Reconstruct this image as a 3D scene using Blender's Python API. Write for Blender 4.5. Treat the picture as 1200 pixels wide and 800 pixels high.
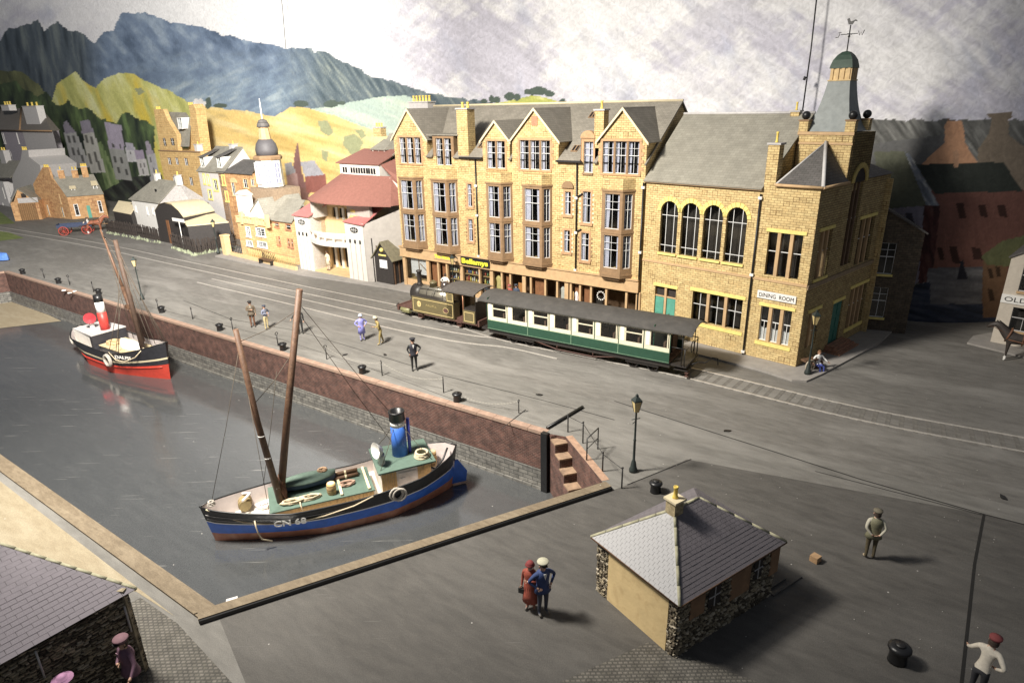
import bpy, bmesh, math, random
import numpy as np
from mathutils import Vector, Matrix
from mathutils.geometry import tessellate_polygon
random.seed(7)
for o in list(bpy.data.objects): bpy.data.objects.remove(o)
SC = bpy.context.scene
COL = SC.collection

# ------------------------------------------------------------------ camera
CF, CH = 750.0, 13.0                                  # focal length in photo pixels, eye height in metres
dn = np.array([42, -2040, -CF]); dn = dn/np.linalg.norm(dn)
CZ = -dn; fw = np.array([0, 0, -1.0]); CY = fw-fw.dot(CZ)*CZ; CY /= np.linalg.norm(CY); CX = np.cross(CY, CZ)
CR = np.array([CX, CY, CZ])
cam_d = bpy.data.cameras.new('camera'); cam = bpy.data.objects.new('camera', cam_d); COL.objects.link(cam)
cam_d.sensor_width = 36; cam_d.lens = CF/1200*36; cam_d.clip_start = .1; cam_d.clip_end = 1500
cam.matrix_world = Matrix([[*CR[0], 0], [*CR[1], 0], [*CR[2], CH], [0, 0, 0, 1]])
SC.camera = cam

# ------------------------------------------------------------------ light (a room with spot lamps, no daylight)
w = bpy.data.worlds.new('World'); SC.world = w; w.use_nodes = True
w.node_tree.nodes['Background'].inputs[0].default_value = (.78, .86, 1, 1)
w.node_tree.nodes['Background'].inputs[1].default_value = .13
def lamp(name, loc, target, power, color, size, spot=None, blend=.6):
    d = bpy.data.lights.new(name, 'SPOT' if spot else 'POINT'); d.energy = power; d.color = color; d.shadow_soft_size = size
    if spot: d.spot_size = math.radians(spot); d.spot_blend = blend
    o = bpy.data.objects.new(name, d); COL.objects.link(o); o.location = loc
    o.rotation_euler = (Vector(target)-Vector(loc)).to_track_quat('-Z', 'Y').to_euler()
    return o
lamp('spot_main', (-16, 18, 26.5), (-8, 35, 3), 124000, (1, .94, .84), 2.4, 126, 1)
lamp('spot_left', (-10, 10, 30), (-56, 88, 12), 430000, (1, .955, .89), 2.5, 76, 1)
lamp('room_fill', (-14, 18, 34), (0, 30, 0), 13000, (1, .97, .92), 4)

SC.view_settings.view_transform = 'Standard'; SC.view_settings.look = 'None'
SC.view_settings.exposure = 0.0; SC.view_settings.gamma = 1.0

# ------------------------------------------------------------------ pixel helpers
def ray(u, v):
    d = CR@np.array([u-600, -(v-400), -CF]); return d/np.linalg.norm(d)
def G(u, v, z=0.0):
    d = ray(u, v); t = (z-CH)/d[2]; p = np.array([0, 0, CH])+t*d; return (float(p[0]), float(p[1]), z)
class Fr:
    """a local frame: x along a front, y into it, z up"""
    def __init__(s, o, deg): 
        r = math.radians(deg); s.deg = deg; s.o = np.array(o, float); s.x = np.array([math.cos(r), math.sin(r), 0]); s.y = np.array([-math.sin(r), math.cos(r), 0])
    def w(s, p): return s.o+s.x*p[0]+s.y*p[1]+np.array([0, 0, p[2]])
    def px(s, u, v, off=0):
        d = ray(u, v); o = np.array([0, 0, CH])-s.o-s.y*off; t = -s.y.dot(o)/s.y.dot(d); p = o+t*d
        return float(p.dot(s.x)), float(p[2])
    def box(s, a, b, off=0):
        p, q = s.px(a[0], a[1], off), s.px(b[0], b[1], off); return p[0], q[0], q[1], p[1]
    def sub(s, x, y, deg, z=0): return Fr(s.w((x, y, z)), s.deg+deg)
ID = Fr((0, 0, 0), 0)

# ------------------------------------------------------------------ mesh builder
class MB:
    def __init__(s, fr=ID): s.fr = fr; s.v = []; s.f = []; s.m = []; s.uv = []; s.sm = []
    def face(s, pts, m=0, smooth=False):
        P = [np.array(p, float) for p in pts]; n = np.zeros(3)
        for i in range(len(P)): n += np.cross(P[i], P[(i+1) % len(P)])
        l = np.linalg.norm(n); n = n/l if l > 1e-12 else np.array([0, 0, 1.0])
        t = np.cross([0, 0, 1.0], n)
        if np.linalg.norm(t) < .05: t = np.array([1.0, 0, 0])
        t /= np.linalg.norm(t)
        if abs(t[0]) > .3 and t[0] < 0: t = -t
        b = np.cross(n, t); b = b if b[2] >= 0 else -b
        if abs(n[2]) > .99: b = np.array([0, 1.0, 0])
        i0 = len(s.v)
        for p in P: s.v.append(s.fr.w(p)); s.uv.append((p.dot(t), p.dot(b)))
        s.f.append(tuple(range(i0, i0+len(P)))); s.m.append(m); s.sm.append(smooth)
    def box(s, x0, x1, y0, y1, z0, z1, m=0, skip=''):
        a = [(x0, y0, z0), (x1, y0, z0), (x1, y1, z0), (x0, y1, z0), (x0, y0, z1), (x1, y0, z1), (x1, y1, z1), (x0, y1, z1)]
        F = dict(b=(0, 3, 2, 1), t=(4, 5, 6, 7), f=(0, 1, 5, 4), r=(1, 2, 6, 5), k=(2, 3, 7, 6), l=(3, 0, 4, 7))
        for k, f in F.items():
            if k not in skip: s.face([a[i] for i in f], m)
    def prism(s, poly, axis, a, b, m=0, caps=True):
        """poly in the two other axes, extruded from a to b along axis"""
        def P(q, c): return (c, q[0], q[1]) if axis == 'x' else (q[0], c, q[1]) if axis == 'y' else (q[0], q[1], c)
        n = len(poly)
        if caps: s.face([P(q, a) for q in poly], m); s.face([P(q, b) for q in reversed(poly)], m)
        for i in range(n): s.face([P(poly[i], a), P(poly[(i+1) % n], a), P(poly[(i+1) % n], b), P(poly[i], b)], m)
    def slab(s, quad, th, m=0, me=None):
        """a thick sheet: quad gives the top face"""
        Q = [np.array(q, float) for q in quad]; n = np.cross(Q[1]-Q[0], Q[-1]-Q[0]); n /= np.linalg.norm(n)
        if n[2] < 0: n = -n
        B = [q-n*th for q in Q]; s.face(Q, m); s.face(B[::-1], m if me is None else me)
        for i in range(len(Q)): j = (i+1) % len(Q); s.face([Q[i], Q[j], B[j], B[i]], m if me is None else me)
    def grid(s, rows, closed=False, m=0, smooth=True, cap0=False, cap1=False):
        i0 = len(s.v); n = len(rows[0])
        for j, r in enumerate(rows):
            for i, p in enumerate(r): s.v.append(s.fr.w(p)); s.uv.append((i*.1, j*.1))
        for j in range(len(rows)-1):
            mm = m[j] if isinstance(m, (list, tuple)) else m
            for i in range(n if closed else n-1):
                k = (i+1) % n; s.f.append((i0+j*n+i, i0+j*n+k, i0+(j+1)*n+k, i0+(j+1)*n+i)); s.m.append(mm); s.sm.append(smooth)
        e = m[-1] if isinstance(m, (list, tuple)) else m
        if cap0: s.f.append(tuple(i0+i for i in reversed(range(n)))); s.m.append(m[0] if isinstance(m, (list, tuple)) else m); s.sm.append(False)
        if cap1: s.f.append(tuple(i0+(len(rows)-1)*n+i for i in range(n))); s.m.append(e); s.sm.append(False)
    def lathe(s, prof, c=(0, 0, 0), n=14, m=0, smooth=True, rot=0, sx=1, sy=1):
        rows = [[(c[0]+sx*r*math.cos(rot+2*math.pi*i/n), c[1]+sy*r*math.sin(rot+2*math.pi*i/n), c[2]+z) for i in range(n)] for r, z in prof]
        s.grid(rows, True, m, smooth, prof[0][0] > 1e-4, prof[-1][0] > 1e-4)
    def cyl(s, c, r, z0, z1, n=12, m=0, r1=None): s.lathe([(r, z0), (r if r1 is None else r1, z1)], c, n, m)
    def tube(s, pts, r, n=6, m=0, r1=None, closed=False):
        P = [Vector(p) for p in pts]; rows = []; N = len(P)
        if N < 2: return
        up = None
        for i in range(N):
            if closed: t = P[(i+1) % N]-P[i-1]
            else: t = P[min(i+1, N-1)]-P[max(i-1, 0)]
            t.normalize()
            if up is None: up = t.orthogonal().normalized()
            u = (up-t*up.dot(t)); u = u.normalized() if u.length > 1e-5 else t.orthogonal().normalized(); up = u; v = t.cross(u)
            rr = r if r1 is None else r+(r1-r)*i/(N-1)
            rows.append([tuple(P[i]+u*rr*math.cos(2*math.pi*k/n)+v*rr*math.sin(2*math.pi*k/n)) for k in range(n)])
        if closed: rows.append(rows[0])
        s.grid(rows, True, m, True, not closed, not closed)
    def ball(s, c, r, n=10, m=0, sz=1): s.lathe([(max(r*math.sin(math.pi*k/n), 0.0002), -r*sz*math.cos(math.pi*k/n)) for k in range(n+1)], c, n+2, m)
    def build(s, name, mats, parent=None, kind=None, label=None, loc=None):
        me = bpy.data.meshes.new(name); off = np.array(parent['_o']) if parent is not None and '_o' in parent else np.zeros(3)
        if loc is not None: off = np.array(loc, float)
        V = (np.array(s.v)-off) if s.v else np.zeros((0, 3))
        me.from_pydata(V.tolist(), [], s.f)
        if not isinstance(mats, (list, tuple)): mats = [mats]
        for k in mats: me.materials.append(k)
        me.polygons.foreach_set('material_index', s.m); me.polygons.foreach_set('use_smooth', s.sm)
        uvl = me.uv_layers.new(name='UVMap'); vi = np.empty(len(me.loops), int); me.loops.foreach_get('vertex_index', vi)
        uvl.data.foreach_set('uv', np.array(s.uv, dtype=np.float32)[vi].ravel())
        o = bpy.data.objects.new(name, me); COL.objects.link(o)
        if parent is not None: o.parent = parent; o['_o'] = list(map(float, off))
        if loc is not None: o.location = loc if parent is None else tuple(np.array(loc)-np.array(parent['_o']))
        if kind: o['kind'] = kind
        if label: o['label'] = label
        return o
def thing(name, label, cat, loc, group=None):
    o = bpy.data.objects.new(name, None); COL.objects.link(o); o.empty_display_size = .3
    o.location = [float(c) for c in loc]; o['_o'] = [float(c) for c in loc]; o['label'] = label; o['category'] = cat
    if group: o['group'] = group
    return o
def tag(o, label, cat, group=None):
    o['label'] = label; o['category'] = cat
    if group: o['group'] = group
    return o
def copy_tree(o, parent=None):
    c = o.copy(); COL.objects.link(c)
    if parent is not None: c.parent = parent
    for ch in list(o.children): copy_tree(ch, c)
    return c
def place(proto, used, loc, rz=0, label=None, sc=None):
    o = proto if not used else copy_tree(proto)
    used.append(1); o.location = loc; o.rotation_euler = (0, 0, rz)
    if label: o['label'] = label
    if sc: o.scale = (sc, sc, sc)
    return o
def txt(s, fr, x, z, y, h, m, parent, width=None, name='lettering', ext=.006, bold=.0):
    c = bpy.data.curves.new('t', 'FONT'); c.body = s; c.size = h*1.38; c.extrude = ext; c.align_x = 'LEFT'; c.offset = bold; c.resolution_u = 3
    t = bpy.data.objects.new('t', c); COL.objects.link(t); bpy.context.view_layer.update()
    me = bpy.data.meshes.new_from_object(t.evaluated_get(bpy.context.evaluated_depsgraph_get())); bpy.data.objects.remove(t)
    V = np.empty(len(me.vertices)*3); me.vertices.foreach_get('co', V); V = V.reshape(-1, 3)
    k = (width/(V[:, 0].max()-V[:, 0].min())) if width else 1
    off = np.array(parent['_o'])
    W = np.array([fr.w((x+(p[0]-V[:, 0].min())*k, y-p[2], z+p[1])) for p in V])-off
    me.vertices.foreach_set('co', W.ravel()); me.materials.clear(); me.materials.append(m)
    o = bpy.data.objects.new(name, me); COL.objects.link(o); o.parent = parent; o['_o'] = list(map(float, off)); return o

# ------------------------------------------------------------------ materials
def nodes(m): m.use_nodes = True; return m.node_tree.nodes, m.node_tree.links
def c4(c): return (c[0], c[1], c[2], 1)
MC = {}
def mat(name, col, rough=.75, var=.25, scale=6, bump=.3, bscale=None, metal=0, coord='Object', spec=None, fine=True, dirt=None):
    """painted card, plaster, wood or metal: two scales of noise in colour, fine bump"""
    if name in MC: return MC[name]
    m = bpy.data.materials.new(name); N, L = nodes(m); b = N['Principled BSDF']
    b.inputs['Roughness'].default_value = rough; b.inputs['Metallic'].default_value = metal
    if spec is not None: b.inputs['Specular IOR Level'].default_value = spec
    tc = N.new('ShaderNodeTexCoord'); n1 = N.new('ShaderNodeTexNoise'); n1.inputs['Scale'].default_value = scale; n1.inputs['Detail'].default_value = 6; n1.inputs['Roughness'].default_value = .65
    L.new(tc.outputs[coord], n1.inputs['Vector'])
    r = N.new('ShaderNodeValToRGB'); r.color_ramp.elements[0].position = .3; r.color_ramp.elements[1].position = .7
    lo = [max(0, x*(1-var)) for x in col]; hi = [min(1, x*(1+var)) for x in col]
    r.color_ramp.elements[0].color = c4(lo); r.color_ramp.elements[1].color = c4(hi)
    L.new(n1.outputs['Fac'], r.inputs['Fac']); out = r.outputs['Color']
    if dirt:
        n3 = N.new('ShaderNodeTexNoise'); n3.inputs['Scale'].default_value = dirt[2]; n3.inputs['Detail'].default_value = 8; n3.inputs['Distortion'].default_value = .6; L.new(tc.outputs[coord], n3.inputs['Vector'])
        rr = N.new('ShaderNodeValToRGB'); rr.color_ramp.elements[0].position = .5; rr.color_ramp.elements[1].position = .72; L.new(n3.outputs['Fac'], rr.inputs['Fac'])
        mu = N.new('ShaderNodeMath'); mu.operation = 'MULTIPLY'; mu.inputs[1].default_value = dirt[1]; L.new(rr.outputs['Color'], mu.inputs[0])
        mx = N.new('ShaderNodeMix'); mx.data_type = 'RGBA'; L.new(mu.outputs[0], mx.inputs['Factor']); L.new(out, mx.inputs[6]); mx.inputs[7].default_value = c4(dirt[0]); out = mx.outputs[2]
    L.new(out, b.inputs['Base Color'])
    n2 = N.new('ShaderNodeTexNoise'); n2.inputs['Scale'].default_value = bscale or scale*5; n2.inputs['Detail'].default_value = 4; L.new(tc.outputs[coord], n2.inputs['Vector'])
    bp = N.new('ShaderNodeBump'); bp.inputs['Strength'].default_value = bump; bp.inputs['Distance'].default_value = .02; L.new(n2.outputs['Fac'], bp.inputs['Height']); L.new(bp.outputs['Normal'], b.inputs['Normal'])
    MC[name] = m; return m
def bricks(name, c1, c2, mortar, bw=.5, bh=.18, ms=.012, bump=.6, rough=.85, squash=1, accent=None, accent_f=.18, var=.35, noise=3, off=.5):
    """coursed blocks in metres, with a few single blocks outlined darker when accent is given"""
    if name in MC: return MC[name]
    m = bpy.data.materials.new(name); N, L = nodes(m); b = N['Principled BSDF']; b.inputs['Roughness'].default_value = rough
    tc = N.new('ShaderNodeTexCoord'); nz = N.new('ShaderNodeTexNoise'); nz.inputs['Scale'].default_value = 1.3; L.new(tc.outputs['UV'], nz.inputs['Vector'])
    ad = N.new('ShaderNodeVectorMath'); ad.operation = 'SCALE'; ad.inputs['Scale'].default_value = .03; L.new(nz.outputs['Color'], ad.inputs[0])
    a2 = N.new('ShaderNodeVectorMath'); L.new(tc.outputs['UV'], a2.inputs[0]); L.new(ad.outputs[0], a2.inputs[1])
    t = N.new('ShaderNodeTexBrick'); t.inputs['Scale'].default_value = 1; t.inputs['Brick Width'].default_value = bw; t.inputs['Row Height'].default_value = bh; t.inputs['Mortar Size'].default_value = ms; t.inputs['Mortar Smooth'].default_value = .3; t.inputs['Bias'].default_value = 0; t.squash = squash; t.offset = off
    t.inputs['Color1'].default_value = c4(c1); t.inputs['Color2'].default_value = c4(c2); t.inputs['Mortar'].default_value = c4(mortar)
    L.new(a2.outputs[0], t.inputs['Vector']); out = t.outputs['Color']
    n1 = N.new('ShaderNodeTexNoise'); n1.inputs['Scale'].default_value = noise; n1.inputs['Detail'].default_value = 7; L.new(tc.outputs['UV'], n1.inputs['Vector'])
    if accent:
        t2 = N.new('ShaderNodeTexBrick'); t2.inputs['Scale'].default_value = 1; t2.inputs['Brick Width'].default_value = bw*1.0; t2.inputs['Row Height'].default_value = bh*2; t2.inputs['Mortar Size'].default_value = ms*2.2; t2.inputs['Color1'].default_value = (0, 0, 0, 1); t2.inputs['Color2'].default_value = (1, 1, 1, 1); t2.inputs['Mortar'].default_value = (0, 0, 0, 1)
        L.new(a2.outputs[0], t2.inputs['Vector'])
        wn = N.new('ShaderNodeTexBrick'); wn.inputs['Scale'].default_value = 1; wn.inputs['Brick Width'].default_value = bw*1.0; wn.inputs['Row Height'].default_value = bh*2; wn.inputs['Mortar Size'].default_value = 0; wn.inputs['Color1'].default_value = (0, 0, 0, 1); wn.inputs['Color2'].default_value = (1, 1, 1, 1)
        L.new(a2.outputs[0], wn.inputs['Vector'])
        gt = N.new('ShaderNodeMath'); gt.operation = 'GREATER_THAN'; gt.inputs[1].default_value = 1-accent_f; L.new(wn.outputs['Color'], gt.inputs[0])
        mm = N.new('ShaderNodeMath'); mm.operation = 'MULTIPLY'; L.new(gt.outputs[0], mm.inputs[0]); L.new(t2.outputs['Fac'], mm.inputs[1])
        mx = N.new('ShaderNodeMix'); mx.data_type = 'RGBA'; L.new(mm.outputs[0], mx.inputs['Factor']); L.new(out, mx.inputs[6]); mx.inputs[7].default_value = c4(accent); out = mx.outputs[2]
    hs = N.new('ShaderNodeHueSaturation'); mr = N.new('ShaderNodeMapRange'); mr.inputs['From Min'].default_value = .3; mr.inputs['From Max'].default_value = .7; mr.inputs['To Min'].default_value = 1-var; mr.inputs['To Max'].default_value = 1+var
    L.new(n1.outputs['Fac'], mr.inputs['Value']); L.new(mr.outputs[0], hs.inputs['Value']); L.new(out, hs.inputs['Color']); L.new(hs.outputs['Color'], b.inputs['Base Color'])
    n2 = N.new('ShaderNodeTexNoise'); n2.inputs['Scale'].default_value = 25; L.new(tc.outputs['UV'], n2.inputs['Vector'])
    sb = N.new('ShaderNodeMath'); sb.operation = 'MULTIPLY_ADD'; sb.inputs[1].default_value = -1.2; L.new(t.outputs['Fac'], sb.inputs[0]); L.new(n2.outputs['Fac'], sb.inputs[2])
    bp = N.new('ShaderNodeBump'); bp.inputs['Strength'].default_value = bump; bp.inputs['Distance'].default_value = .02; L.new(sb.outputs[0], bp.inputs['Height']); L.new(bp.outputs['Normal'], b.inputs['Normal'])
    MC[name] = m; return m
def glassm():
    if 'glass' in MC: return MC['glass']
    m = bpy.data.materials.new('window_glass'); N, L = nodes(m); N.remove(N['Principled BSDF'])
    t = N.new('ShaderNodeBsdfTransparent'); t.inputs[0].default_value = (.75, .78, .78, 1); g = N.new('ShaderNodeBsdfGlossy'); g.inputs['Roughness'].default_value = .08
    mx = N.new('ShaderNodeMixShader'); mx.inputs[0].default_value = .07; L.new(t.outputs[0], mx.inputs[1]); L.new(g.outputs[0], mx.inputs[2]); L.new(mx.outputs[0], N['Material Output'].inputs[0]); MC['glass'] = m; return m
GL = glassm()
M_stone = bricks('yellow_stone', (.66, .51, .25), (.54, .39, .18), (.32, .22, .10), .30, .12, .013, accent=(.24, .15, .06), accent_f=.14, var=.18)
M_stone2 = bricks('shaded_yellow_stone', (.50, .38, .18), (.38, .28, .13), (.16, .11, .05), .34, .12, .016, accent=(.20, .13, .05), accent_f=.16, var=.16)  # yellow stone darkened: the shade of the hall's side street front is in the colour
M_stone3 = bricks('plinth_stone', (.52, .44, .34), (.44, .37, .29), (.25, .20, .15), .30, .12, .012, var=.15)
M_orange = bricks('orange_stone', (.60, .36, .17), (.44, .24, .11), (.55, .36, .2), .42, .25, .015, accent=(.30, .13, .07), accent_f=.3, var=.15)
M_tower = bricks('tower_stone', (.66, .46, .2), (.58, .38, .16), (.5, .34, .16), .5, .25, .02, accent=(.42, .25, .1), accent_f=.25, var=.12)
M_red = bricks('red_sandstone', (.42, .22, .14), (.30, .15, .10), (.2, .12, .08), .4, .2, .02, var=.2)
M_quay = bricks('quay_brick', (.125, .053, .04), (.07, .033, .028), (.15, .10, .08), .20, .08, .013, bump=1, var=.45, noise=2.2)
M_quaylow = bricks('quay_block', (.20, .19, .17), (.13, .125, .115), (.07, .07, .065), .5, .19, .018, bump=1, var=.35)
M_slate = bricks('grey_slate', (.27, .245, .205), (.225, .205, .17), (.15, .135, .11), .26, .16, .008, bump=.5, var=.12, noise=1.2)
M_slate2 = bricks('green_grey_slate', (.29, .275, .23), (.25, .235, .195), (.19, .175, .145), .3, .18, .008, bump=.4, var=.12, noise=1.2)
M_slated = bricks('dark_slate', (.13, .12, .115), (.10, .095, .09), (.06, .055, .05), .3, .16, .01, bump=.5, var=.15, noise=1.2)
M_trim = mat('stone_trim_brown', (.27, .17, .092), .8, .18, 4, .3)
M_tan = mat('sandy_card', (.66, .47, .25), .85, .12, 3, .2)
M_tan2 = mat('cornice_card', (.52, .35, .19), .8, .14, 3, .25)
M_yel = mat('pale_yellow_paint', (.80, .66, .22), .75, .12, 5, .2)
M_white = mat('white_paint', (.80, .78, .74), .6, .06, 5, .15)
M_whitew = mat('white_glazing', (.85, .85, .84), .5, .04, 5, .1)
M_lilac = mat('lilac_curtain', (.62, .60, .72), .8, .2, 12, .3)
M_curt = mat('white_curtain', (.78, .76, .76), .8, .14, 14, .3)
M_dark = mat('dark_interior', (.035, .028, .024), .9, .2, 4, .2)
M_inbr = mat('brown_interior', (.16, .09, .05), .85, .3, 4, .2)
M_black = mat('black_iron', (.018, .017, .017), .45, .2, 12, .2)
M_blackp = mat('black_paint', (.012, .012, .013), .38, .15, 6, .15)
M_green = mat('jade_paint', (.10, .33, .25), .55, .15, 4, .2)
M_pot = mat('yellow_chimney_pot', (.78, .58, .13), .7, .12, 8, .2)
M_terra = mat('terracotta', (.42, .20, .12), .8, .2, 8, .3)
M_roofred = mat('maroon_roof', (.26, .115, .09), .8, .14, 5, .3, bscale=40)
M_roofpink = mat('pink_red_roof', (.46, .16, .15), .8, .12, 5, .3, bscale=40)
M_wood = mat('plank_wood', (.50, .34, .15), .75, .2, 8, .4)
M_woodd = mat('dark_wood', (.12, .065, .035), .75, .3, 7, .5)
M_cream = mat('cream_card', (.72, .62, .42), .85, .1, 3, .2)
M_grey = mat('grey_render', (.46, .44, .43), .9, .12, 5, .3)
M_greyl = mat('pale_grey_render', (.56, .54, .53), .9, .1, 5, .3)
M_pave = mat('pavement_card', (.30, .28, .26), .9, .14, 2, .3)
M_rope = mat('rope', (.62, .52, .36), .9, .2, 30, .5)
M_rail = mat('rail_metal', (.62, .58, .53), .55, .2, 10, .2, metal=.6)

def proj0(P):
    c = (np.asarray(P, float)-np.array([0, 0, CH]))@CR; k = -c[..., 2]; return 600+CF*c[..., 0]/k, 400-CF*c[..., 1]/k
# ------------------------------------------------------------------ ground, quay, basin
def groundmat(name, base, pale, dark, s1=.35, s2=2.2, amount=.5, rough=.8, bump=.5, spec=.35, scratch=0):
    m = bpy.data.materials.new(name); N, L = nodes(m); b = N['Principled BSDF']; b.inputs['Specular IOR Level'].default_value = spec
    tc = N.new('ShaderNodeTexCoord'); mp = N.new('ShaderNodeMapping'); mp.inputs['Rotation'].default_value = (0, 0, math.radians(35)); L.new(tc.outputs['Object'], mp.inputs[0])
    st = N.new('ShaderNodeVectorMath'); st.operation = 'MULTIPLY'; st.inputs[1].default_value = (.45, 1.6, 1); L.new(mp.outputs[0], st.inputs[0])
    def noise(vec, sc, det=6, dist=0, ro=.6):
        n = N.new('ShaderNodeTexNoise'); n.inputs['Scale'].default_value = sc; n.inputs['Detail'].default_value = det; n.inputs['Distortion'].default_value = dist; n.inputs['Roughness'].default_value = ro; L.new(vec, n.inputs['Vector']); return n
    def ramp(src, a, bb, ca=(0, 0, 0), cb=(1, 1, 1)):
        r = N.new('ShaderNodeValToRGB'); r.color_ramp.elements[0].position = a; r.color_ramp.elements[1].position = bb; r.color_ramp.elements[0].color = c4(ca); r.color_ramp.elements[1].color = c4(cb); L.new(src, r.inputs[0]); return r
    def mix(f, a, bb, typ='MIX'):
        x = N.new('ShaderNodeMix'); x.data_type = 'RGBA'; x.blend_type = typ
        if isinstance(f, float): x.inputs['Factor'].default_value = f
        else: L.new(f, x.inputs['Factor'])
        for i, q in ((6, a), (7, bb)):
            if isinstance(q, tuple): x.inputs[i].default_value = c4(q)
            else: L.new(q, x.inputs[i])
        return x.outputs[2]
    n1 = noise(st.outputs[0], s1, 8, .5); r1 = ramp(n1.outputs['Fac'], .48, .68)
    f1 = N.new('ShaderNodeMath'); f1.operation = 'MULTIPLY'; f1.inputs[1].default_value = amount; L.new(r1.outputs[0], f1.inputs[0])
    n2 = noise(st.outputs[0], s2, 8, .3); r2 = ramp(n2.outputs['Fac'], .35, .75, dark, base)
    col = mix(f1.outputs[0], r2.outputs[0], pale)
    n3 = noise(tc.outputs['Object'], 38, 3, 0, .7); r3 = ramp(n3.outputs['Fac'], .35, .7, (.78, .78, .78), (1.2, 1.2, 1.2)); col = mix(1.0, col, r3.outputs[0], 'MULTIPLY')
    v = N.new('ShaderNodeTexVoronoi'); v.inputs['Scale'].default_value = 1.1; L.new(tc.outputs['Object'], v.inputs['Vector']); rv = ramp(v.outputs['Distance'], .018, .03, (1, 1, 1), (0, 0, 0)); col = mix(rv.outputs[0], col, (.5, .48, .45))
    if scratch:
        for ang, sd in ((20, 3.1), (-55, 7.7), (75, 11.3)):
            m2 = N.new('ShaderNodeMapping'); m2.inputs['Rotation'].default_value = (0, 0, math.radians(ang)); m2.inputs['Location'].default_value = (sd, sd, 0); m2.inputs['Scale'].default_value = (.35, 9, 1); L.new(tc.outputs['Object'], m2.inputs[0])
            ns = noise(m2.outputs[0], 1.0, 2, .15); q1 = ramp(ns.outputs['Fac'], .70, .715); ns2 = noise(tc.outputs['Object'], .5, 2); q2 = ramp(ns2.outputs['Fac'], .48, .6); mu = N.new('ShaderNodeMath'); mu.operation = 'MULTIPLY'; L.new(q1.outputs[0], mu.inputs[0]); L.new(q2.outputs[0], mu.inputs[1]); mu2 = N.new('ShaderNodeMath'); mu2.operation = 'MULTIPLY'; mu2.inputs[1].default_value = scratch; L.new(mu.outputs[0], mu2.inputs[0]); col = mix(mu2.outputs[0], col, (.34, .33, .31))
    L.new(col, b.inputs['Base Color'])
    rr = ramp(n2.outputs['Fac'], .3, .8, (rough-.12,)*3, (rough+.1,)*3); L.new(rr.outputs[0], b.inputs['Roughness'])
    bp = N.new('ShaderNodeBump'); bp.inputs['Strength'].default_value = bump; bp.inputs['Distance'].default_value = .03; ad = N.new('ShaderNodeMath'); L.new(n3.outputs['Fac'], ad.inputs[0]); L.new(n2.outputs['Fac'], ad.inputs[1]); L.new(ad.outputs[0], bp.inputs['Height']); L.new(bp.outputs[0], b.inputs['Normal'])
    return m
M_ground = groundmat('quay_surface', (.215, .205, .187), (.34, .325, .30), (.145, .138, .126), amount=.35)
M_road = groundmat('road_surface', (.215, .203, .186), (.35, .335, .31), (.14, .132, .12), .28, 2.6, .45)
M_near = groundmat('near_quay_surface', (.12, .112, .102), (.185, .175, .162), (.078, .073, .067), .3, 2.5, .3, scratch=.12)
M_sand = groundmat('sand', (.34, .29, .20), (.44, .39, .29), (.27, .22, .145), .6, 3, .4)
M_basin = groundmat('harbour_water', (.078, .081, .083), (.10, .103, .105), (.068, .071, .073), .3, 1.4, .3, rough=.17, bump=.02, spec=.9, scratch=.35)
M_basin.node_tree.nodes['Principled BSDF'].inputs['IOR'].default_value = 1.75
M_kerbt = groundmat('kerb_top', (.24, .19, .13), (.33, .27, .19), (.15, .115, .075), 1.2, 7, .4)
bl = M_basin.node_tree
ZW = -2.8
QD = np.array([math.cos(math.radians(-35.0)), math.sin(math.radians(-35.0))])
q3 = np.array([1.36, 24.08]); qL = np.array(G(5, 318)[:2])
S1 = np.array([2.16, 23.72]); S2 = np.array([3.2, 20.3])
KA = np.array([-8.35, 14.25]); KB = np.array([3.25, 20.02])
LL = KA+(-QD)*48
far_l = qL+np.array([-13., -9.])
basin = [q3, S1, S2, KB, KA, LL, far_l+np.array([-12, -14]), far_l, qL]
def sheet(name, polys, m, z, kind='structure', **k):
    mb = MB()
    for loops in polys:
        L3 = [[Vector((p[0], p[1], 0)) for p in lp] for lp in loops]; flat = [p for lp in L3 for p in lp]
        for t in tessellate_polygon(L3):
            P = [(flat[i][0], flat[i][1], z) for i in t]
            mb.face(P)
    o = mb.build(name, m, None, kind); return o
ground = sheet('ground', [[[(-170, -25), (90, -25), (90, 190), (-170, 190)], [tuple(p) for p in basin]]], M_ground, 0)
sheet('water', [[[(-90, 10), (12, 10), (12, 80), (-90, 80)]]], M_basin, ZW)
def off(p, d, k): return (p[0]+d[0]*k, p[1]+d[1]*k)
QN = np.array([-QD[1], QD[0]])                        # inland
AB = (KB-KA)/np.linalg.norm(KB-KA); ABn = np.array([AB[1], -AB[0]])   # towards the camera side
road = sheet('road', [[[tuple(q3+QN*4.1+QD*42), tuple(q3+QN*4.1-QD*62), tuple(q3+QN*60-QD*100), tuple(q3+QN*60+QD*42)]]], M_road, .004)
near = sheet('near_quay', [[[tuple(KA+ABn*.4+(-QD)*.0), tuple(KB+ABn*.4), tuple(G(735, 568)[:2]), tuple(G(805, 538)[:2]), tuple(G(1150, 602)[:2]), tuple(G(1215, 617)[:2]), (26, 10), (26, -5), (-3, -5), tuple(G(300, 830)[:2])]]], M_near, .004)
M_cob = bricks('cobbles', (.17, .155, .135), (.13, .12, .10), (.085, .08, .07), .13, .10, .02, bump=1, var=.3)
sheet('cobbles', [[[tuple(G(165, 700)[:2]), tuple(G(208, 730)[:2]), tuple(G(300, 830)[:2]), (-7, 5), (-12, 8), (-12.5, 13)]]], M_cob, .004)
sheet('cobbled_path', [[[tuple(G(760, 752)[:2]), tuple(G(905, 805)[:2]), tuple(G(960, 840)[:2]), tuple(G(560, 870)[:2]), tuple(G(655, 800)[:2])]]], M_cob, .008)
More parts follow.
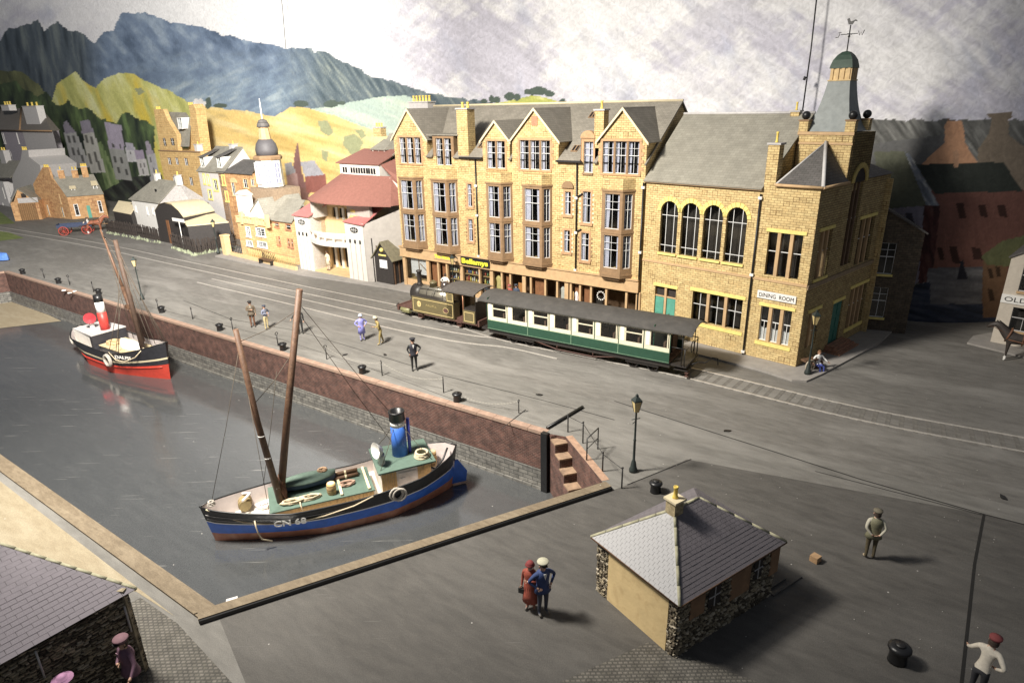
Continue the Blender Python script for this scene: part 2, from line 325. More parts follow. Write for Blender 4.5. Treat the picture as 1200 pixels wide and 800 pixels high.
sheet('beach', [[[tuple(G(-20, 548)[:2]), tuple(G(205, 722)[:2]), tuple(G(160, 693)[:2]), tuple(G(-40, 640)[:2]), tuple(G(-300, 600)[:2]), tuple(G(-200, 470)[:2])]]], M_sand, .008)
mb = MB(); P = [G(-30, 350, ZW+.02), G(16, 350, ZW+.02), G(72, 376, ZW+.02), G(-30, 388, ZW+.02)]; mb.face(P); mb.build('sand', M_sand, None, 'structure')
M_grass = groundmat('grass', (.20, .24, .07), (.34, .36, .15), (.12, .16, .05), 1, 5, .4)
sheet('grass', [[[tuple(G(-60, 250)[:2]), tuple(G(0, 248)[:2]), tuple(G(18, 262)[:2]), tuple(G(-60, 266)[:2])], ], [[tuple(G(-40, 268)[:2]), tuple(G(10, 272)[:2]), tuple(G(28, 279)[:2]), tuple(G(-30, 286)[:2])]]], M_grass, .012, 'stuff')
# quay wall, one thing: coping stones, brick face, block footing
def wallrun(name, a, b, label, cope=True, zb=-1.85, inl=None, cat='quay wall', brick=True):
    a = np.array(a); b = np.array(b); d = (b-a)/np.linalg.norm(b-a); Ln = float(np.linalg.norm(b-a)); deg = math.degrees(math.atan2(d[1], d[0]))
    fr = Fr((a[0], a[1], 0), deg); t = thing(name, label, cat, (a[0], a[1], 0))
    mb = MB(fr); mb.face([(0, 0, zb), (Ln, 0, zb), (Ln, 0, -.14), (0, 0, -.14)]); mb.face([(0, 0, -.14), (Ln, 0, -.14), (Ln, .3, -.14), (0, .3, -.14)]); mb.build('brick_face', M_quay, t)
    mb = MB(fr); mb.box(0, Ln, -.07, .3, ZW-.2, zb); mb.build('block_footing', M_quaylow, t)
    mb = MB(fr); mb.box(0, Ln, -.16, -.071, ZW-.2, ZW+.12); mb.build('plinth', M_quaylow, t)
    if cope:
        M_cp = mat('coping_terracotta', (.30, .20, .15), .85, .25, 3, .5, dirt=((.2, .16, .13), .6, 1.2)); n = int(Ln/.9)
        me = None
        for i in range(min(n, 290)):
            L0 = Ln/n
            if me is None:
                mb = MB(Fr((0, 0, 0), deg)); mb.box(.008, L0-.008, -.035, .3, -.139, .012); o = mb.build('coping_stone', M_cp, None); me = o.data; o.parent = t; o['_o'] = t['_o']
            else: o = bpy.data.objects.new('coping_stone', me); COL.objects.link(o); o.parent = t
            o.location = (float(d[0]*L0*i), float(d[1]*L0*i), random.uniform(-.003, .003))
    return t, fr, Ln
wallrun('quay_wall', qL, q3, 'long dark red brick quay wall with pale coping and grey block footing')
wallrun('quay_wall', far_l, qL, 'short brick end wall of the basin beside the sand at the left edge')
# dark timber post at the stair corner and the black beam lying back from it
mb = MB(Fr((q3[0], q3[1], 0), -35)); mb.box(-.14, .16, -.22, .02, ZW, .05); tag(mb.build('fender_post', M_blackp, None), 'black timber fender post at the right end of the brick quay wall', 'post')
a = G(641, 503); b = G(683, 478); mb = MB(); mb.tube([(a[0], a[1], .07), (b[0], b[1], .07)], .07, 4); tag(mb.build('timber_beam', M_blackp, None), 'black timber beam lying on the quay behind the stair head', 'beam')
# stairs
sd = (S2-S1)/np.linalg.norm(S2-S1); fs = Fr((q3[0]+.12, q3[1]-.1, 0), math.degrees(math.atan2(sd[1], sd[0])))  # x runs down the flight, y to the land side
st = thing('harbour_stairs', 'brick steps going down to the water beside the quay corner', 'stairs', (q3[0], q3[1], ZW))
M_step = mat('step_stone', (.30, .20, .13), .85, .25, 4, .5, dirt=((.12, .08, .06), .6, 3))
RUN, RISE, WD = .50, .42, .82
for k in range(6):
    x0 = .18+RUN*k; zt = -.15-RISE*k
    mb = MB(fs); mb.box(x0, x0+RUN+.03, .0, WD, zt-.07, zt); mb.build('step', M_step, st)
mb = MB(fs); prof = [(0, -.001)]
for k in range(6): prof += [(.18+RUN*k, prof[-1][1]), (.18+RUN*k+.02, -.075-.15-RISE*k)]
pr = [(0, -.02), (.18, -.02)]
for k in range(6):
    zt = -.225-RISE*k; pr += [(.18+RUN*k+.01, zt), (.18+RUN*(k+1), zt)]
pr += [(.18+RUN*6, ZW), (0, ZW)]
mb.prism(pr, 'y', .02, WD-.005, 0); mb.build('stair_side', M_quay, st)
mb = MB(); mb.face([(*S1, 0), (*S2, 0), (*S2, ZW), (*S1, ZW)]); mb.face([(*S2, 0), (*KB, 0), (*KB, ZW), (*S2, ZW)]); mb.face([(*q3, 0), (*S1, 0), (*S1, ZW), (*q3, ZW)]); mb.build('stair_wall', M_quay, st)
mb = MB(); e = np.array([-sd[1], sd[0]]); mb.face([(*(S1), .01), (*(S1+e*.3), .01), (*(S2+e*.3), .01), (*S2, .01)]); mb.build('wall_coping', mat('stair_coping', (.35, .22, .15), .85, .3, 5, .5), st)
# near kerb: tan top, black front board
fk = Fr((KA[0], KA[1], 0), math.degrees(math.atan2(AB[1], AB[0]))); Lk = float(np.linalg.norm(KB-KA))
kt = thing('basin_kerb', 'wooden kerb with tan top and black front board along the near basin edge', 'kerb', (KA[0], KA[1], 0))
mb = MB(fk); mb.box(-.5, Lk+.05, -.36, 0.0, -.5, .16); mb.build('kerb_top', M_kerbt, kt)
mb = MB(fk); mb.box(-.48, Lk+.05, -.42, -.361, -.3, .13); mb.build('front_board', M_blackp, kt)
mb = MB(fk); mb.face([(-.6, 0.002, ZW), (Lk, 0.002, ZW), (Lk, .002, .1), (-.6, .002, .1)]); mb.build('basin_face', M_quaylow, kt)
fl = Fr((KA[0], KA[1], 0), 145); 
kt = thing('basin_kerb', 'sandy stone kerb strip along the left edge of the basin by the beach', 'kerb', (KA[0], KA[1], 0))
mb = MB(fl); mb.box(-.0, 48, .0, .52, -.3, .07); mb.face([(0, -.002, ZW), (48, -.002, ZW), (48, -.002, .05), (0, -.002, .05)]); mb.build('kerb_top', M_kerbt, kt)
for k, (u, v, lb) in enumerate([(329, 627, 'small grey block lying on the water near the bow side of the blue boat'), (590, 602, 'small grey block at the basin edge near the stairs'), (398, 0, '')][:2]):
    p = G(u, v+8, ZW) if k else G(272, 706, ZW); fr = Fr(p, 25); mb = MB(fr); mb.prism([(-.2, -.12), (.18, -.14), (.2, .12), (-.16, .13)], 'z', 0, .12); tag(mb.build('stone_block', M_greyl, None), ['small grey block on the water near the left corner of the kerb', lb][k], 'stone')
# railings round the stair head
rt = thing('handrail', 'thin black iron railing beside the harbour stairs', 'railing', (S1[0], S1[1], 0))
rp = [G(*p) for p in ((665.5, 506), (683, 519), (706, 552), (728.5, 572))]; hs = [.8, .95, .8, .85]
for p, h in zip(rp, hs):
    mb = MB(); mb.tube([(p[0], p[1], 0), (p[0], p[1], h)], .028, 6); mb.ball((p[0], p[1], h), .045, 6); mb.build('post', M_black, rt)
mb = MB()
for i in range(3): mb.tube([(rp[i][0], rp[i][1], hs[i]-.06), (rp[i+1][0], rp[i+1][1], hs[i+1]-.06)], .013, 5)
mb.build('rail', M_black, rt)
a = G(687.5, 539); b = G(700.5, 526); mb = MB(); mb.tube([(a[0], a[1], 0), (a[0], a[1], .95), (b[0], b[1], .95), (b[0], b[1], 0)], .028, 6); mb.tube([(a[0], a[1], .5), (b[0], b[1], .5)], .018, 5); tag(mb.build('hoop_rail', M_black, None), 'black iron hoop barrier standing at the middle of the stair wall', 'railing')
# grooves in the quay surface (flat near-black strips laid on top, read as thin dark joints)
M_groove = mat('groove', (.012, .011, .01), .9, .1, 5, .1)
def groove(pts, wd, name='surface_joint'):
    mb = MB(); P = [np.array(G(*p)[:2]) for p in pts]
    for a, b in zip(P, P[1:]):
        d = (b-a)/np.linalg.norm(b-a); n = np.array([-d[1], d[0]])*wd/2; mb.face([(*(a-n), .014), (*(b-n), .014), (*(b+n), .014), (*(a+n), .014)])
    mb.build(name, M_groove, None, 'structure')
groove([(1153, 603), (1142, 660), (1125, 815)], .075); groove([(720, 470), (900, 527), (1010, 562), (1155, 603), (1230, 622)], .045); groove([(955, 552), (1150, 603)], .03)
groove([(215, 352), (270, 374), (350, 388), (520, 440), (640, 470), (720, 492)], .035); groove([(735, 568), (810, 538)], .04); groove([(588, 502), (616, 480)], .04); groove([(25, 320), (70, 332), (200, 366), (330, 398), (430, 430), (536, 470)], .018)

# ------------------------------------------------------------------ railway track
def smooth_line(pts, n=8):
    P = [np.array(p, float) for p in pts]; P = [2*P[0]-P[1]]+P+[2*P[-1]-P[-2]]; out = []
    for i in range(1, len(P)-2):
        for k in range(n):
            t = k/n; out.append(.5*((2*P[i])+(-P[i-1]+P[i+1])*t+(2*P[i-1]-5*P[i]+4*P[i+1]-P[i+2])*t*t+(-P[i-1]+3*P[i]-3*P[i+1]+P[i+2])*t**3))
    out.append(P[-2]); return out
def track(name, pts, label, gauge=1.35, sl=True):
    L = smooth_line([G(*p)[:2] for p in pts]); t = thing(name, label, 'railway track', (*L[len(L)//2], 0))
    for sgn in (-1, 1):
        rows = []
        for i, p in enumerate(L):
            d = L[min(i+1, len(L)-1)]-L[max(i-1, 0)]; d /= np.linalg.norm(d); n = np.array([-d[1], d[0]]); c = p+n*sgn*gauge/2
            rows.append([(*(c-n*.045), .0), (*(c-n*.04), .035), (*(c+n*.04), .035), (*(c+n*.045), .0)])
        mb = MB(); mb.grid(rows, False, 0, False); mb.build('rail', M_rail, t)
    me = None; acc = 0; k = 0
    M_sl = mat('sleeper', (.15, .14, .125), .9, .3, 4, .5)
    for i in range(len(L)-1):
        seg = L[i+1]-L[i]; sl_ = np.linalg.norm(seg); d = seg/sl_
        while acc < sl_ and k < 290:
            p = L[i]+d*acc; acc += .50
            if p[1] > 52 or not sl: continue
            if me is None: mb = MB(); mb.box(-.09, .09, -.86, .86, -.02, .012); o = mb.build('sleeper', M_sl, None); me = o.data
            else: o = bpy.data.objects.new('sleeper', me); COL.objects.link(o)
            o.parent = t; o.location = (p[0]-t.location[0], p[1]-t.location[1], random.uniform(-.008, .004)); o.rotation_euler = (0, 0, math.atan2(d[1], d[0])+random.uniform(-.02, .02)); k += 1
        acc -= sl_
_tc = Fr((-6.72, 40.17, 0), -35); _tk = Fr(G(578, 400), -33); _pp = lambda q: tuple(float(c) for c in proj0(q))
track('railway_track', [(-40, 262), (100, 285), (200, 306), (330, 334), _pp(_tc.w((-1, 1.1, 0))), _pp(_tc.w((3, 1.1, 0))), _pp(_tk.w((.5, 1.1, 0))), _pp(_tk.w((6, 1.1, 0))), _pp(_tk.w((11, 1.1, 0))), (1000, 483), (1200, 521), (1300, 540)], 'railway track running under the engine and carriage and out to the right edge')
track('railway_track', [(240, 329), (340, 352), (450, 378), (540, 396), (600, 403), (660, 416)], 'pale siding rails in front of the engine joining the main track', 1.3, False)
# pavement
b1o = G(475, 334); F1 = Fr(b1o, -36); F2 = Fr(G(932, 432), -44)
pv = [G(252, 301)[:2], G(353, 323)[:2], tuple(F1.w((-.5, -1.5, 0))[:2]), tuple(F1.w((10, -1.5, 0))[:2]), tuple(F1.w((19, -1.6, 0))[:2]), tuple(F2.w((-1.4, -1.5, 0))[:2]), G(928, 447)[:2], G(945, 448)[:2], G(963, 440)[:2], G(1030, 404)[:2], G(1047, 388)[:2], (18, 40), (0, 50), (-26, 68)]
pb = MB(); pb.prism([tuple(p) for p in pv], 'z', -.05, .10); pb.build('pavement', M_pave, None, 'structure')
pq = [G(1133, 403)[:2], G(1140, 395)[:2], (31, 36), (40, 36), (40, 28), G(1205, 421)[:2]]
pb = MB(); pb.prism([tuple(p) for p in pq], 'z', -.05, .10); pb.build('pavement', M_pave, None, 'structure')

# ------------------------------------------------------------------ the painted backdrop behind the town: one curved board, painted by brush
plan = smooth_line([(-150, 170), (-118, 146), (-90, 124.5), (-60, 101.5), (-30, 79.8), (-8, 63.6), (6, 53.3), (14, 47.4), (19.4, 43.2), (22.6, 39.4), (25.2, 37.4), (29.5, 37.1), (38, 38.2), (52, 41)], 40)
plan = np.array(plan)
def proj(P):
    c = (P-np.array([0, 0, CH]))@CR; k = -c[..., 2]; return 600+CF*c[..., 0]/k, 400-CF*c[..., 1]/k
u0, _ = proj(np.c_[plan, np.full(len(plan), 13.0)])
NC, NR = 920, 330
us = np.linspace(-105, 1260, NC); px_ = np.interp(us, u0, plan[:, 0]); py_ = np.interp(us, u0, plan[:, 1])
dist = np.hypot(px_, py_); ztop = 13+dist*.25
zz = -.05+(ztop[None, :]+.05)*np.linspace(0, 1, NR)[:, None]
PV = np.stack([np.broadcast_to(px_, zz.shape), np.broadcast_to(py_, zz.shape), zz], -1)
U, V = proj(PV)
def vnoise(x, y, seed=0):
    xi = np.floor(x).astype(np.int64); yi = np.floor(y).astype(np.int64); xf = x-xi; yf = y-yi; xf = xf*xf*(3-2*xf); yf = yf*yf*(3-2*yf)
    def h(a, b): n = (a*374761393+b*668265263+seed*974634777) & 0xffffffff; n = ((n ^ (n >> 13))*1274126177) & 0xffffffff; return ((n ^ (n >> 16)) & 0xffff)/65535.0
    return (h(xi, yi)*(1-xf)+h(xi+1, yi)*xf)*(1-yf)+(h(xi, yi+1)*(1-xf)+h(xi+1, yi+1)*xf)*yf
def fbm(x, y, o=4, seed=0):
    s = 0; a = 1; t = 0
    for i in range(o): s = s+a*vnoise(x*2**i, y*2**i, seed+i*17); t += a; a *= .55
    return s/t
def brush(ang, lw, ln, seed, o=3):
    c, s_ = math.cos(math.radians(ang)), math.sin(math.radians(ang)); return fbm((U*c+V*s_)/ln, (-U*s_+V*c)/lw, o, seed)
def lerp(a, b, t): t = np.clip(t, 0, 1)[..., None]; return np.asarray(a)*(1-t)+np.asarray(b)*t
def seg(x, a, b): return np.clip((x-a)/(b-a), 0, 1)
jit = (fbm(U/9, V/9, 3, 5)-.5)*5
def top(pts, j=1.0): X, Y = zip(*pts); return np.interp(U, X, Y)+jit*j
def inpoly(pts):
    r = np.zeros(U.shape, bool); n = len(pts)
    for i in range(n):
        (x1, y1), (x2, y2) = pts[i], pts[(i+1) % n]
        if y1 == y2: continue
        c = ((y1 > V) != (y2 > V)) & (U < (x2-x1)*(V-y1)/(y2-y1)+x1); r ^= c
    return r
col = np.zeros(U.shape+(3,)); idm = np.zeros(U.shape, int)
# sky
cl = fbm(U/120, V/70, 4, 3)+.35*(brush(35, 9, 60, 11)-.5)+.3*(brush(-40, 7, 40, 12)-.5)
fine = brush(28, 2.8, 24, 21, 2)-.5+.6*(brush(-38, 2.6, 16, 22, 2)-.5)
warm = np.array([.86, .85, .86]); lil = np.array([.60, .585, .67]); blu = np.array([.46, .49, .62])
amt = seg(cl, .42, .60)*seg(U, 330, 520)*.95+seg(cl, .45, .7)*(1-seg(U, 60, 150))*.8
amt = amt*(1-.45*seg(U, 590, 700)*(1-seg(V, 0, 60))*(1-seg(U, 820, 960)))
amt = np.maximum(amt, .55*seg(U, 960, 1080)*seg(cl, .3, .6)); amt = np.maximum(amt, .75*seg(V, 55, 110)*seg(U, 600, 720)*seg(cl, .33, .55))
col[:] = lerp(warm, lil, amt); col[:] = lerp(col, np.broadcast_to(blu, col.shape), seg(brush(60, 25, 80, 31), .58, .8)*(.5*seg(U, 420, 600)+.8*(1-seg(U, 50, 120))))
col[:] = lerp(col, np.broadcast_to([.86, .86, .86], col.shape), seg(U, 110, 200)*(1-seg(U, 380, 450))*.9)
col *= (1+fine*.2*seg(U, 20, 500)+.26*(brush(50, 14, 34, 23, 2)-.5)*seg(U, 380, 560))[..., None]
def layer(mask, c, k): col[mask] = c[mask] if isinstance(c, np.ndarray) and c.ndim == 3 else c; idm[mask] = k
def stroke(base, dark, lite, ang, lw, ln, seed, k=1.0):
    n = brush(ang, lw, ln, seed); c = lerp(dark, base, seg(n, .25, .52)); return lerp(c, lite, seg(n, .56, .8)*k)
vert = brush(82, 5, 60, 41)
# mountains
m1 = V > top([(-60, 60), (0, 46), (10, 32), (28, 31), (45, 23), (52, 35), (67, 24), (75, 32), (90, 38), (111, 49), (122, 38), (133, 37), (141, 17), (152, 15), (165, 16), (180, 18), (200, 25), (235, 31), (255, 39), (300, 50), (335, 57), (365, 58), (385, 64), (410, 78), (450, 93), (480, 103), (520, 113), (560, 118), (620, 140)], 1.6)
base = stroke([.18, .24, .34], [.10, .14, .21], [.30, .37, .46], 50, 9, 20, 42); base = lerp(base, stroke([.26, .34, .43], [.18, .24, .33], [.40, .48, .53], -25, 7, 22, 43), seg(V, 55, 110)*seg(U, 120, 200))
base = lerp(base, stroke([.10, .125, .15], [.05, .065, .08], [.19, .22, .22], 82, 5, 50, 44), 1-seg(U, 95, 125)); base = lerp(base, stroke([.15, .19, .21], [.08, .11, .13], [.30, .34, .31], 55, 3, 22, 45), seg(U, 320, 380))
layer(m1, base, 1)
# pale green far hill, yellow hills, dark woods
pale = stroke([.50, .60, .52], [.42, .52, .47], [.60, .68, .56], 20, 6, 50, 51); layer(V > top([(-60, 900), (300, 900), (340, 132), (400, 122), (440, 114), (475, 112), (500, 122), (560, 128), (640, 118), (655, 900)], .4), pale, 2)
olive = stroke([.15, .16, .08], [.07, .08, .05], [.24, .25, .12], 70, 6, 40, 52); layer(V > top([(-60, 70), (0, 82), (25, 84), (45, 98), (60, 120), (70, 150), (75, 900)], .8), olive, 2)
yel = stroke([.66, .65, .24], [.47, .48, .16], [.78, .78, .42], 65, 7, 45, 53); yel = lerp(yel, np.broadcast_to([.74, .58, .10], yel.shape), seg(brush(70, 14, 50, 54), .55, .75))
layer(V > top([(-60, 900), (58, 900), (60, 120), (67, 97), (88, 84), (98, 95), (112, 103), (122, 92), (140, 85), (158, 87), (170, 95), (200, 107), (222, 121), (245, 145), (246, 900)], .6), yel, 2)
ochre = stroke([.80, .60, .24], [.60, .43, .15], [.88, .74, .40], 15, 9, 60, 55); ochre = lerp(ochre, np.broadcast_to([.46, .38, .2], ochre.shape), .7*seg(brush(10, 8, 40, 56), .5, .7)*(1-seg(U, 250, 330)))
ochre = lerp(ochre, np.broadcast_to([.62, .64, .40], ochre.shape), seg(U, 380, 460)*.6)
layer(V > top([(-60, 900), (222, 900), (226, 122), (262, 128), (290, 130), (322, 137), (340, 125), (362, 127), (395, 137), (430, 150), (470, 165), (520, 200), (521, 900)], .5), ochre, 2)
for P in ([(372, 142), (384, 141), (391, 155), (385, 160), (376, 154)], [(403, 160), (416, 157), (426, 166), (420, 180), (412, 182), (402, 170)], [(377, 176), (385, 178), (383, 190), (377, 186)], [(415, 152), (425, 152), (429, 160), (424, 163)], [(157, 104), (165, 103), (170, 108), (163, 112)]): layer(inpoly(P), np.broadcast_to([.36, .38, .22], col.shape), 2)
# trees painted on the crests
gy = V > top([(-60, 900), (575, 900), (577, 122), (615, 114), (628, 112), (650, 118), (668, 123), (720, 124), (722, 900)], .3); layer(gy, stroke([.55, .56, .15], [.4, .45, .15], [.7, .7, .3], 5, 3, 20, 57), 2)
dk = np.broadcast_to([.10, .13, .11], col.shape)
for cx, cy, rx, ry in ((597, 113, 6, 5), (606, 114, 4, 4), (567, 119, 4, 3), (576, 117, 3, 5), (582, 117, 4, 4), (622, 108, 8, 4), (632, 107, 10, 5), (644, 110, 6, 4), (659, 119, 4, 3), (244, 121, 4, 7), (353, 122, 9, 4), (388, 122, 9, 4), (258, 124, 8, 3), (400, 121, 5, 2)): layer(((U-cx)/rx)**2+((V-cy-jit*.4)/ry)**2 < 1, dk, 3)
layer((V > top([(-60, 99), (0, 99), (20, 98), (28, 103), (40, 112), (55, 108), (68, 125), (80, 120), (92, 131), (104, 128), (120, 138), (136, 143), (143, 132), (152, 131), (165, 140), (174, 145), (181, 146), (183, 900)], 2.0)), stroke([.075, .105, .055], [.025, .035, .03], [.17, .25, .10], 78, 6, 26, 58), 3)
layer(inpoly([(108, 172), (118, 165), (140, 215), (150, 240), (130, 245), (122, 210)]), stroke([.26, .34, .16], [.12, .18, .08], [.4, .46, .26], 70, 4, 20, 59), 2)
layer(V > top([(-60, 200), (60, 215), (100, 225), (130, 222), (150, 208), (190, 215), (1300, 215)], .6) if False else inpoly([(120, 225), (150, 208), (190, 205), (190, 300), (95, 300)]), stroke([.05, .055, .05], [.025, .025, .025], [.1, .12, .08], 50, 4, 20, 60), 3)
# left-hand painted terraces
HZ = []
def phouse(roof, wall, rc, wc, wins, label):
    k = 10+len(HZ); HZ.append(label)
    n = (1+.25*(brush(80, 3, 20, 70+k)-.5))[..., None]
    if wall: layer(inpoly(wall), np.asarray(wc)*n, k)
    if roof: layer(inpoly(roof), np.asarray(rc)*n, k)
    for (x, y, ww, hh) in wins: layer(inpoly([(x, y), (x+ww, y+.6), (x+ww+hh*.22, y+hh+.6), (x+hh*.22, y+hh)]), np.asarray(wc)*.28*n, k)
phouse([(74, 143), (78, 142), (89, 155), (76, 157)], [(75, 155), (89, 155), (107, 196), (84, 197)], (.36, .33, .4), (.52, .52, .52), [(78, 159, 3, 8), (84, 159, 3, 8), (84, 173, 3, 9), (90, 173, 3, 9), (94, 181, 3, 9)], 'leftmost narrow pale house painted on the backdrop among dark trees')
phouse([(94, 142), (104, 140), (110, 155), (96, 157)], [(96, 155), (110, 154), (124, 202), (107, 203)], (.36, .33, .4), (.60, .59, .55), [(99, 158, 3, 9), (105, 160, 3, 9), (103, 180, 3, 12), (110, 178, 3, 12), (114, 188, 3, 12)], 'tall pale painted house with lilac roof, second from the left on the backdrop')
phouse([(122, 143), (142, 147), (146, 176), (128, 174)], [(128, 173), (146, 175), (155, 212), (136, 210)], (.46, .41, .5), (.40, .40, .38), [(130, 168, 3, 5), (139, 169, 3, 5), (133, 183, 3, 7), (140, 184, 3, 7), (137, 196, 3, 7), (146, 198, 3, 7)], 'widest painted terrace house with big lilac roof beside a green slope')
phouse([(146, 167), (156, 168), (158, 176), (148, 176)], [(147, 172), (158, 172), (164, 190), (150, 190)], (.5, .48, .55), (.66, .65, .66), [(151, 177, 2, 4)], 'small white painted house above the grey terrace by the trees')
phouse([(158, 176), (168, 176), (170, 186), (160, 187)], [(160, 186), (171, 186), (176, 206), (163, 206)], (.42, .36, .46), (.6, .58, .57), [(163, 191, 2, 5), (168, 191, 2, 5), (166, 198, 2, 6)], 'little painted house with mauve roof left of the orange tower house')
phouse([(170, 166), (174, 165), (180, 180), (172, 182)], [(172, 180), (181, 180), (190, 215), (177, 212)], (.4, .36, .42), (.48, .47, .48), [(175, 184, 2, 6), (179, 196, 2, 8)], 'narrow painted house tucked directly against the orange tower house')
phouse([(226, 119), (229, 115), (232, 117), (236, 115), (240, 120)], [(226, 119), (241, 119), (241, 124), (227, 123)], (.8, .78, .76), (.82, .8, .78), [], 'tiny white house painted on the hill crest')
# painted church and red buildings behind the theatre
phouse([(345, 181), (349, 166), (352, 195), (359, 220), (342, 220)], [(340, 205), (362, 215), (362, 235), (338, 232)], (.24, .13, .12), (.22, .12, .1), [], 'dark red painted church spire behind the theatre')
phouse([(333, 192), (341, 190), (347, 202), (335, 206)], [(335, 204), (347, 202), (352, 225), (337, 226)], (.36, .36, .38), (.45, .30, .28), [], 'painted grey roofed house beside the church spire')
phouse([(352, 190), (368, 188), (380, 205), (357, 207)], [(357, 206), (382, 204), (384, 225), (360, 226)], (.42, .42, .46), (.30, .12, .10), [], 'painted red building with pale roof behind the theatre')
# the painted side street at the right
phouse([(1000, 172), (1040, 166), (1075, 162), (1110, 158), (1106, 170), (1080, 196), (1000, 190)], None, (.13, .13, .13), (.1, .1, .1), [], 'dark painted roof slope on the backdrop behind the corner tower')
phouse([(1146, 175), (1158, 158), (1162, 139), (1157, 137), (1157, 133), (1186, 131), (1186, 138), (1182, 140), (1182, 158), (1200, 172), (1260, 200), (1260, 300), (1140, 300)], None, (.21, .17, .13), (.2, .17, .13), [], 'brown painted gable with a wide chimney and four pots at the upper right')
phouse([(1079, 193), (1107, 168), (1107, 148), (1109, 143), (1127, 142), (1129, 148), (1131, 168), (1146, 192)], None, (.50, .28, .17), (.5, .28, .17), [(1110, 139, 3, 3)], 'orange painted gable with chimney rising over the dark roof')
phouse([(1072, 193), (1100, 192), (1176, 190), (1198, 224), (1096, 227)], [(1088, 222), (1260, 222), (1260, 330), (1160, 345), (1088, 320)], (.035, .04, .035), (.16, .075, .06), [(1146, 240, 9, 14), (1168, 240, 10, 14), (1138, 290, 11, 14), (1120, 238, 9, 18), (1112, 288, 9, 20), (1098, 290, 6, 14)], 'dark red painted building with black roof across the side street')
for P in ([(1117, 178), (1121, 176), (1124, 178), (1123, 197), (1118, 197)],): layer(inpoly(P), np.broadcast_to([.42, .25, .16], col.shape), idm.max())
phouse([(1024, 178), (1062, 177), (1098, 240), (1036, 245)], [(1030, 243), (1083, 240), (1077, 330), (1040, 352), (1026, 300)], (.12, .125, .09), (.22, .20, .24), [(1061, 250, 8, 18), (1052, 302, 8, 18)], 'lilac grey painted house with green grey roof beside the dining room')
layer(inpoly([(1060, 178), (1066, 180), (1102, 243), (1086, 242)]), stroke([.2, .22, .26], [.1, .11, .13], [.5, .5, .48], 60, 2, 14, 91), 10+len(HZ)-1)
layer(inpoly([(1083, 240), (1102, 241), (1092, 330), (1076, 332)]), stroke([.08, .03, .03], [.04, .02, .02], [.12, .06, .05], 80, 3, 14, 92), 10+len(HZ)-1)
layer(inpoly([(1088, 314), (1154, 312), (1152, 362), (1080, 368)]), stroke([.13, .13, .14], [.09, .09, .10], [.19, .19, .2], 5, 4, 30, 93), 4)
phouse([(1150, 300), (1175, 282), (1260, 262), (1260, 320), (1156, 310)], [(1152, 306), (1180, 300), (1180, 380), (1150, 384)], (.13, .14, .07), (.17, .10, .06), [(1157, 314, 5, 12), (1166, 312, 5, 12), (1157, 338, 6, 14)], 'small painted ochre house with mossy roof behind the white corner house')
layer(inpoly([(1000, 345), (1050, 338), (1090, 330), (1090, 356), (1152, 356), (1152, 372), (1260, 372), (1260, 420), (1000, 420)]), stroke([.035, .045, .075], [.02, .025, .035], [.08, .09, .12], 12, 4, 40, 94), 4)
k = 10+len(HZ); HZ.append('small dark figure painted walking in the painted side street'); layer(inpoly([(1122, 327), (1125, 313), (1125, 306), (1129, 305), (1130, 312), (1134, 327)]), np.broadcast_to([.02, .02, .03], col.shape), k)
rt = (U > 900)&(idm == 1); col[rt] = col[rt].mean(-1, keepdims=True)*np.array([.8, .8, .76]); rt = (U > 1020)&(idm >= 1); col[rt] *= 1.05
col = np.clip(col*(1+.10*(fbm(U/3, V/3, 2, 99)-.5))[..., None], .01, .95)
M_mural = bpy.data.materials.new('mural_paint'); N, L = nodes(M_mural); bb = N['Principled BSDF']; bb.inputs['Roughness'].default_value = .8; bb.inputs['Specular IOR Level'].default_value = .25
at = N.new('ShaderNodeVertexColor'); at.layer_name = 'paint'; tc = N.new('ShaderNodeTexCoord'); n1 = N.new('ShaderNodeTexNoise'); n1.inputs['Scale'].default_value = 2.5; n1.inputs['Detail'].default_value = 9; n1.inputs['Distortion'].default_value = 1.5; L.new(tc.outputs['Object'], n1.inputs['Vector'])
mr = N.new('ShaderNodeMapRange'); mr.inputs['From Min'].default_value = .3; mr.inputs['From Max'].default_value = .7; mr.inputs['To Min'].default_value = .86; mr.inputs['To Max'].default_value = 1.12; L.new(n1.outputs[0], mr.inputs[0])
mx = N.new('ShaderNodeMix'); mx.data_type = 'RGBA'; mx.blend_type = 'MULTIPLY'; mx.inputs['Factor'].default_value = 1; L.new(at.outputs['Color'], mx.inputs[6]); L.new(mr.outputs[0], mx.inputs[7]); L.new(mx.outputs[2], bb.inputs['Base Color'])
bp = N.new('ShaderNodeBump'); bp.inputs['Strength'].default_value = .25; bp.inputs['Distance'].default_value = .08; L.new(n1.outputs[0], bp.inputs['Height']); L.new(bp.outputs[0], bb.inputs['Normal'])
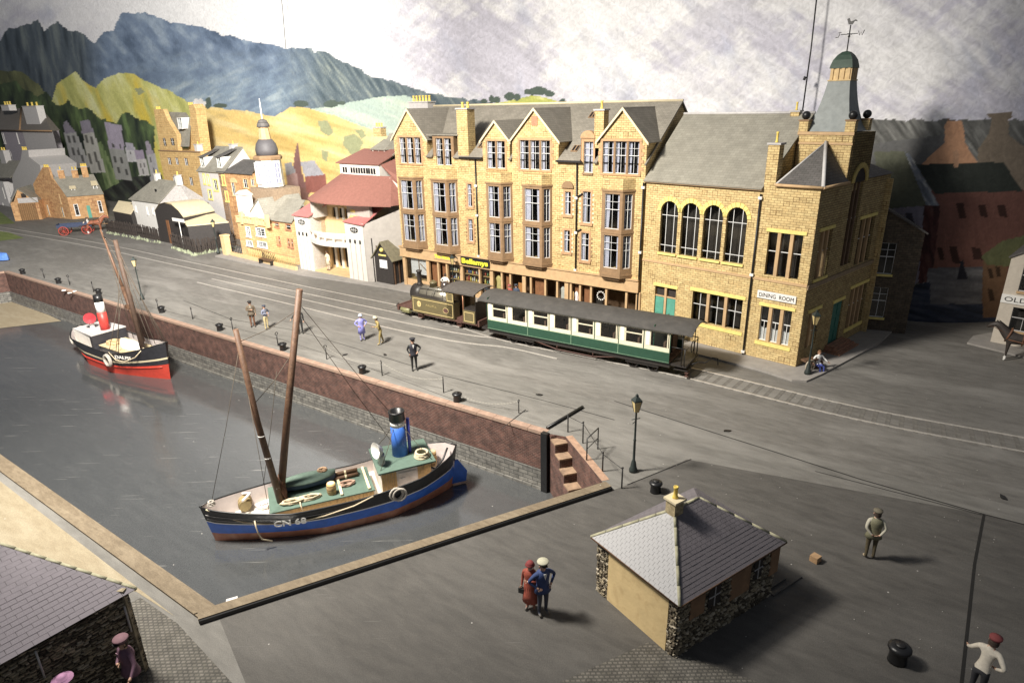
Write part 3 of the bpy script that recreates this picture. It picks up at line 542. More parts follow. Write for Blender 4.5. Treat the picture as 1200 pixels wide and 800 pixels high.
def board(name, mask, **props):
    ids = np.full(U.shape, -1); used = np.zeros(U.shape, bool)
    used[:-1, :-1] |= mask; used[1:, :-1] |= mask; used[:-1, 1:] |= mask; used[1:, 1:] |= mask
    ids[used] = np.arange(used.sum()); P = PV[used]; o0 = P.mean(0); o0[2] = P[:, 2].min()
    q = np.stack([ids[:-1, :-1][mask], ids[:-1, 1:][mask], ids[1:, 1:][mask], ids[1:, :-1][mask]], -1)
    me = bpy.data.meshes.new(name); me.vertices.add(len(P)); me.vertices.foreach_set('co', (P-o0).ravel()); me.loops.add(q.size); me.loops.foreach_set('vertex_index', q.ravel()); me.polygons.add(len(q)); me.polygons.foreach_set('loop_start', np.arange(len(q))*4)
    me.update(calc_edges=True); me.polygons.foreach_set('use_smooth', np.ones(len(q), bool)); ca = me.color_attributes.new('paint', 'FLOAT_COLOR', 'POINT'); ca.data.foreach_set('color', np.c_[col[used], np.ones(used.sum())].ravel()); me.materials.append(M_mural)
    o = bpy.data.objects.new(name, me); COL.objects.link(o); o.location = o0
    for k_, v_ in props.items(): o[k_] = v_
    return o
fid = idm[:-1, :-1]
for k, nm, kind in ((0, 'sky', 'structure'), (1, 'mountains', 'structure'), (2, 'hills', 'structure'), (3, 'woodland', 'stuff'), (4, 'painted_street', 'structure')):
    board(nm, fid == k, kind=kind)
for i, lb in enumerate(HZ):
    mk = fid == 10+i
    if mk.any(): board('painted_figure' if 'figure' in lb else 'painted_house', mk, label=lb, category='painted figure' if 'figure' in lb else 'painted house')
# two thin cracks/wires hanging before the sky board
for (a, b, lb, r) in (((327, -30), (335, 57), 'fine dark thread hanging in front of the painted mountains', .012), ((959, -20), (940, 133), 'thick black cable rising behind the ridge of the dining room', .045)):
    f = Fr((12, 47, 0), -36) if r > .02 else Fr((-30, 76, 0), -36); p, q_ = f.px(*a), f.px(*b); mb = MB(f); mb.tube([(p[0], 0, p[1]), ((p[0]+q_[0])/2+.05, 0, (p[1]+q_[1])/2), (q_[0], 0, q_[1])], r if r > .02 else .03, 5)
    if r > .02: pt = f.px(943, 92); mb.tube([(pt[0]-.03, 0, pt[1]-.1), (pt[0]+.03, 0, pt[1]+.1)], .09, 6)
    tag(mb.build('hanging_cable' if r > .02 else 'hanging_thread', M_black, None), lb, 'cable' if r > .02 else 'thread')

# ------------------------------------------------------------------ building helpers
def wall(mb, x0, x1, z0, z1, holes=(), y=0, m=0, d=.22, mr=None):
    """a wall face in the plane y with real openings and reveals; holes (a, b, c, d) = x0, x1, z0, z1"""
    xs = sorted({x0, x1, *[h[0] for h in holes], *[h[1] for h in holes]}); zs = sorted({z0, z1, *[h[2] for h in holes], *[h[3] for h in holes]})
    xs = [x for x in xs if x0-1e-6 <= x <= x1+1e-6]; zs = [z for z in zs if z0-1e-6 <= z <= z1+1e-6]
    for i in range(len(xs)-1):
        for j in range(len(zs)-1):
            cx, cz = (xs[i]+xs[i+1])/2, (zs[j]+zs[j+1])/2
            if any(h[0] < cx < h[1] and h[2] < cz < h[3] for h in holes): continue
            mb.face([(xs[i], y, zs[j]), (xs[i+1], y, zs[j]), (xs[i+1], y, zs[j+1]), (xs[i], y, zs[j+1])], m)
    q = m if mr is None else mr
    for a, b, c, e in [h[:4] for h in holes]:
        mb.face([(a, y, c), (b, y, c), (b, y+d, c), (a, y+d, c)], q); mb.face([(a, y, e), (a, y+d, e), (b, y+d, e), (b, y, e)], q)
        mb.face([(a, y, c), (a, y+d, c), (a, y+d, e), (a, y, e)], q); mb.face([(b, y, c), (b, y, e), (b, y+d, e), (b, y+d, c)], q)
BK = [.62]
def glazing(fr, th, a, b, c, e, y=0, d=.13, n=1, frame=M_trim, fw_=.07, bars='sash', curtain=M_lilac, cw=.28, sill=True, surround=0, sur_m=None, bar_m=None, mull=.09, back=M_dark, lintel=None, name='window'):
    """one window in an opening a..b, c..e: frame and sill (part), pane, glazing bars and curtain (sub-parts)"""
    bar_m = bar_m or M_whitew; mats = [frame, sur_m or frame]
    mb = MB(fr)
    if surround:
        s = surround; mb.box(a-s, a, y-.03, y+.02, c-s, e+s, 1); mb.box(b, b+s, y-.03, y+.02, c-s, e+s, 1); mb.box(a, b, y-.03, y+.02, e, e+s, 1)
    if sill: s = surround; mb.box(a-s-.04, b+s+.04, y-.09, y+.02, c-max(s, .09)-.03, c, 1)
    g = mull; W_ = (b-a-g*(n-1))/n; yy = y+d
    for k in range(1, n): x = a+W_*k+g*(k-1); mb.box(x, x+g, y+.0, yy+.03, c, e, 0)
    mb.box(a, b, yy-.01, yy+.02, c, c+.05, 0) if not mb.f else None
    wn = mb.build(name, mats, th)
    P = MB(fr); B = MB(fr); C = MB(fr); K = MB(fr)
    for k in range(n):
        x0 = a+k*(W_+g); x1 = x0+W_; zm = c+(e-c)*.56
        P.face([(x0, yy, c), (x1, yy, c), (x1, yy, e), (x0, yy, e)])
        t = .022*BK[0]
        def bar(xa, xb, za, zb): B.box(xa, xb, yy-.03, yy+.012, za, zb)
        if bars in ('sash', 'sash1', 'grid'):
            bar(x0, x0+t*1.3, c, e); bar(x1-t*1.3, x1, c, e); bar(x0+t*1.3, x1-t*1.3, c, c+t*2); bar(x0+t*1.3, x1-t*1.3, e-t*1.6, e); bar(x0+t*1.3, x1-t*1.3, zm-t, zm+t)
            xm = (x0+x1)/2; 
            if W_ > .4: bar(xm-t*.6, xm+t*.6, c+t*2, zm-t)
            if bars != 'sash1':
                if W_ > .4: bar(xm-t*.6, xm+t*.6, zm+t, e-t*1.6)
                zq = (zm+e)/2; bar(x0+t*1.3, x1-t*1.3, zq-t*.5, zq+t*.5)
            if bars == 'grid': zq = (zm+c)/2; bar(x0+t*1.3, x1-t*1.3, zq-.011, zq+.011)
        elif bars == 'lead':
            for f_ in (.28, .72): xx = x0+W_*f_; bar(xx-.012, xx+.012, c, e)
            for f_ in (.14, .72): q = c+(e-c)*f_; bar(x0, x1, q-.012, q+.012)
        elif bars == 'cross': xm = (x0+x1)/2; bar(xm-.012, xm+.012, c, e); bar(x0, x1, zm-.012, zm+.012)
        elif bars == 'mid': bar(x0, x1, zm-.015, zm+.015)
        if curtain:
            for sgn, xx in ((0, x0), (1, x1)):
                w2 = W_*cw*random.uniform(.75, 1.2)*(1 if sgn == 0 else .6); nn = 6; rows = []
                for zf in (c+.03, c+(e-c)*.45, e-.02):
                    kk = 1.0 if zf > c+.5 else random.uniform(.75, 1.05)
                    rows.append([((xx+.02+w2*kk*q/nn) if sgn == 0 else (xx-.02-w2*kk*q/nn), yy+.07+(.02 if q % 2 else -.01), zf) for q in range(nn+1)])
                C.grid(rows, False)
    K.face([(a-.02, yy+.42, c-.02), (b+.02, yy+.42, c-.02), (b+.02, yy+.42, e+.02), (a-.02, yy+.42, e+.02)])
    P.build('pane', GL, wn)
    if B.f: B.build('glazing_bar', bar_m, wn)
    if C.f: C.build('curtain', curtain, wn)
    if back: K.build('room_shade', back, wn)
    return wn
def pots(th_or, fr, xs, y, z, r=.09, h=.32, m=None):
    for x in xs:
        mb = MB(fr); mb.lathe([(r*1.15, 0), (r*1.15, .04), (r*.85, .07), (r*.75, h*.8), (r*.95, h*.84), (r*.95, h), (r*.6, h), (r*.6, h*.6)], (x, y, z), 9)
        mb.build('chimney_pot', m or M_pot, th_or)
def chimney(fr, th, x0, x1, y0, y1, z0, z1, m, cap=M_grey, npots=2, pr=.09, ph=.32, along='x', pm=None, cp=.06):
    mb = MB(fr); mb.box(x0, x1, y0, y1, z0, z1, 0); mb.box(x0-cp, x1+cp, y0-cp, y1+cp, z1, z1+.09, 1); c = mb.build('chimney', [m, cap], th)
    for k in range(npots):
        f = (k+.5)/npots
        x, y = (x0+(x1-x0)*f, (y0+y1)/2) if along == 'x' else ((x0+x1)/2, y0+(y1-y0)*f); pots(c, fr, [x], y, z1+.09, pr, ph, pm)
    return c
def gable_roof(fr, th, x0, x1, y0, y1, ze, zr, m, th_=.07, over=.12, axis='x', ridge=M_greyl, hip=None):
    """pitched roof with ridge along axis"""
    mb = MB(fr)
    if axis == 'x':
        ym = (y0+y1)/2; k = (zr-ze)/(ym-y0); o = over
        mb.slab([(x0-o, y0-o, ze-k*o), (x1+o, y0-o, ze-k*o), (x1+o, ym, zr), (x0-o, ym, zr)], th_); mb.slab([(x1+o, y1+o, ze-k*o), (x0-o, y1+o, ze-k*o), (x0-o, ym, zr), (x1+o, ym, zr)], th_)
        r = mb.build('roof', m, th); mb = MB(fr); mb.tube([(x0-o, ym, zr+.01), (x1+o, ym, zr+.01)], .06, 5); mb.build('ridge_cap', ridge, r)
    else:
        xm = (x0+x1)/2; k = (zr-ze)/(xm-x0); o = over
        mb.slab([(x0-o, y1+0, ze-k*o), (x0-o, y0-o, ze-k*o), (xm, y0-o, zr), (xm, y1, zr)], th_); mb.slab([(x1+o, y0-o, ze-k*o), (x1+o, y1, ze-k*o), (xm, y1, zr), (xm, y0-o, zr)], th_)
        r = mb.build('roof', m, th); mb = MB(fr); mb.tube([(xm, y0-o, zr+.01), (xm, y1, zr+.01)], .045, 5); mb.build('ridge_cap', ridge, r)
    return r
def pipe(fr, th, x, z0, z1, y=-.08, r=.05, brackets=(.0, .5)):
    mb = MB(fr); mb.tube([(x, y, z0), (x, y, z1)], r, 6); p = mb.build('drainpipe', M_blackp, th)
    for f in brackets: mb = MB(fr); z = z1-(z1-z0)*f-.1; mb.box(x-.09, x+.09, y-.07, y+.06, z-.07, z+.07); mb.build('pipe_bracket', M_white, p)
    return p

# ------------------------------------------------------------------ the four-storey hotel
H1 = thing('hotel', 'long four storey yellow stone hotel with bay windows, gables and a row of shops', 'building', b1o)
W1 = 19.75; ZE = 9.85; ZR = 13.1; YR = 4.6; ZS = 3.1
def hz(y): return ZE+(ZR-ZE)*(y+.15)/(YR+.15)        # main roof height
narrow = [(6.72, 7.10, 6.55, 8.08), (6.68, 7.06, 4.15, 5.68), (14.50, 14.92, 6.6, 8.0), (14.46, 14.88, 4.25, 5.62), (15.76, 16.30, 6.2, 8.08), (15.70, 16.24, 3.85, 5.58)]
gab = [(-.02, 3.22, 12.95, 11.05), (8.15, 10.35, 12.15, 11.0), (10.55, 14.0, 12.85, 11.05), (16.75, 19.75, 12.8, 11.1)]
topw = [(.52, 2.62, 9.27, 11.05, 3), (8.52, 9.98, 9.2, 10.9, 2), (11.14, 13.4, 9.22, 10.98, 3), (17.02, 19.32, 9.22, 11.0, 3)]
bays = [(474, 491, 502, .35), (510, 528, 540, .35), (572, 589, 602, .6), (613, 635, 647, .6), (704, 727, 741, .6)]
holes = [n for n in narrow]
mb = MB(F1)
BY = []
for (u0_, u1_, u2_, _) in bays:
    xa = F1.px(u0_, 300, -.62)[0]; xb = F1.px(u1_, 300, -.62)[0]; xc = F1.px(u2_, 300, 0)[0]; c = xc-xb; BY.append((xa-c*.75, xa, xb, xc))
wall(mb, 0, W1, ZS, 9.1, d=.12, holes=narrow+[(B[0]+.12, B[3]-.12, 3.7, 8.2) for B in BY])
wall(mb, 0, W1, 9.1, ZE-.05, [(a, b, c, ZE-.05) for a, b, c, e, n in topw]+[(15.75, 16.38, 9.18, ZE-.05), (4.02, 5.42, 9.24, ZE-.05)])
mb.box(0, W1, 8.9, 9.0, 0, ZE); mb.face([(0, 0, 0), (0, 9, 0), (0, 9, ZE), (0, 4.6, ZR-.05), (0, 0, ZE)]); mb.face([(W1, 0, 0), (W1, 9, 0), (W1, 9, ZE), (W1, 4.6, ZR-.05), (W1, 0, ZE)])
mb.build('wall', M_stone, H1)
mb = MB(F1); mb.box(.05, W1-.05, 2.6, 2.7, 0, ZE-.1); mb.box(.05, W1-.05, .3, 2.6, 9.0, 9.06); mb.box(.05, W1-.05, .3, 2.6, 6.0, 6.06); mb.build('inner_wall', M_dark, H1)
# roof with its skirt, ridge and rooflights
mb = MB(F1); YC = 1.5; mb.slab([(-.08, YC, hz(YC)), (W1+.1, YC, hz(YC)), (W1+.1, YR, ZR), (-.08, YR, ZR)], .09)
cuts = sorted([(a, b) for a, b, c, e in gab]+[(3.75, 5.7), (15.55, 16.5)]); xk = -.08
for a, b in cuts+[(W1+.1, W1+.1)]:
    if a > xk+.02: mb.slab([(xk, -.22, ZE-.05), (a, -.22, ZE-.05), (a, YC, hz(YC)), (xk, YC, hz(YC))], .09)
    xk = max(xk, b)
mb.slab([(-.08, 9.2, ZE-.05), (W1+.1, 9.2, ZE-.05), (W1+.1, YR, ZR), (-.08, YR, ZR)], .09)
rf = mb.build('roof', M_slate, H1); mb = MB(F1); mb.tube([(-.1, YR, ZR+.02), (W1+.12, YR, ZR+.02)], .075, 6); mb.build('ridge_cap', M_cream, rf)
for (u, v) in ((681, 136), (672, 175), (561, 171), (577, 172)):
    x, z = F1.px(u, v, 2.0 if v < 150 else .5); y = (z-ZE)/(ZR-ZE)*(YR+.15)-.15; mb = MB(F1); k = (ZR-ZE)/(YR+.15)
    mb.slab([(x-.22, y-.25, hz(y-.25)+.05), (x+.22, y-.25, hz(y-.25)+.05), (x+.22, y+.25, hz(y+.25)+.05), (x-.22, y+.25, hz(y+.25)+.05)], .04, 0)
    for dx in (-.1, .12): mb.slab([(x+dx-.07, y-.2, hz(y-.2)+.057), (x+dx+.07, y-.2, hz(y-.2)+.057), (x+dx+.07, y+.2, hz(y+.2)+.057), (x+dx-.07, y+.2, hz(y+.2)+.057)], .012, 1)
    mb.build('rooflight', [M_trim, M_blackp], rf)
for gi, (a, b, za, ze) in enumerate(gab):
    t = (topw[0], topw[1], topw[2], topw[3])[gi]; xm = (a+b)/2; mb = MB(F1)
    wall(mb, a, b, ZE-.05, ze, [(t[0], t[1], ZE-.05, t[3])]); mb.face([(a, 0, ze), (b, 0, ze), (xm, 0, za)])
    yb = (ze-ZE)/(ZR-ZE)*(YR+.15)-.15
    for x in (a, b): mb.face([(x, 0, ZE-.06), (x, 0, ze), (x, yb, ze)])
    mb.box(t[0], t[1], .0, .2, t[3], t[3]+.01)
    g = mb.build('gable', M_stone, H1)
    ya = (za-ZE)/(ZR-ZE)*(YR+.15)-.15; o = .16; k = (za-ze)/(xm-a); mb = MB(F1)
    mb.slab([(a-o, -o, ze-k*o+.02), (xm, -o, za+.02), (xm, ya, za+.02), (a-o, yb, ze-k*o+.02)], .07); mb.slab([(xm, -o, za+.02), (b+o, -o, ze-k*o+.02), (b+o, yb, ze-k*o+.02), (xm, ya, za+.02)], .07); mb.build('gable_roof', M_slated if 0 else M_slate, g)
    mb = MB(F1)
    for s in (-1, 1):
        xe = xm+s*((b-a)/2+o); mb.face([(xe, -o-.01, ze-k*o-.12), (xe, -o-.01, ze-k*o+.03), (xm, -o-.01, za+.03), (xm, -o-.01, za-.14)]); mb.face([(xe, -o+.04, ze-k*o-.12), (xe, -o+.04, ze-k*o+.03), (xm, -o+.04, za+.03), (xm, -o+.04, za-.14)])
        mb.face([(xe, -o-.01, ze-k*o+.03), (xe, -o+.04, ze-k*o+.03), (xm, -o+.04, za+.03), (xm, -o-.01, za+.03)])
    mb.build('bargeboard', M_cream, g)
    if gi == 2: mb = MB(F1); mb.box(xm-.22, xm+.22, -.04, 0, 11.85, 12.4); mb.build('crest_panel', M_terra, g)
    # toothed quoins beside the window
    mb = MB(F1); mb.box(t[0]-.14, t[1]+.14, -.05, .0, t[3], t[3]+.13); mb.box(t[0]-.14, t[1]+.14, -.07, .0, t[2]-.12, t[2])
    q = 0; z = t[2]
    while z < t[3]-.05:
        ww = .28 if q % 2 else .14
        if gi != 1: mb.box(t[0]-ww, t[0], -.03, 0, z, min(z+.2, t[3])); mb.box(t[1], t[1]+ww, -.03, 0, z, min(z+.2, t[3]))
        else: mb.box(t[0]-.12, t[0], -.03, 0, z, min(z+.2, t[3])); mb.box(t[1], t[1]+.12, -.03, 0, z, min(z+.2, t[3]))
        z += .2; q += 1
    mb.build('window_surround', mat('pink_brown_stone', (.46, .28, .15), .85, .2, 5, .3), g)
    glazing(F1, H1, *t[:4], d=.1, n=t[4], frame=M_trim, sill=False, mull=.13)
# the flat topped dormer and the narrow one
glazing(F1, H1, 4.02, 5.42, 9.24, 11.02, n=2, frame=M_trim, sill=False, mull=.13)
mb = MB(F1); wall(mb, 3.75, 5.7, ZE-.05, 11.2, [(4.02, 5.42, ZE-.05, 11.02)]); mb.box(3.75, 3.8, .0, 2, ZE-.1, 11.2); mb.box(5.65, 5.7, 0, 2, ZE-.1, 11.2); mb.box(3.3, 6.15, -.1, 2.2, 11.2, 11.27, 1); mb.build('dormer', [M_trim, M_slate], H1)
glazing(F1, H1, 15.75, 16.38, 9.18, 10.95, n=1, frame=M_trim, sill=True, cw=.5)
mb = MB(F1); wall(mb, 15.55, 16.5, ZE-.05, 11.1, [(15.75, 16.38, ZE-.05, 10.95)]); mb.box(15.55, 15.6, 0, 2, ZE-.1, 11.1); mb.box(15.58, 16.5, -.02, 1.9, 11.1, 11.15); mb.prism([(15.55+.48+.48*math.cos(a), 11.15+.42*math.sin(a)) for a in np.linspace(0, math.pi, 11)], 'y', -.08, .25); mb.build('dormer', mat('pink_brown_stone', (.5, .3, .15)), H1)
mb = MB(F1); mb.prism([(14.7+.42*math.cos(a), 8.22+.42*math.sin(a)) for a in np.linspace(0, math.pi, 11)], 'y', -.1, 0); mb.build('window_hood', M_trim, H1)
for i, n in enumerate(narrow):
    glazing(F1, H1, *n, d=.07, frame=M_trim, sur_m=mat('pink_brown_stone', (.5, .3, .15)), surround=.13, cw=.35, bars='sash')
    mb = MB(F1); z = n[2]
    while z < n[3]-.2: mb.box(n[0]-.24, n[0]-.13, -.025, 0, z, z+.13); mb.box(n[1]+.13, n[1]+.24, -.025, 0, z, z+.13); z += .27
    mb.build('quoins', M_cream if i in (2, 3, 4) else M_trim, H1)
# bay windows
for bi, (x0, xa, xb, x1) in enumerate(BY):
    Y = -.62; zb, zt = 3.3, 8.36; mb = MB(F1)
    fl_ = F1.sub(x0, 0, math.degrees(math.atan2(Y, xa-x0))); ll = math.hypot(xa-x0, Y); frt = F1.sub(xa, Y, 0); lf = xb-xa; frr = F1.sub(xb, Y, math.degrees(math.atan2(-Y, x1-xb))); lr = math.hypot(x1-xb, Y)
    rows = [(3.75, 5.72), (6.1, 8.12)]; bay = None
    for k, (f_, l_, mg) in enumerate(((fl_, ll, .12), (frt, lf, .18), (frr, lr, .14))):
        hs_ = [(mg, l_-mg, z0, z1) for z0, z1 in rows]; mm = MB(f_); wall(mm, 0, l_, zb, zt, hs_, d=.1)
        mm.box(-.03, l_+.03, -.05, 0, zt-.1, zt+.0); mm.box(-.03, l_+.03, -.05, .0, zb, zb+.1); mm.box(-.02, l_+.02, -.03, 0, 5.84, 5.98)
        o = mm.build('bay_window' if bay is None else 'bay_face', M_trim, H1 if bay is None else bay); bay = bay or o
    for k, (f_, l_, mg) in enumerate(((fl_, ll, .12), (frt, lf, .18), (frr, lr, .14))):
        for z0, z1 in rows: glazing(f_, H1, mg, l_-mg, z0, z1, d=.08, frame=M_trim, sill=False, cw=.30 if k == 1 else .34, back=None)
    mb = MB(F1); pl = [(x0, 0), (xa, Y), (xb, Y), (x1, 0)]; mb.prism([(x0-.04, .02), (xa-.02, Y-.04), (xb+.02, Y-.04), (x1+.04, .02)], 'z', zb-.12, zb); mb.prism([(x0+.15, .0), (xa+.12, Y+.15), (xb-.12, Y+.15), (x1-.15, 0)], 'z', zb-.3, zb-.12); mb.build('bay_base', M_woodd if 0 else M_trim, bay)
    mb = MB(F1); mb.prism(pl, 'z', zt, 8.98); mb.build('bay_parapet', M_stone, bay)
# chimneys
chimney(F1, H1, 6.07, 6.98, -.04, .75, 9.2, 12.85, M_stone, npots=2, pr=.1, ph=.36)
chimney(F1, H1, 16.42, 17.02, .0, .6, 10.6, 12.65, M_stone, npots=1, pr=.08, ph=.45)
x, z = F1.px(484, 127, YR); chimney(F1, H1, x-.1, x+1.9, YR-.35, YR+.5, ZR-.3, ZR+.28, M_grey, npots=6, pr=.1, ph=.42)
mb = MB(F1); mb.box(6.3, 8.2, -.28, -.1, 9.76, 9.86); mb.box(13.95, 15.7, -.28, -.1, 9.76, 9.86); mb.build('gutter', M_black, H1)
pipe(F1, H1, 7.55, 3.15, 9.75, brackets=(.25, .55, .98)); pipe(F1, H1, 15.35, 3.15, 9.75, brackets=(.3, .62, .98)); pipe(F1, H1, 19.72, .15, 8.8, y=-.12, brackets=(.02, .45))
mb = MB(F1); mb.tube([(15.35, -.08, 7.7), (15.75, -.1, 7.95)], .045, 6); mb.tube([(15.35, -.08, 5.6), (15.7, -.1, 5.8)], .045, 6); mb.build('drainpipe', M_blackp, H1)
# cornice and shop fronts
mb = MB(F1); mb.box(-.08, W1, -.22, .05, 2.42, 3.08); mb.box(-.14, W1, -.3, .05, 3.08, 3.14); mb.box(-.1, W1, -.26, .05, 2.36, 2.42); mb.build('cornice', M_tan2, H1)
pil = [476, 503, 515, 525, 542, 563, 577, 589, 599, 615, 623, 640, 654, 665, 670, 681, 694, 712, 736, 750]; XP = [F1.px(u, 322, 0)[0] for u in pil]
for i, x in enumerate(XP): mb = MB(F1); wd = .14 if i in (0, 1, 4, 6, 9, 13, 19) else .07; mb.box(x-wd, x+wd, -.12, .06, .1, 2.36); mb.build('pilaster', M_tan2, H1)
doorix = {1, 2, 7, 10, 14, 15}
M_disp = mat('shop_display', (.5, .42, .3), .8, .9, 5, .4)
for i in range(len(XP)-1):
    a, b = XP[i]+.12, XP[i+1]-.12
    if b-a < .15: continue
    if i in doorix: mb = MB(F1); mb.box(a, b, .25, .3, .1, 2.3); mb.build('shop_door', mat('brown_door', (.20, .09, .04), .6), H1)
    else:
        mb = MB(F1); mb.box(a, b, -.02, .06, .1, .62 if i not in (3, 4) else .4); mb.build('stall_riser', M_tan2, H1)
        mb = MB(F1); mb.face([(a, .02, .6), (b, .02, .6), (b, .02, 2.36), (a, .02, 2.36)]); mb.build('shop_window', GL, H1)
        mb = MB(F1); mb.box(a, b, .1, .9, .4, .55); mb.build('display_shelf', M_wood, H1)
mb = MB(F1); mb.box(.1, W1-.1, 1.3, 1.35, .1, 3.0); mb.box(.1, W1-.1, -.0, 1.3, .08, .12); mb.build('shop_interior', M_inbr, H1)
# window displays: blind, posters, garments
mb = MB(F1); a, b = XP[0]+.55, XP[1]-.2; mb.face([(a, .1, 1.05), (b, .1, 1.05), (b, .1, 2.3), (a, .1, 2.3)]); tb = mb.build('window_blind', M_curt, H1); mb = MB(F1); mb.tube([((a+b)/2+.15, .05, 1.9), (b-.1, .05, 1.45)], .03, 4); mb.box((a+b)/2-.02, (a+b)/2+.03, .03, .07, .6, 2.3); mb.build('window_post', M_trim, H1)
rnd = random.Random(3); DC = [mat('goods_'+n, c, .7, .3, 14, .3) for n, c in (('white', (.7, .68, .62)), ('red', (.5, .10, .06)), ('green', (.14, .3, .18)), ('blue', (.16, .22, .42)), ('yellow', (.75, .62, .16)), ('orange', (.62, .28, .1)))]
for i in (4, 5, 3):
    a, b = XP[i]+.14, XP[i+1]-.14; n = max(3, int((b-a)/.16))
    for r_ in range(3):
        mb = [MB(F1) for _ in DC]
        for k in range(n):
            x = a+(b-a)*(k+.5)/n; z0 = .62+.55*r_; hh = rnd.uniform(.16, .42); q = rnd.randrange(6); mb[q].lathe([(.05, 0), (.065, hh*.5), (.03, hh*.8), (.035, hh)], (x, .2+.05*r_, z0), 7)
        for q, m_ in enumerate(mb):
            if m_.f: m_.build('shop_goods', DC[q], H1, 'stuff')
        mb = MB(F1); mb.box(a, b, .12, .4, .58+.55*r_, .61+.55*r_); mb.build('display_shelf', M_wood, H1)
def garment(x, z, h, wd, m, nm='coat_display'):
    mb = MB(F1); rows = []
    for f, w_ in ((0, .5), (.3, .42), (.6, .36), (.85, .5), (1, .12)):
        rows.append([(x+wd*w_*math.cos(t), .3+.08*math.sin(t), z+h*f) for t in np.linspace(0, 2*math.pi, 10)[:-1]])
    mb.grid(rows, True, 0, True, True, True); mb.tube([(x-wd*.5, .3, z+h*.84), (x-wd*.62, .28, z+h*.35)], .05, 6); mb.tube([(x+wd*.5, .3, z+h*.84), (x+wd*.62, .28, z+h*.35)], .05, 6); mb.build(nm, m, H1)
garment(F1.px(585, 335, .3)[0], .75, 1.15, .5, mat('goods_yellow2', (.72, .60, .25), .8, .2, 10)); garment(F1.px(660, 345, .3)[0], .9, .95, .42, DC[0]); garment(F1.px(676, 350, .3)[0], .8, .9, .3, M_curt)
for u, m_ in ((612, DC[5]), (668, M_wood), (702, M_dark)):
    x = F1.px(u, 340, .4)[0]; mb = MB(F1); mb.box(x-.3, x+.3, .38, .42, .8, 1.6); mb.build('display_board', m_, H1)
x, z = F1.px(704, 352, .0); mb = MB(F1)
for k in range(12): a = 2*math.pi*k/12; mb.box(x+.26*math.cos(a)-.035, x+.26*math.cos(a)+.035, -.0, .012, 1.75+.26*math.sin(a)-.04, 1.75+.26*math.sin(a)+.04)
mb.build('window_lettering', M_white, H1)
# fascia signs
M_signy = mat('sign_yellow', (.88, .82, .06), .5, .05, 4, .05); M_signb = mat('sign_black', (.02, .02, .02), .4)
x0, x1 = F1.px(540, 300, -.3)[0], F1.px(573.5, 308, -.3)[0]; mb = MB(F1); mb.box(x0, x1, -.34, -.3, 2.5, 3.04); sg = mb.build('shop_sign', M_signb, H1); txt('Bellamys', F1, x0+.1, 2.62, -.345, .34, M_signy, sg, x1-x0-.2, bold=.02)
x0, x1 = F1.px(509, 297, -.25)[0], F1.px(530, 303, -.25)[0]; mb = MB(F1); mb.box(x0-.06, x1+.04, -.27, -.24, 2.56, 2.98); sg = mb.build('shop_sign', M_tan2, H1); txt('The Flume', F1, x0, 2.66, -.275, .24, M_signy, sg, x1-x0-.05, bold=.015); mb = MB(F1); mb.tube([(x1+.32+.2*math.cos(t), -.3, 2.76+.2*math.sin(t)) for t in np.linspace(.5, 5.4, 12)], .035, 5); mb.build('sign_scroll', M_signb, sg)

BK[0] = .85
# ------------------------------------------------------------------ the corner dining room hall
o2 = G(932, 432); D2 = thing('dining_hall', 'yellow stone corner hall with arched windows, DINING ROOM sign and corner tower', 'building', o2)
F2s = Fr(o2, 41)
XL = -9.45; Z2 = 8.9; XM = -2.75
arches = [(-8.42, -7.33), (-7.12, -6.02), (-5.80, -4.70), (-4.50, -3.38)]; za0, zsp = 4.98, 7.32
ah = [(a, b, za0, 7.9) for a, b in arches]
gw = (-6.08, -3.15, 1.36, 3.1); dr = (-8.5, -7.12, .12, 2.98); uw = (-2.2, -.5, 4.62, 6.85); dw = (-2.14, -.54, 1.1, 3.0)
mb = MB(F2); wall(mb, XL, 0, 0, Z2, ah+[gw, dr, uw, dw])
for a, b in arches:
    r = (b-a)/2; c = (a+b)/2; zt = 7.9; rz = zt-zsp; n = 8
    for s in (-1, 1):
        P = [(c+s*r*math.cos(t), zsp+rz*math.sin(t)) for t in np.linspace(0, math.pi/2, n)]
        for p, q in zip(P, P[1:]): mb.face([(p[0], 0, p[1]), (q[0], 0, q[1]), (q[0], 0, zt), (c+s*r, 0, zt) if p is P[0] else (p[0], 0, zt)]) ; mb.face([(p[0], 0, p[1]), (q[0], 0, q[1]), (q[0], .2, q[1]), (p[0], .2, p[1])])
mb.box(XL, XL+.2, .01, 8, 0, Z2); mb.box(XL, 1.0, 8, 8.1, 0, Z2); mb.build('wall', M_stone, D2)
mb = MB(F2); mb.box(XL+.2, -.3, 1.6, 1.7, 0, Z2-.1); mb.box(XL+.2, -.3, .3, 1.6, 4.2, 4.26); mb.build('inner_wall', M_dark, D2)
mb = MB(F2)
for a, b in arches:                                   # yellow voussoirs round each arch
    r = (b-a)/2; c = (a+b)/2; rz = 7.9-zsp
    for k in range(9):
        t0, t1 = math.pi*k/9+.02, math.pi*(k+1)/9-.02
        mb.prism([(c+r*math.cos(t0), zsp+rz*math.sin(t0)), (c+(r+.2)*math.cos(t0), zsp+(rz+.24)*math.sin(t0)), (c+(r+.2)*math.cos(t1), zsp+(rz+.24)*math.sin(t1)), (c+r*math.cos(t1), zsp+rz*math.sin(t1))], 'y', -.035, .0)
mb.build('arch_stones', M_yel, D2)
for a, b in arches: glazing(F2, D2, a, b, za0, 7.9, n=1, frame=M_yel, bars='lead', curtain=None, d=.16, sill=True, bar_m=M_whitew)
mb = MB(F2); mb.box(XL, 0.0, -.05, .0, 4.32, 4.46); mb.build('string_course', M_tan2, D2)
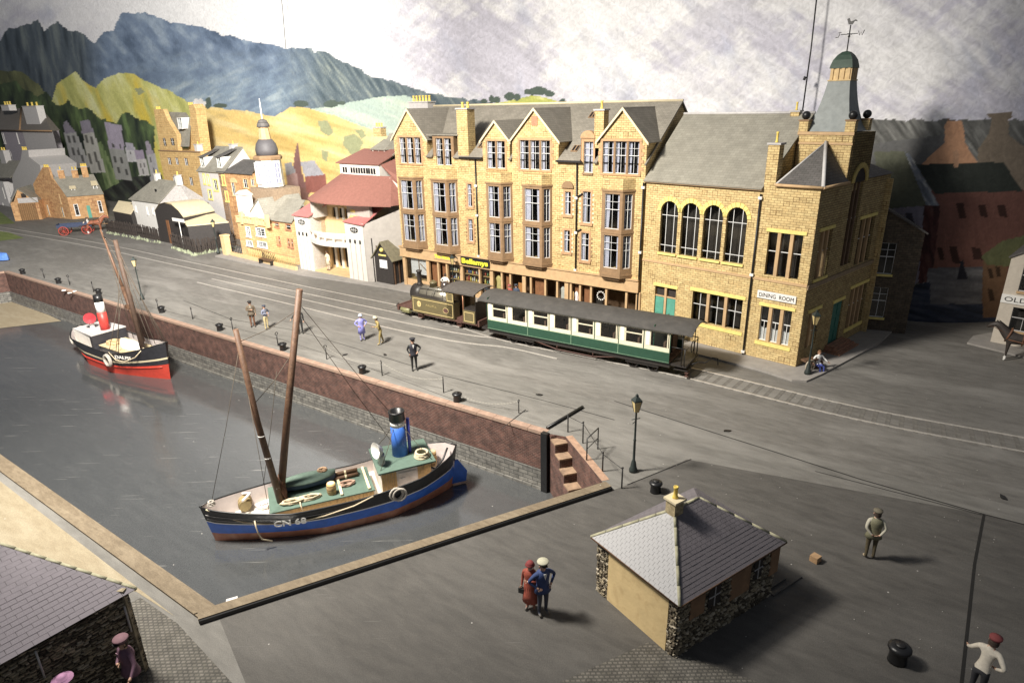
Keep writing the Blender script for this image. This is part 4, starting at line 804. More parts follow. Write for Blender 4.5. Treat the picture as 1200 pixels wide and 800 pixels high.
def lintel(fr, x0, x1, z0, z1, th=D2): mb = MB(fr); mb.box(x0, x1, -.05, 0, z0, z1); mb.build('lintel', M_yel, th)
lintel(F2, gw[0]-.15, gw[1]+.15, 3.1, 3.27); lintel(F2, gw[0]-.15, gw[1]+.15, 1.1, 1.3); lintel(F2, dr[0]-.1, dr[1]+.1, 2.98, 3.14); lintel(F2, uw[0]-.12, uw[1]+.15, 6.85, 7.02); lintel(F2, dw[0]-.12, dw[1]+.15, 3.0, 3.16); lintel(F2, dw[0]-.12, dw[1]+.15, .86, 1.06)
glazing(F2, D2, *gw, n=3, frame=M_tan2, bars='cross', curtain=None, sill=False, mull=.17, d=.16); glazing(F2, D2, *uw, n=3, frame=M_tan2, bars='mid', curtain=None, sill=False, mull=.17, d=.16); wn = glazing(F2, D2, *dw, n=3, frame=M_tan2, bars='sash1', curtain=None, sill=False, mull=.17, d=.16)
mb = MB(F2)
for k in range(3):
    W_ = (dw[1]-dw[0]-.34)/3; x0 = dw[0]+k*(W_+.17); mb.prism([(x0, dw[2]), (x0+W_, dw[2]), (x0+W_, dw[2]+.75), (x0+W_*.5, dw[2]+.62), (x0, dw[2]+.75)], 'y', .2, .22)
mb.build('half_curtain', M_curt, wn)
mb = MB(F2)
for x0, x1 in ((dr[0], dr[0]+.62), (dr[1]-.62, dr[1])): mb.box(x0, x1, .1, .15, .1, 2.35); mb.box(x0+.07, x1-.07, .07, .1, .3, 1.2); mb.box(x0+.07, x1-.07, .07, .1, 1.35, 2.2)
dd = mb.build('door', M_green, D2); mb = MB(F2); mb.box(dr[0]+.62, dr[1]-.62, .02, .16, .1, 2.98); mb.box(dr[0], dr[1], .06, .15, 2.35, 2.42); mb.build('door_post', M_tan2, dd); mb = MB(F2); mb.box(dr[0], dr[1], .2, .22, 2.42, 2.98); mb.build('fanlight', M_dark, dd)
mb = MB(F2); mb.box(-2.4, -.42, -.07, -.03, 3.4, 3.8); sg = mb.build('signboard', M_white, D2); txt('DINING  ROOM', F2, -2.3, 3.49, -.078, .22, M_signb, sg, 1.78)
pipe(F2, D2, XM-.05, .12, 8.65, brackets=(.01, .47, .97)); 
mb = MB(F2); mb.box(XL-.05, XM+.0, -.16, .0, Z2-.08, Z2+.04); mb.build('gutter', M_trim, D2)
# main roof
mb = MB(F2); mb.slab([(XL-.1, -.2, Z2), (XM, -.2, Z2), (XM+.55, 4.0, 12.35), (XL-.2, 4.0, 12.35)], .08); mb.slab([(XL-.2, 4.0, 12.35), (XM+.55, 4.0, 12.35), (XM+.5, 8.2, Z2), (XL-.1, 8.2, Z2)], .08); rf = mb.build('roof', M_slate2, D2)
mb = MB(F2); mb.tube([(XL-.2, 4, 12.38), (XM+.6, 4, 12.38)], .07, 6); mb.build('ridge_cap', M_greyl, rf)
mb = MB(F2); mb.face([(XM, 0, Z2), (XM+.4, 4, 12.3), (XM+.4, 4, Z2)]); mb.face([(XM, 8, Z2), (XM+.4, 4, 12.3), (XM+.4, 4, Z2)]); mb.build('gable_end', M_stone, D2)
chimney(F2, D2, XM+.02, XM+.58, .0, .55, Z2, 11.0, M_stone, npots=1, pr=.07, ph=.5)
chimney(F2, D2, -3.35, -2.9, 3.8, 4.2, 12.2, 12.42, M_stone, npots=1, pr=.06, ph=.4)
# pavilion: wall above eaves, side street front
mb = MB(F2); mb.box(XM+.58, .0, -.0, .25, Z2, 9.12); mb.build('eaves_wall', M_stone, D2)
SL = 8.5; s1 = (.62, 2.0, 4.6, 7.0); s2 = (5.35, 7.3, 4.5, 7.0); s3 = (.7, 1.9, .9, 2.85); s4 = (5.6, 7.8, .8, 3.15); sdr = (3.55, 4.8, .3, 2.75); big = (3.55, 4.85, 4.75, 9.3)
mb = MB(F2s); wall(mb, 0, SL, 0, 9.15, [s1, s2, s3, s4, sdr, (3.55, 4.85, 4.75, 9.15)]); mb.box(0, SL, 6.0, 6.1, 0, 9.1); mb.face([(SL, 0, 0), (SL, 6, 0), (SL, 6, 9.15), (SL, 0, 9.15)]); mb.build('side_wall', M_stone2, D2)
mb = MB(F2s); mb.box(.2, SL-.1, .8, .85, 0, 9.0); mb.build('inner_wall', M_dark, D2)
for s, n, b in ((s1, 3, 'mid'), (s2, 3, 'mid'), (s3, 3, 'mid'), (s4, 4, 'mid')): glazing(F2s, D2, *s, n=n, frame=M_tan2, bars=b, curtain=None, sill=False, mull=.14, d=.14, back=None); lintel(F2s, s[0]-.15, s[1]+.15, s[3], s[3]+.17)
lintel(F2s, s4[0]-.12, s4[1]+.12, s4[2]-.2, s4[2]); lintel(F2s, s1[0]-.1, s1[1]+.1, s1[2]-.14, s1[2]); lintel(F2s, sdr[0]-.12, sdr[1]+.12, 2.75, 2.92)
glazing(F2s, D2, big[0], big[1], big[2], 9.1, n=3, frame=mat('brown_mullion', (.16, .10, .06)), bars='mid', curtain=None, sill=False, mull=.12, d=.14, back=None)
mb = MB(F2s); mb.box(sdr[0], sdr[1], .08, .13, .3, 2.75); 
for i in range(2):
    for j in range(3): mb.box(sdr[0]+.12+.6*i, sdr[0]+.55+.6*i, .05, .08, .45+.75*j, 1.05+.75*j)
mb.build('door', mat('dark_green_door', (.03, .16, .13), .5), D2)
for k in range(3): mb = MB(F2s); mb.box(3.3-.12*k, 5.3+.12*k, -.9+.0-.2*k+.4, 0, .1, .42-.12*k); mb.build('doorstep', M_red, D2)
mb = MB(F2s); mb.box(0.0, SL+.02, -.06, -.002, 4.2, 4.42); mb.build('string_course', mat('dark_course', (.30, .22, .14)), D2)
# tower
tx0, tx1, ty = -2.38, .20, 2.75; TZ = 11.45
c_r = F2s.w((2.8, 0, 0)); 
FT = Fr(F2.w((tx1, ty, 0)), -44); tw = 2.6; td = 2.55
FTs = Fr(F2.w((tx1, ty, 0)), 44)
mb = MB(FT); mb.box(-tw, 0, 0, td, 8.6, TZ, skip='r'); mb.face([(0, 0, 8.6), (.12, td, 8.6), (.12, td, TZ), (0, 0, TZ)]); mb.build('tower_wall', M_stone, D2)
mb = MB(FT); mb.box(-tw-.03, .05, -.06, 0, 10.9, 11.0); mb.box(-tw-.03, .05, -.06, 0, TZ-.1, TZ+.05); mb.build('tower_band', M_tan2, D2)
# arched top light in the tower's street face with yellow hood
mb = MB(F2s); c = 4.2; zc = 9.05
for k in range(11):
    t0, t1 = math.pi*k/11, math.pi*(k+1)/11; r0, r1 = .7, .95
    mb.prism([(c+r0*math.cos(t0), zc+r0*math.sin(t0)), (c+r1*math.cos(t0), zc+r1*math.sin(t0)), (c+r1*math.cos(t1), zc+r1*math.sin(t1)), (c+r0*math.cos(t1), zc+r0*math.sin(t1))], 'y', -.1, -.02)
mb.build('arch_stones', mat('dull_yellow', (.55, .42, .14)), D2)
mb = MB(F2s); mb.prism([(c+.7*math.cos(t), zc+.7*math.sin(t)) for t in np.linspace(0, math.pi, 12)], 'y', -.03, -.01); mb.build('arch_glass', M_dark, D2)
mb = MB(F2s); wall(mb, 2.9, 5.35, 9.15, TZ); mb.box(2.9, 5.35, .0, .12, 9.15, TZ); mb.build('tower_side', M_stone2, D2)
cs = [(-tw, 0), (0, 0), (0, td), (-tw, td)]
for i, (x, y) in enumerate(cs):
    mb = MB(FT); sx = .0; mb.box(x-(.02 if x < -1 else .42), x+(.42 if x < -1 else .02), y-.02 if y < 1 else y-.4, y+.4 if y < 1 else y+.02, TZ+.05, TZ+.55); mb.box(x-(.06 if x < -1 else .46), x+(.46 if x < -1 else .06), y-.06 if y < 1 else y-.44, y+.44 if y < 1 else y+.06, TZ+.55, TZ+.62, 1); p = mb.build('corner_pier', [M_stone, M_trim], D2)
    mb = MB(FT); mb.ball((x+(.2 if x < -1 else -.2), y+(.2 if y < 1 else -.2), TZ+.82), .21, 10); mb.build('ball_finial', M_blackp, p)
# swept slate spire
M_spire = mat('spire_grey', (.27, .29, .285), .7, .15, 3, .3, dirt=((.2, .22, .22), .4, 1.5)); rows = []
hw = [(1.24, 11.5), (1.05, 11.75), (.88, 12.08), (.75, 12.5), (.65, 12.95), (.57, 13.4), (.51, 13.85)]
mb = MB(FT); cx, cy = -tw/2, td/2+.1
for i in range(len(hw)-1):
    (a, z0), (b, z1) = hw[i], hw[i+1]
    q0 = [(cx-a, cy-a, z0), (cx+a, cy-a, z0), (cx+a, cy+a, z0), (cx-a, cy+a, z0)]; q1 = [(cx-b, cy-b, z1), (cx+b, cy-b, z1), (cx+b, cy+b, z1), (cx-b, cy+b, z1)]
    for k in range(4): j = (k+1) % 4; mb.face([q0[k], q0[j], q1[j], q1[k]])
sp = mb.build('spire', M_spire, D2)
mb = MB(FT); mb.box(cx-.45, cx+.45, cy-.45, cy+.45, 13.9, 14.42); mb.box(cx-.54, cx+.54, cy-.54, cy+.54, 13.84, 13.9); lt = mb.build('lantern', mat('lantern_tan', (.62, .46, .24)), D2)
for k in range(4):
    for s in (0, 1):
        mb = MB(FT)
        if s == 0: mb.box(cx-.46+.26*k, cx-.33+.26*k, cy-.51, cy-.45, 13.9, 14.42)
        else: mb.box(cx+.45, cx+.51, cy-.46+.26*k, cy-.33+.26*k, 13.9, 14.42)
        mb.build('louvre_fin', M_tan, lt)
mb = MB(FT); prof = [(.53, 14.42), (.51, 14.55), (.44, 14.8), (.31, 15.02), (.16, 15.16), (.03, 15.2)]
for i in range(len(prof)-1):
    (a, z0), (b, z1) = prof[i], prof[i+1]; q0 = [(cx-a, cy-a, z0), (cx+a, cy-a, z0), (cx+a, cy+a, z0), (cx-a, cy+a, z0)]; q1 = [(cx-b, cy-b, z1), (cx+b, cy-b, z1), (cx+b, cy+b, z1), (cx-b, cy+b, z1)]
    for k in range(4): j = (k+1) % 4; mb.face([q0[k], q0[j], q1[j], q1[k]])
mb.build('cap_dome', mat('dome_green', (.035, .065, .045), .6), D2)
mb = MB(FT); q = (cx, cy); mb.tube([(*q, 15.15), (*q, 16.35)], .03, 6); mb.tube([(cx-.38, cy, 15.95), (cx+.38, cy, 15.95)], .018, 5); mb.tube([(cx, cy-.3, 15.95), (cx, cy+.3, 15.95)], .018, 5); mb.ball((*q, 15.85), .06, 6)
mb.prism([(cx-.2, 16.62), (cx-.1, 16.38), (cx+.08, 16.36), (cx+.16, 16.5), (cx+.3, 16.48), (cx+.2, 16.58), (cx+.08, 16.52), (cx-.02, 16.5), (cx-.1, 16.66)], 'y', cy-.012, cy+.012)
mb.tube([(cx+.40, cy, 16.06), (cx+.46, cy, 15.86), (cx+.52, cy, 16.0), (cx+.58, cy, 15.86), (cx+.66, cy, 16.08)], .018, 5); mb.tube([(cx-.38, cy, 16.05), (cx-.5, cy, 16.05), (cx-.44, cy, 15.97), (cx-.5, cy, 15.84), (cx-.62, cy, 15.84)], .018, 5)
mb.build('weathervane', M_black, D2)
# hipped roof over the pavilion front and the rear lean-to
A = F2.w((XM+.62, -.12, 9.14)); B = F2.w((.12, -.12, 9.14)); Cc = F2s.w((2.85, -.1, 9.14)); apex = F2.w((-1.0, 2.72, 11.0)); bk = F2.w((XM+.9, 2.7, 9.3))
mb = MB(); apl = F2.w((-1.12, 2.72, 11.05)); mb.face([A, B, apex]); mb.face([B, Cc, apex]); mb.face([A, apex, bk]); pr_ = mb.build('hipped_roof', M_slated, D2)
mb = MB(); mb.tube([B+np.array([0, 0, .03]), apex+np.array([0, 0, .03])], .09, 5); mb.tube([A, apex], .05, 5); mb.build('hip_cap', M_greyl, pr_)
mb = MB(); mb.tube([A, B], .08, 5); mb.tube([B, Cc], .08, 5); mb.build('gutter', M_tan2, D2)
a_ = F2s.w((5.35, -.1, 9.15)); b_ = F2s.w((SL+.1, -.1, 9.15)); c_ = F2s.w((5.35, 2.2, 10.6)); d_ = F2s.w((SL+.1, 3, 9.3)); mb = MB(); mb.face([a_, b_, c_]); mb.face([b_, d_, c_]); mb.build('rear_roof', M_slated, D2)
# the small rear wing along the lane
fw2 = Fr(G(1013, 393), -6); fw2 = Fr(F2s.w((SL-.1, .2, 0)), -20)
RW = thing('rear_wing', 'small dark brick house with yellow sills behind the dining hall on the lane', 'building', fw2.o)
W_ = 2.4; hz_ = [(.35, 1.15, .9, 2.7), (.35, 1.15, 3.5, 5.3)]
mb = MB(fw2); wall(mb, -.4, W_, 0, 6.0, hz_); mb.face([(-.4, 0, 6.0), (W_, 0, 6.0), (-.4, 0, 7.6)]); mb.box(-.4, W_, .4, 2.5, 0, 6.0, skip='f'); mb.build('wall', bricks('dark_brick', (.13, .10, .07), (.09, .07, .05), (.05, .04, .03), .3, .13, .012), RW)
for h_ in hz_: glazing(fw2, RW, *h_, frame=M_yel, bars='sash', curtain=None, d=.1, sill=True, cw=.2)
mb = MB(fw2); mb.slab([(-.5, -.15, 7.75), (-.5, 2.6, 7.75), (W_+.15, 2.6, 5.95), (W_+.15, -.15, 5.95)], .09); mb.build('roof', M_slated, RW)
# Old Quay corner house at the right edge
fo = Fr(G(1160, 402), -46); OQ = thing('corner_house', 'cream rendered house with the cut off OLD QUAY sign at the right edge', 'building', fo.o)
hh = [(.62, 1.7, .95, 2.25), (.62, 1.7, 3.15, 4.7)]
mb = MB(fo); wall(mb, 0, 6, 0, 5.0, hh+[(2.6, 3.6, .95, 2.25), (2.6, 3.6, 3.15, 4.7)]); mb.face([(0, 0, 5), (6, 0, 5), (3, 0, 6.9)]); mb.face([(0, 0, 0), (0, 5, 0), (0, 5, 5), (0, 0, 5)]); mb.box(0, 6, 5, 5.1, 0, 5); mb.build('wall', mat('cream_render', (.56, .50, .42), .9, .1, 4), OQ)
for h_ in hh+[(2.6, 3.6, .95, 2.25), (2.6, 3.6, 3.15, 4.7)]: glazing(fo, OQ, *h_, frame=M_tan2, bars='sash1', curtain=None, d=.1, bar_m=M_greyl)
mb = MB(fo); mb.box(0.0, 6, -.06, -.01, 2.42, 2.9); sg = mb.build('signboard', M_white, OQ); txt('OLD QUAY INN', fo, .15, 2.53, -.066, .26, M_signb, sg, 3.6)
gable_roof(fo, OQ, 0, 6, 0, 5, 5, 6.9, M_slated, axis='y')

# ------------------------------------------------------------------ theatre
TH = thing('theatre', 'white theatre with curved balcony, twin fluted pylons and maroon roofs', 'building', G(353, 316)); ft = Fr(G(353, 316), -36)
M_paper = mat('white_card', (.70, .66, .60), .8, .07, 3, .15); M_thin = mat('warm_grey_card', (.46, .42, .38), .85, .1, 3, .2)
def pylon(x0, x1, z1, zw):
    mb = MB(ft); wall(mb, x0, x1, .1, z1, [], d=.1); mb.box(x0, x1, .005, 3.0, .1, z1, skip='f'); p = mb.build('pylon', [M_paper], TH)
    w_ = (x1-x0)
    for k in range(3): x = x0+w_*(.22+.27*k); mb = MB(ft); mb.box(x-.03, x+.03, -.035, -.0, .12, 3.0); mb.box(x-.1, x+.1, -.02, -.004, 3.05, 3.35, 1); mb.build('flute', [M_thin, M_blackp], p)
    xm = (x0+x1)/2; mb = MB(ft); mb.prism([(xm+.46*math.cos(t), zw+.23*math.sin(t)) for t in np.linspace(0, 2*math.pi, 17)[:-1]], 'y', -.03, -.004); v = mb.build('oval_window', M_blackp, p)
    mb = MB(ft)
    for dx in (-.2, 0, .2): mb.box(xm+dx-.012, xm+dx+.012, -.045, -.031, zw-.2, zw+.2)
    mb.box(xm-.4, xm+.4, -.045, -.031, zw-.012, zw+.012); mb.build('glazing_bar', M_white, v)
pylon(0, 1.85, 4.75, 4.2); pylon(6.35, 8.5, 4.7, 4.12)
mb = MB(ft); mb.slab([(-.15, -.15, 4.72), (2.0, -.15, 4.72), (2.6, 2.6, 6.1), (.6, 2.6, 6.1)], .06); mb.slab([(6.3, -.15, 4.72), (8.65, -.15, 4.6), (9.1, 2.9, 6.35), (8.0, 2.9, 6.3), (7.2, 1.2, 5.3)], .06); mb.build('wing_roof', M_roofpink, TH)
mb = MB(ft); mb.box(8.5, 12.6, 2.6, 3.0, .1, 6.6); mb.box(8.45, 8.5, 0, 2.9, .1, 4.6); mb.face([(8.5, 0, .1), (12.3, 2.9, .1), (12.5, 2.9, 6.5), (8.5, 0, 4.6)]); mb.build('side_wall', mat('weathered_plank_grey', (.40, .37, .34), .85, .12, 2), TH)
for k in range(3): mb = MB(ft); x = 9.2+k*.95; f = (x-8.5)/3.9; mb.box(x, x+.05, 2.9*f-.05, 2.9*f-.0, .15, 3.0); mb.build('side_batten', M_woodd, TH)
hh = [(2.2+.82*k, 2.75+.82*k, .35, 2.4) for k in range(5)]; h2 = [(2.9+.8*k, 3.45+.8*k, 4.55, 5.35) for k in range(5)]
mb = MB(ft); wall(mb, 1.85, 6.45, .1, 6.1, hh+[(a, b, c, d) for a, b, c, d in h2 if b < 6.45], y=1.7); mb.face([(1.85, .1, .1), (1.85, 1.7, .1), (1.85, 1.7, 6.0), (1.85, .1, 4.7)]); mb.face([(6.45, .1, .1), (6.45, 1.7, .1), (6.45, 1.7, 6), (6.45, .1, 4.7)]); mb.box(1.85, 6.45, .05, 1.7, .06, .2); mb.build('recess_wall', M_tan, TH)
for h_ in hh+h2[:4]:
    mb = MB(ft); mb.box(h_[0], h_[1], 1.85, 1.87, h_[2], h_[3]); mb.build('dark_opening', M_dark, TH); mb = MB(ft); mb.box(h_[1], h_[1]+.24, 1.6, 1.7, h_[2]-.1, h_[3]+.08); mb.build('pillar', M_paper, TH)
n = 22; rows = [[], [], [], []]
for k in range(n+1):
    f = k/n; x = 1.72+4.85*f; y = -.55*math.sin(math.pi*f)+.02
    rows[0].append((x, y, 2.62)); rows[1].append((x, y, 2.98)); rows[2].append((x, y-.0, 3.52)); rows[3].append((x, y, 3.72))
mb = MB(ft); mb.grid(rows[:2], False, 0, True); mb.grid(rows[2:], False, 0, True)
mb.face([*rows[0], (6.57, 1.7, 2.62), (1.72, 1.7, 2.62)]); mb.face([*rows[1], (6.57, 1.7, 2.98), (1.72, 1.7, 2.98)])
for k in range(0, n+1, 4): p = rows[1][k]; mb.box(p[0]-.07, p[0]+.07, p[1], p[1]+.08, 2.98, 3.55)
mb.grid([[(p[0], p[1]+.08, p[2]) for p in rows[2]], [(p[0], p[1]+.08, p[2]) for p in rows[3]]], False); mb.build('balcony', M_paper, TH)
# maroon curved canopy roof, clerestory and rear roof
A = [(1.3, .6), (2.6, -.15), (4.2, -.5), (5.9, -.45), (8.4, -.0), (10.9, .8)]; B = [(4.0, 2.2), (5.0, 2.0), (6.2, 1.95), (7.4, 2.0), (8.6, 2.1), (9.7, 2.3)]
A = smooth_line(A, 4); B = smooth_line(B, 4); mb = MB(ft); mb.grid([[(*p, 6.12+.0*i) for i, p in enumerate(A)], [(*p, 8.1) for p in B]], False, 0, True); mb.grid([[(*p, 6.02) for p in A], [(*p, 6.12) for p in A]], False); mb.face([(*A[0], 6.1), (*B[0], 8.1), (4.6, 5, 8.1), (1.3, 4, 6.1)]); mb.face([(*A[-1], 6.1), (*B[-1], 8.1), (10.9, 5, 8.1), (11.6, 3, 6.1)]); mb.build('canopy_roof', M_roofred, TH)
mb = MB(ft); mb.face([(*A[0], 6.05), *[(*p, 6.03) for p in A[1:-1]], (*A[-1], 6.05), (11, 5, 6.05), (1.3, 5, 6.05)]); mb.box(1.85, 2.3, .4, 1.7, 4.6, 6.05); mb.box(6.0, 8.6, .7, 1.0, 4.7, 6.05); mb.build('canopy_soffit', M_thin, TH)
mb = MB(ft); mb.box(6.42, 6.95, .66, .7, 5.35, 5.55); mb.box(6.42, 7.2, .66, .7, 4.95, 5.1); mb.box(6.8, 7.3, .62, .66, 4.7, 4.88); mb.build('wall_ornament', M_yel, TH)
mb = MB(ft); mb.box(3.9, 8.5, 2.2, 4.5, 7.9, 8.95); cl = mb.build('clerestory', M_paper, TH)
for x0, n in ((4.25, 2), (5.2, 7), (7.25, 3)):
    for k in range(n): mb = MB(ft); x = x0+.3*k; mb.box(x, x+.2, 2.17, 2.2, 8.2, 8.62); mb.build('window', M_blackp, cl)
mb = MB(ft); mb.slab([(3.6, 2.05, 8.95), (8.6, 2.05, 8.95), (8.5, 4.8, 9.9), (4.1, 4.8, 9.9)], .06); mb.slab([(8.5, 2.4, 8.9), (8.6, 5.5, 9.6), (11.6, 5.2, 9.4), (13.2, 2.9, 6.7), (11.6, 2.2, 6.75)], .05); mb.build('rear_roof', M_roofred, TH)
mb = MB(ft); mb.face([(9.6, 2.15, 8.0), (12.2, 2.15, 6.6), (9.6, 2.15, 6.6)]); mb.build('gable_end', M_paper, TH)
# person-height kiosk
fkk = Fr(G(440, 331), -36); KK = thing('kiosk', 'small black gabled kiosk with white notice between theatre and hotel', 'kiosk', fkk.o)
M_blk = mat('black_boarding', (.035, .03, .028), .7, .3, 8, .5)
mb = MB(fkk); wall(mb, .1, 2.1, .1, 2.15, [(.62, 1.55, 1.25, 2.0)]); mb.face([(.1, 0, 2.15), (2.1, 0, 2.15), (1.15, 0, 3.25)]); mb.box(.1, 2.1, .3, 2.8, .1, 2.15, skip='f'); mb.face([(2.1, 0, .1), (2.1, .3, .1), (2.1, .3, 2.15), (2.1, 0, 2.15)]); mb.build('wall', M_blk, KK)
mb = MB(fkk); mb.box(.66, 1.5, .02, .05, 1.3, 1.95); mb.build('notice', M_curt, KK)
mb = MB(fkk); mb.slab([(-.1, 2.9, 2.0), (-.1, -.2, 2.0), (1.12, -.2, 3.42), (1.12, 2.9, 3.42)], .07); mb.slab([(2.35, -.2, 2.0), (2.35, 2.9, 2.0), (1.12, 2.9, 3.42), (1.12, -.2, 3.42)], .07); mb.build('roof', mat('dull_olive_roof', (.20, .18, .12)), KK)
mb = MB(fkk); mb.ball((1.1, -.06, 2.75), .17, 8); mb.box(.7, 1.5, -.05, -.01, 2.28, 2.4); mb.build('emblem', M_yel, KK)
for k in range(5): mb = MB(fkk); mb.box(2.12, 2.17, .1+.5*k, .2+.5*k, .1, 2.1); mb.build('batten', M_woodd, KK)
mb = MB(fkk); mb.tube([(.15, -.15, .1), (.15, -.15, 3.6)], .03, 5); tag(mb.build('signpost', M_black, None), 'thin black post standing before the black kiosk', 'post')
# grey house behind theatre and hotel
fq = Fr(G(450, 330), -36); fq = Fr(fq.w((0, 3.5, 0)), -36); Q = thing('grey_house', 'grey slate roofed house with a white dormer behind the theatre and hotel', 'building', fq.o)
x0, z0 = fq.px(430, 205); x1, z1 = fq.px(452, 157); mb = MB(fq); mb.box(x0, x1+3, .4, 3, 0, z0); mb.build('wall', M_grey, Q); mb = MB(fq); mb.slab([(x0, 0, z0), (x1+3, 0, z0), (x1+3, 1.4, z1), (x1-1.0, 1.4, z1)], .08); mb.build('roof', M_slate2, Q)
a, b, c, d = fq.box((436, 175), (452, 191), -.1); mb = MB(fq); wall(mb, a, b, c, d, [(a+.12, b-.12, c+.12, d-.1)], y=-.1); mb.box(a, b, -.09, 1.3, c, d, skip='f'); dm = mb.build('dormer', M_white, Q); glazing(fq, Q, a+.12, b-.12, c+.12, d-.1, y=-.1, frame=M_white, n=2, curtain=None, sill=False, bars='cross', mull=.06)
mb = MB(fq); mb.slab([(a-.15, -.25, d), (b+.15, -.25, d), (b-.2, 1.1, d+.75), (a+.25, 1.1, d+.75)], .05); mb.face([(b+.15, -.25, d), (b+.3, 1.4, d-.2), (b-.2, 1.1, d+.75)]); mb.build('dormer_roof', M_slate2, Q)
x, z = fq.px(440, 160, 1.2); x2, z2 = fq.px(448, 150, 1.2); chimney(fq, Q, x, x2, 1.0, 1.6, z, z2, M_stone, npots=3, pr=.09, ph=.3)

BK[0] = .42
# ------------------------------------------------------------------ simple house builder for the left of the street (positions read off the photo)
def pwins(fr, th, L, y=0, frame=M_white, bars='sash', surround=.08, sur_m=None, curtain=None, **k):
    return [(*fr.box(a, b, y),) for a, b in L]
# bay house with sandstone parapet
fs_ = Fr(G(283, 299), -36); BH = thing('villa', 'sandstone villa with a castellated bay and yellow lattice fence in front', 'building', fs_.o)
def wl(fr, th, x0, x1, z0, z1, wins, m, y=0, frame=M_trim, bars='sash', depth=4, curtain=None, sur=.07, sur_m=None, d=.12, gab=None, bar_m=None, back=M_dark, cw=.3, name='wall'):
    mb = MB(fr); wall(mb, x0, x1, z0, z1, wins, y=y, d=.06); d = .045
    mb.box(x0, x1, y+.0005, y+depth, z0, z1, skip='f' + ('' if True else ''))
    if gab: mb.face([(x0, y, z1), (x1, y, z1), gab])
    o = mb.build(name, m, th)
    for w_ in wins: glazing(fr, th, *w_, y=y, d=d, frame=frame, sur_m=sur_m, surround=sur, bars=bars, curtain=curtain, bar_m=bar_m, sill=True, back=None, cw=cw)
    mb = MB(fr); mb.face([(x0+.02, y+.5, z0), (x1-.02, y+.5, z0), (x1-.02, y+.5, z1-.02), (x0+.02, y+.5, z1-.02)]); mb.build('inner_wall', M_dark, th)
    return o
M_bay = bricks('warm_sandstone', (.66, .45, .22), (.56, .36, .17), (.44, .28, .14), .4, .2, .014, var=.12)
W = lambda *L: [fs_.box(a, b, L_y) for a, b in L]
L_y = -1.0
wl(fs_, BH, *[fs_.px(283, 290, -.9)[0], fs_.px(315, 290, -.9)[0]], .0, fs_.px(300, 262, -.9)[1], [fs_.box((288, 266), (294, 277), -.9), fs_.box((300, 267), (311, 277), -.9), fs_.box((289, 282), (296, 288), -.9), fs_.box((302, 283), (313, 290), -.9)], M_bay, y=-.9, bars='grid', frame=M_white, curtain=M_curt, depth=4)
xa, xb = fs_.px(283, 290, -.9)[0], fs_.px(315, 290, -.9)[0]; zt = fs_.px(300, 262, -.9)[1]
mb = MB(fs_); nn = 9
for k in range(nn): x = xa+(xb-xa)*k/nn; mb.box(x, x+(xb-xa)/nn*.55, -1.0, -.8, zt, zt+.42)
mb.box(xa-.05, xb+.05, -1.02, -.75, zt-.1, zt); mb.box(xa-.05, xb+.05, -1.02, -.75, zt+.42, zt+.5); mb.build('parapet', M_tan, BH)
for px0 in (284, 300, 313): x = fs_.px(px0, 262, -1)[0]; mb = MB(fs_); mb.box(x-.13, x+.13, -1.1, -.8, zt-.2, zt+.9 if px0 != 300 else zt+.6); mb.build('parapet_pier', M_tan, BH)
g0, gz = fs_.px(291, 253, -.3); g1, _ = fs_.px(312, 253, -.3); ga, gzz = fs_.px(303, 233, -.3); mb = MB(fs_); mb.prism([(g0, gz), (g1, gz), (ga, gzz)], 'y', -.3, 0); mb.box(g0, g1, -.3, 0, zt-.3, gz); gb = mb.build('gable', M_paper, BH)
mb = MB(fs_); mb.slab([(ga, -.4, gzz+.03), (g1+.1, -.4, gz), (g1+.7, 3.5, gz+.2), (ga+.7, 3.5, gzz+.1)], .06); mb.slab([(ga, -.4, gzz+.03), (ga+.7, 3.5, gzz+.1), (g0-.1, 3.5, gz), (g0-.1, -.4, gz)], .06); mb.build('gable_roof', M_slate2, gb)
x0, z0 = fs_.px(279, 246, -.5); x1, z1 = fs_.px(288, 229, -.5); mb = MB(fs_); mb.box(x0, x1, -.5, .1, zt, z1); mb.prism([(x0-.1, z1), (x1+.1, z1), ((x0+x1)/2, z1+.4)], 'y', -.6, .2); mb.build('turret', M_paper, BH)
x0 = fs_.px(315, 290, 0)[0]; x1 = fs_.px(346, 290, 0)[0]; ze = fs_.px(330, 259, 0)[1]
wl(fs_, BH, x0, x1, 0, ze, [fs_.box((321, 261), (327, 266)), fs_.box((335, 263), (341, 269)), fs_.box((322, 277), (325, 286)), fs_.box((326, 277.5), (329, 287)), fs_.box((337, 280), (340, 289)), fs_.box((341, 280.5), (344, 290))], M_bay, bars='mid', frame=M_trim, sur_m=M_terra, curtain=None)
r0, rz = fs_.px(324, 231, 2.2); r1, _ = fs_.px(357, 233, 2.2); mb = MB(fs_); mb.slab([(x0-.1, -.2, ze), (x1+.15, -.2, ze), (r1, 2.2, rz), (r0, 2.2, rz)], .07); mb.build('roof', M_slate2, BH)
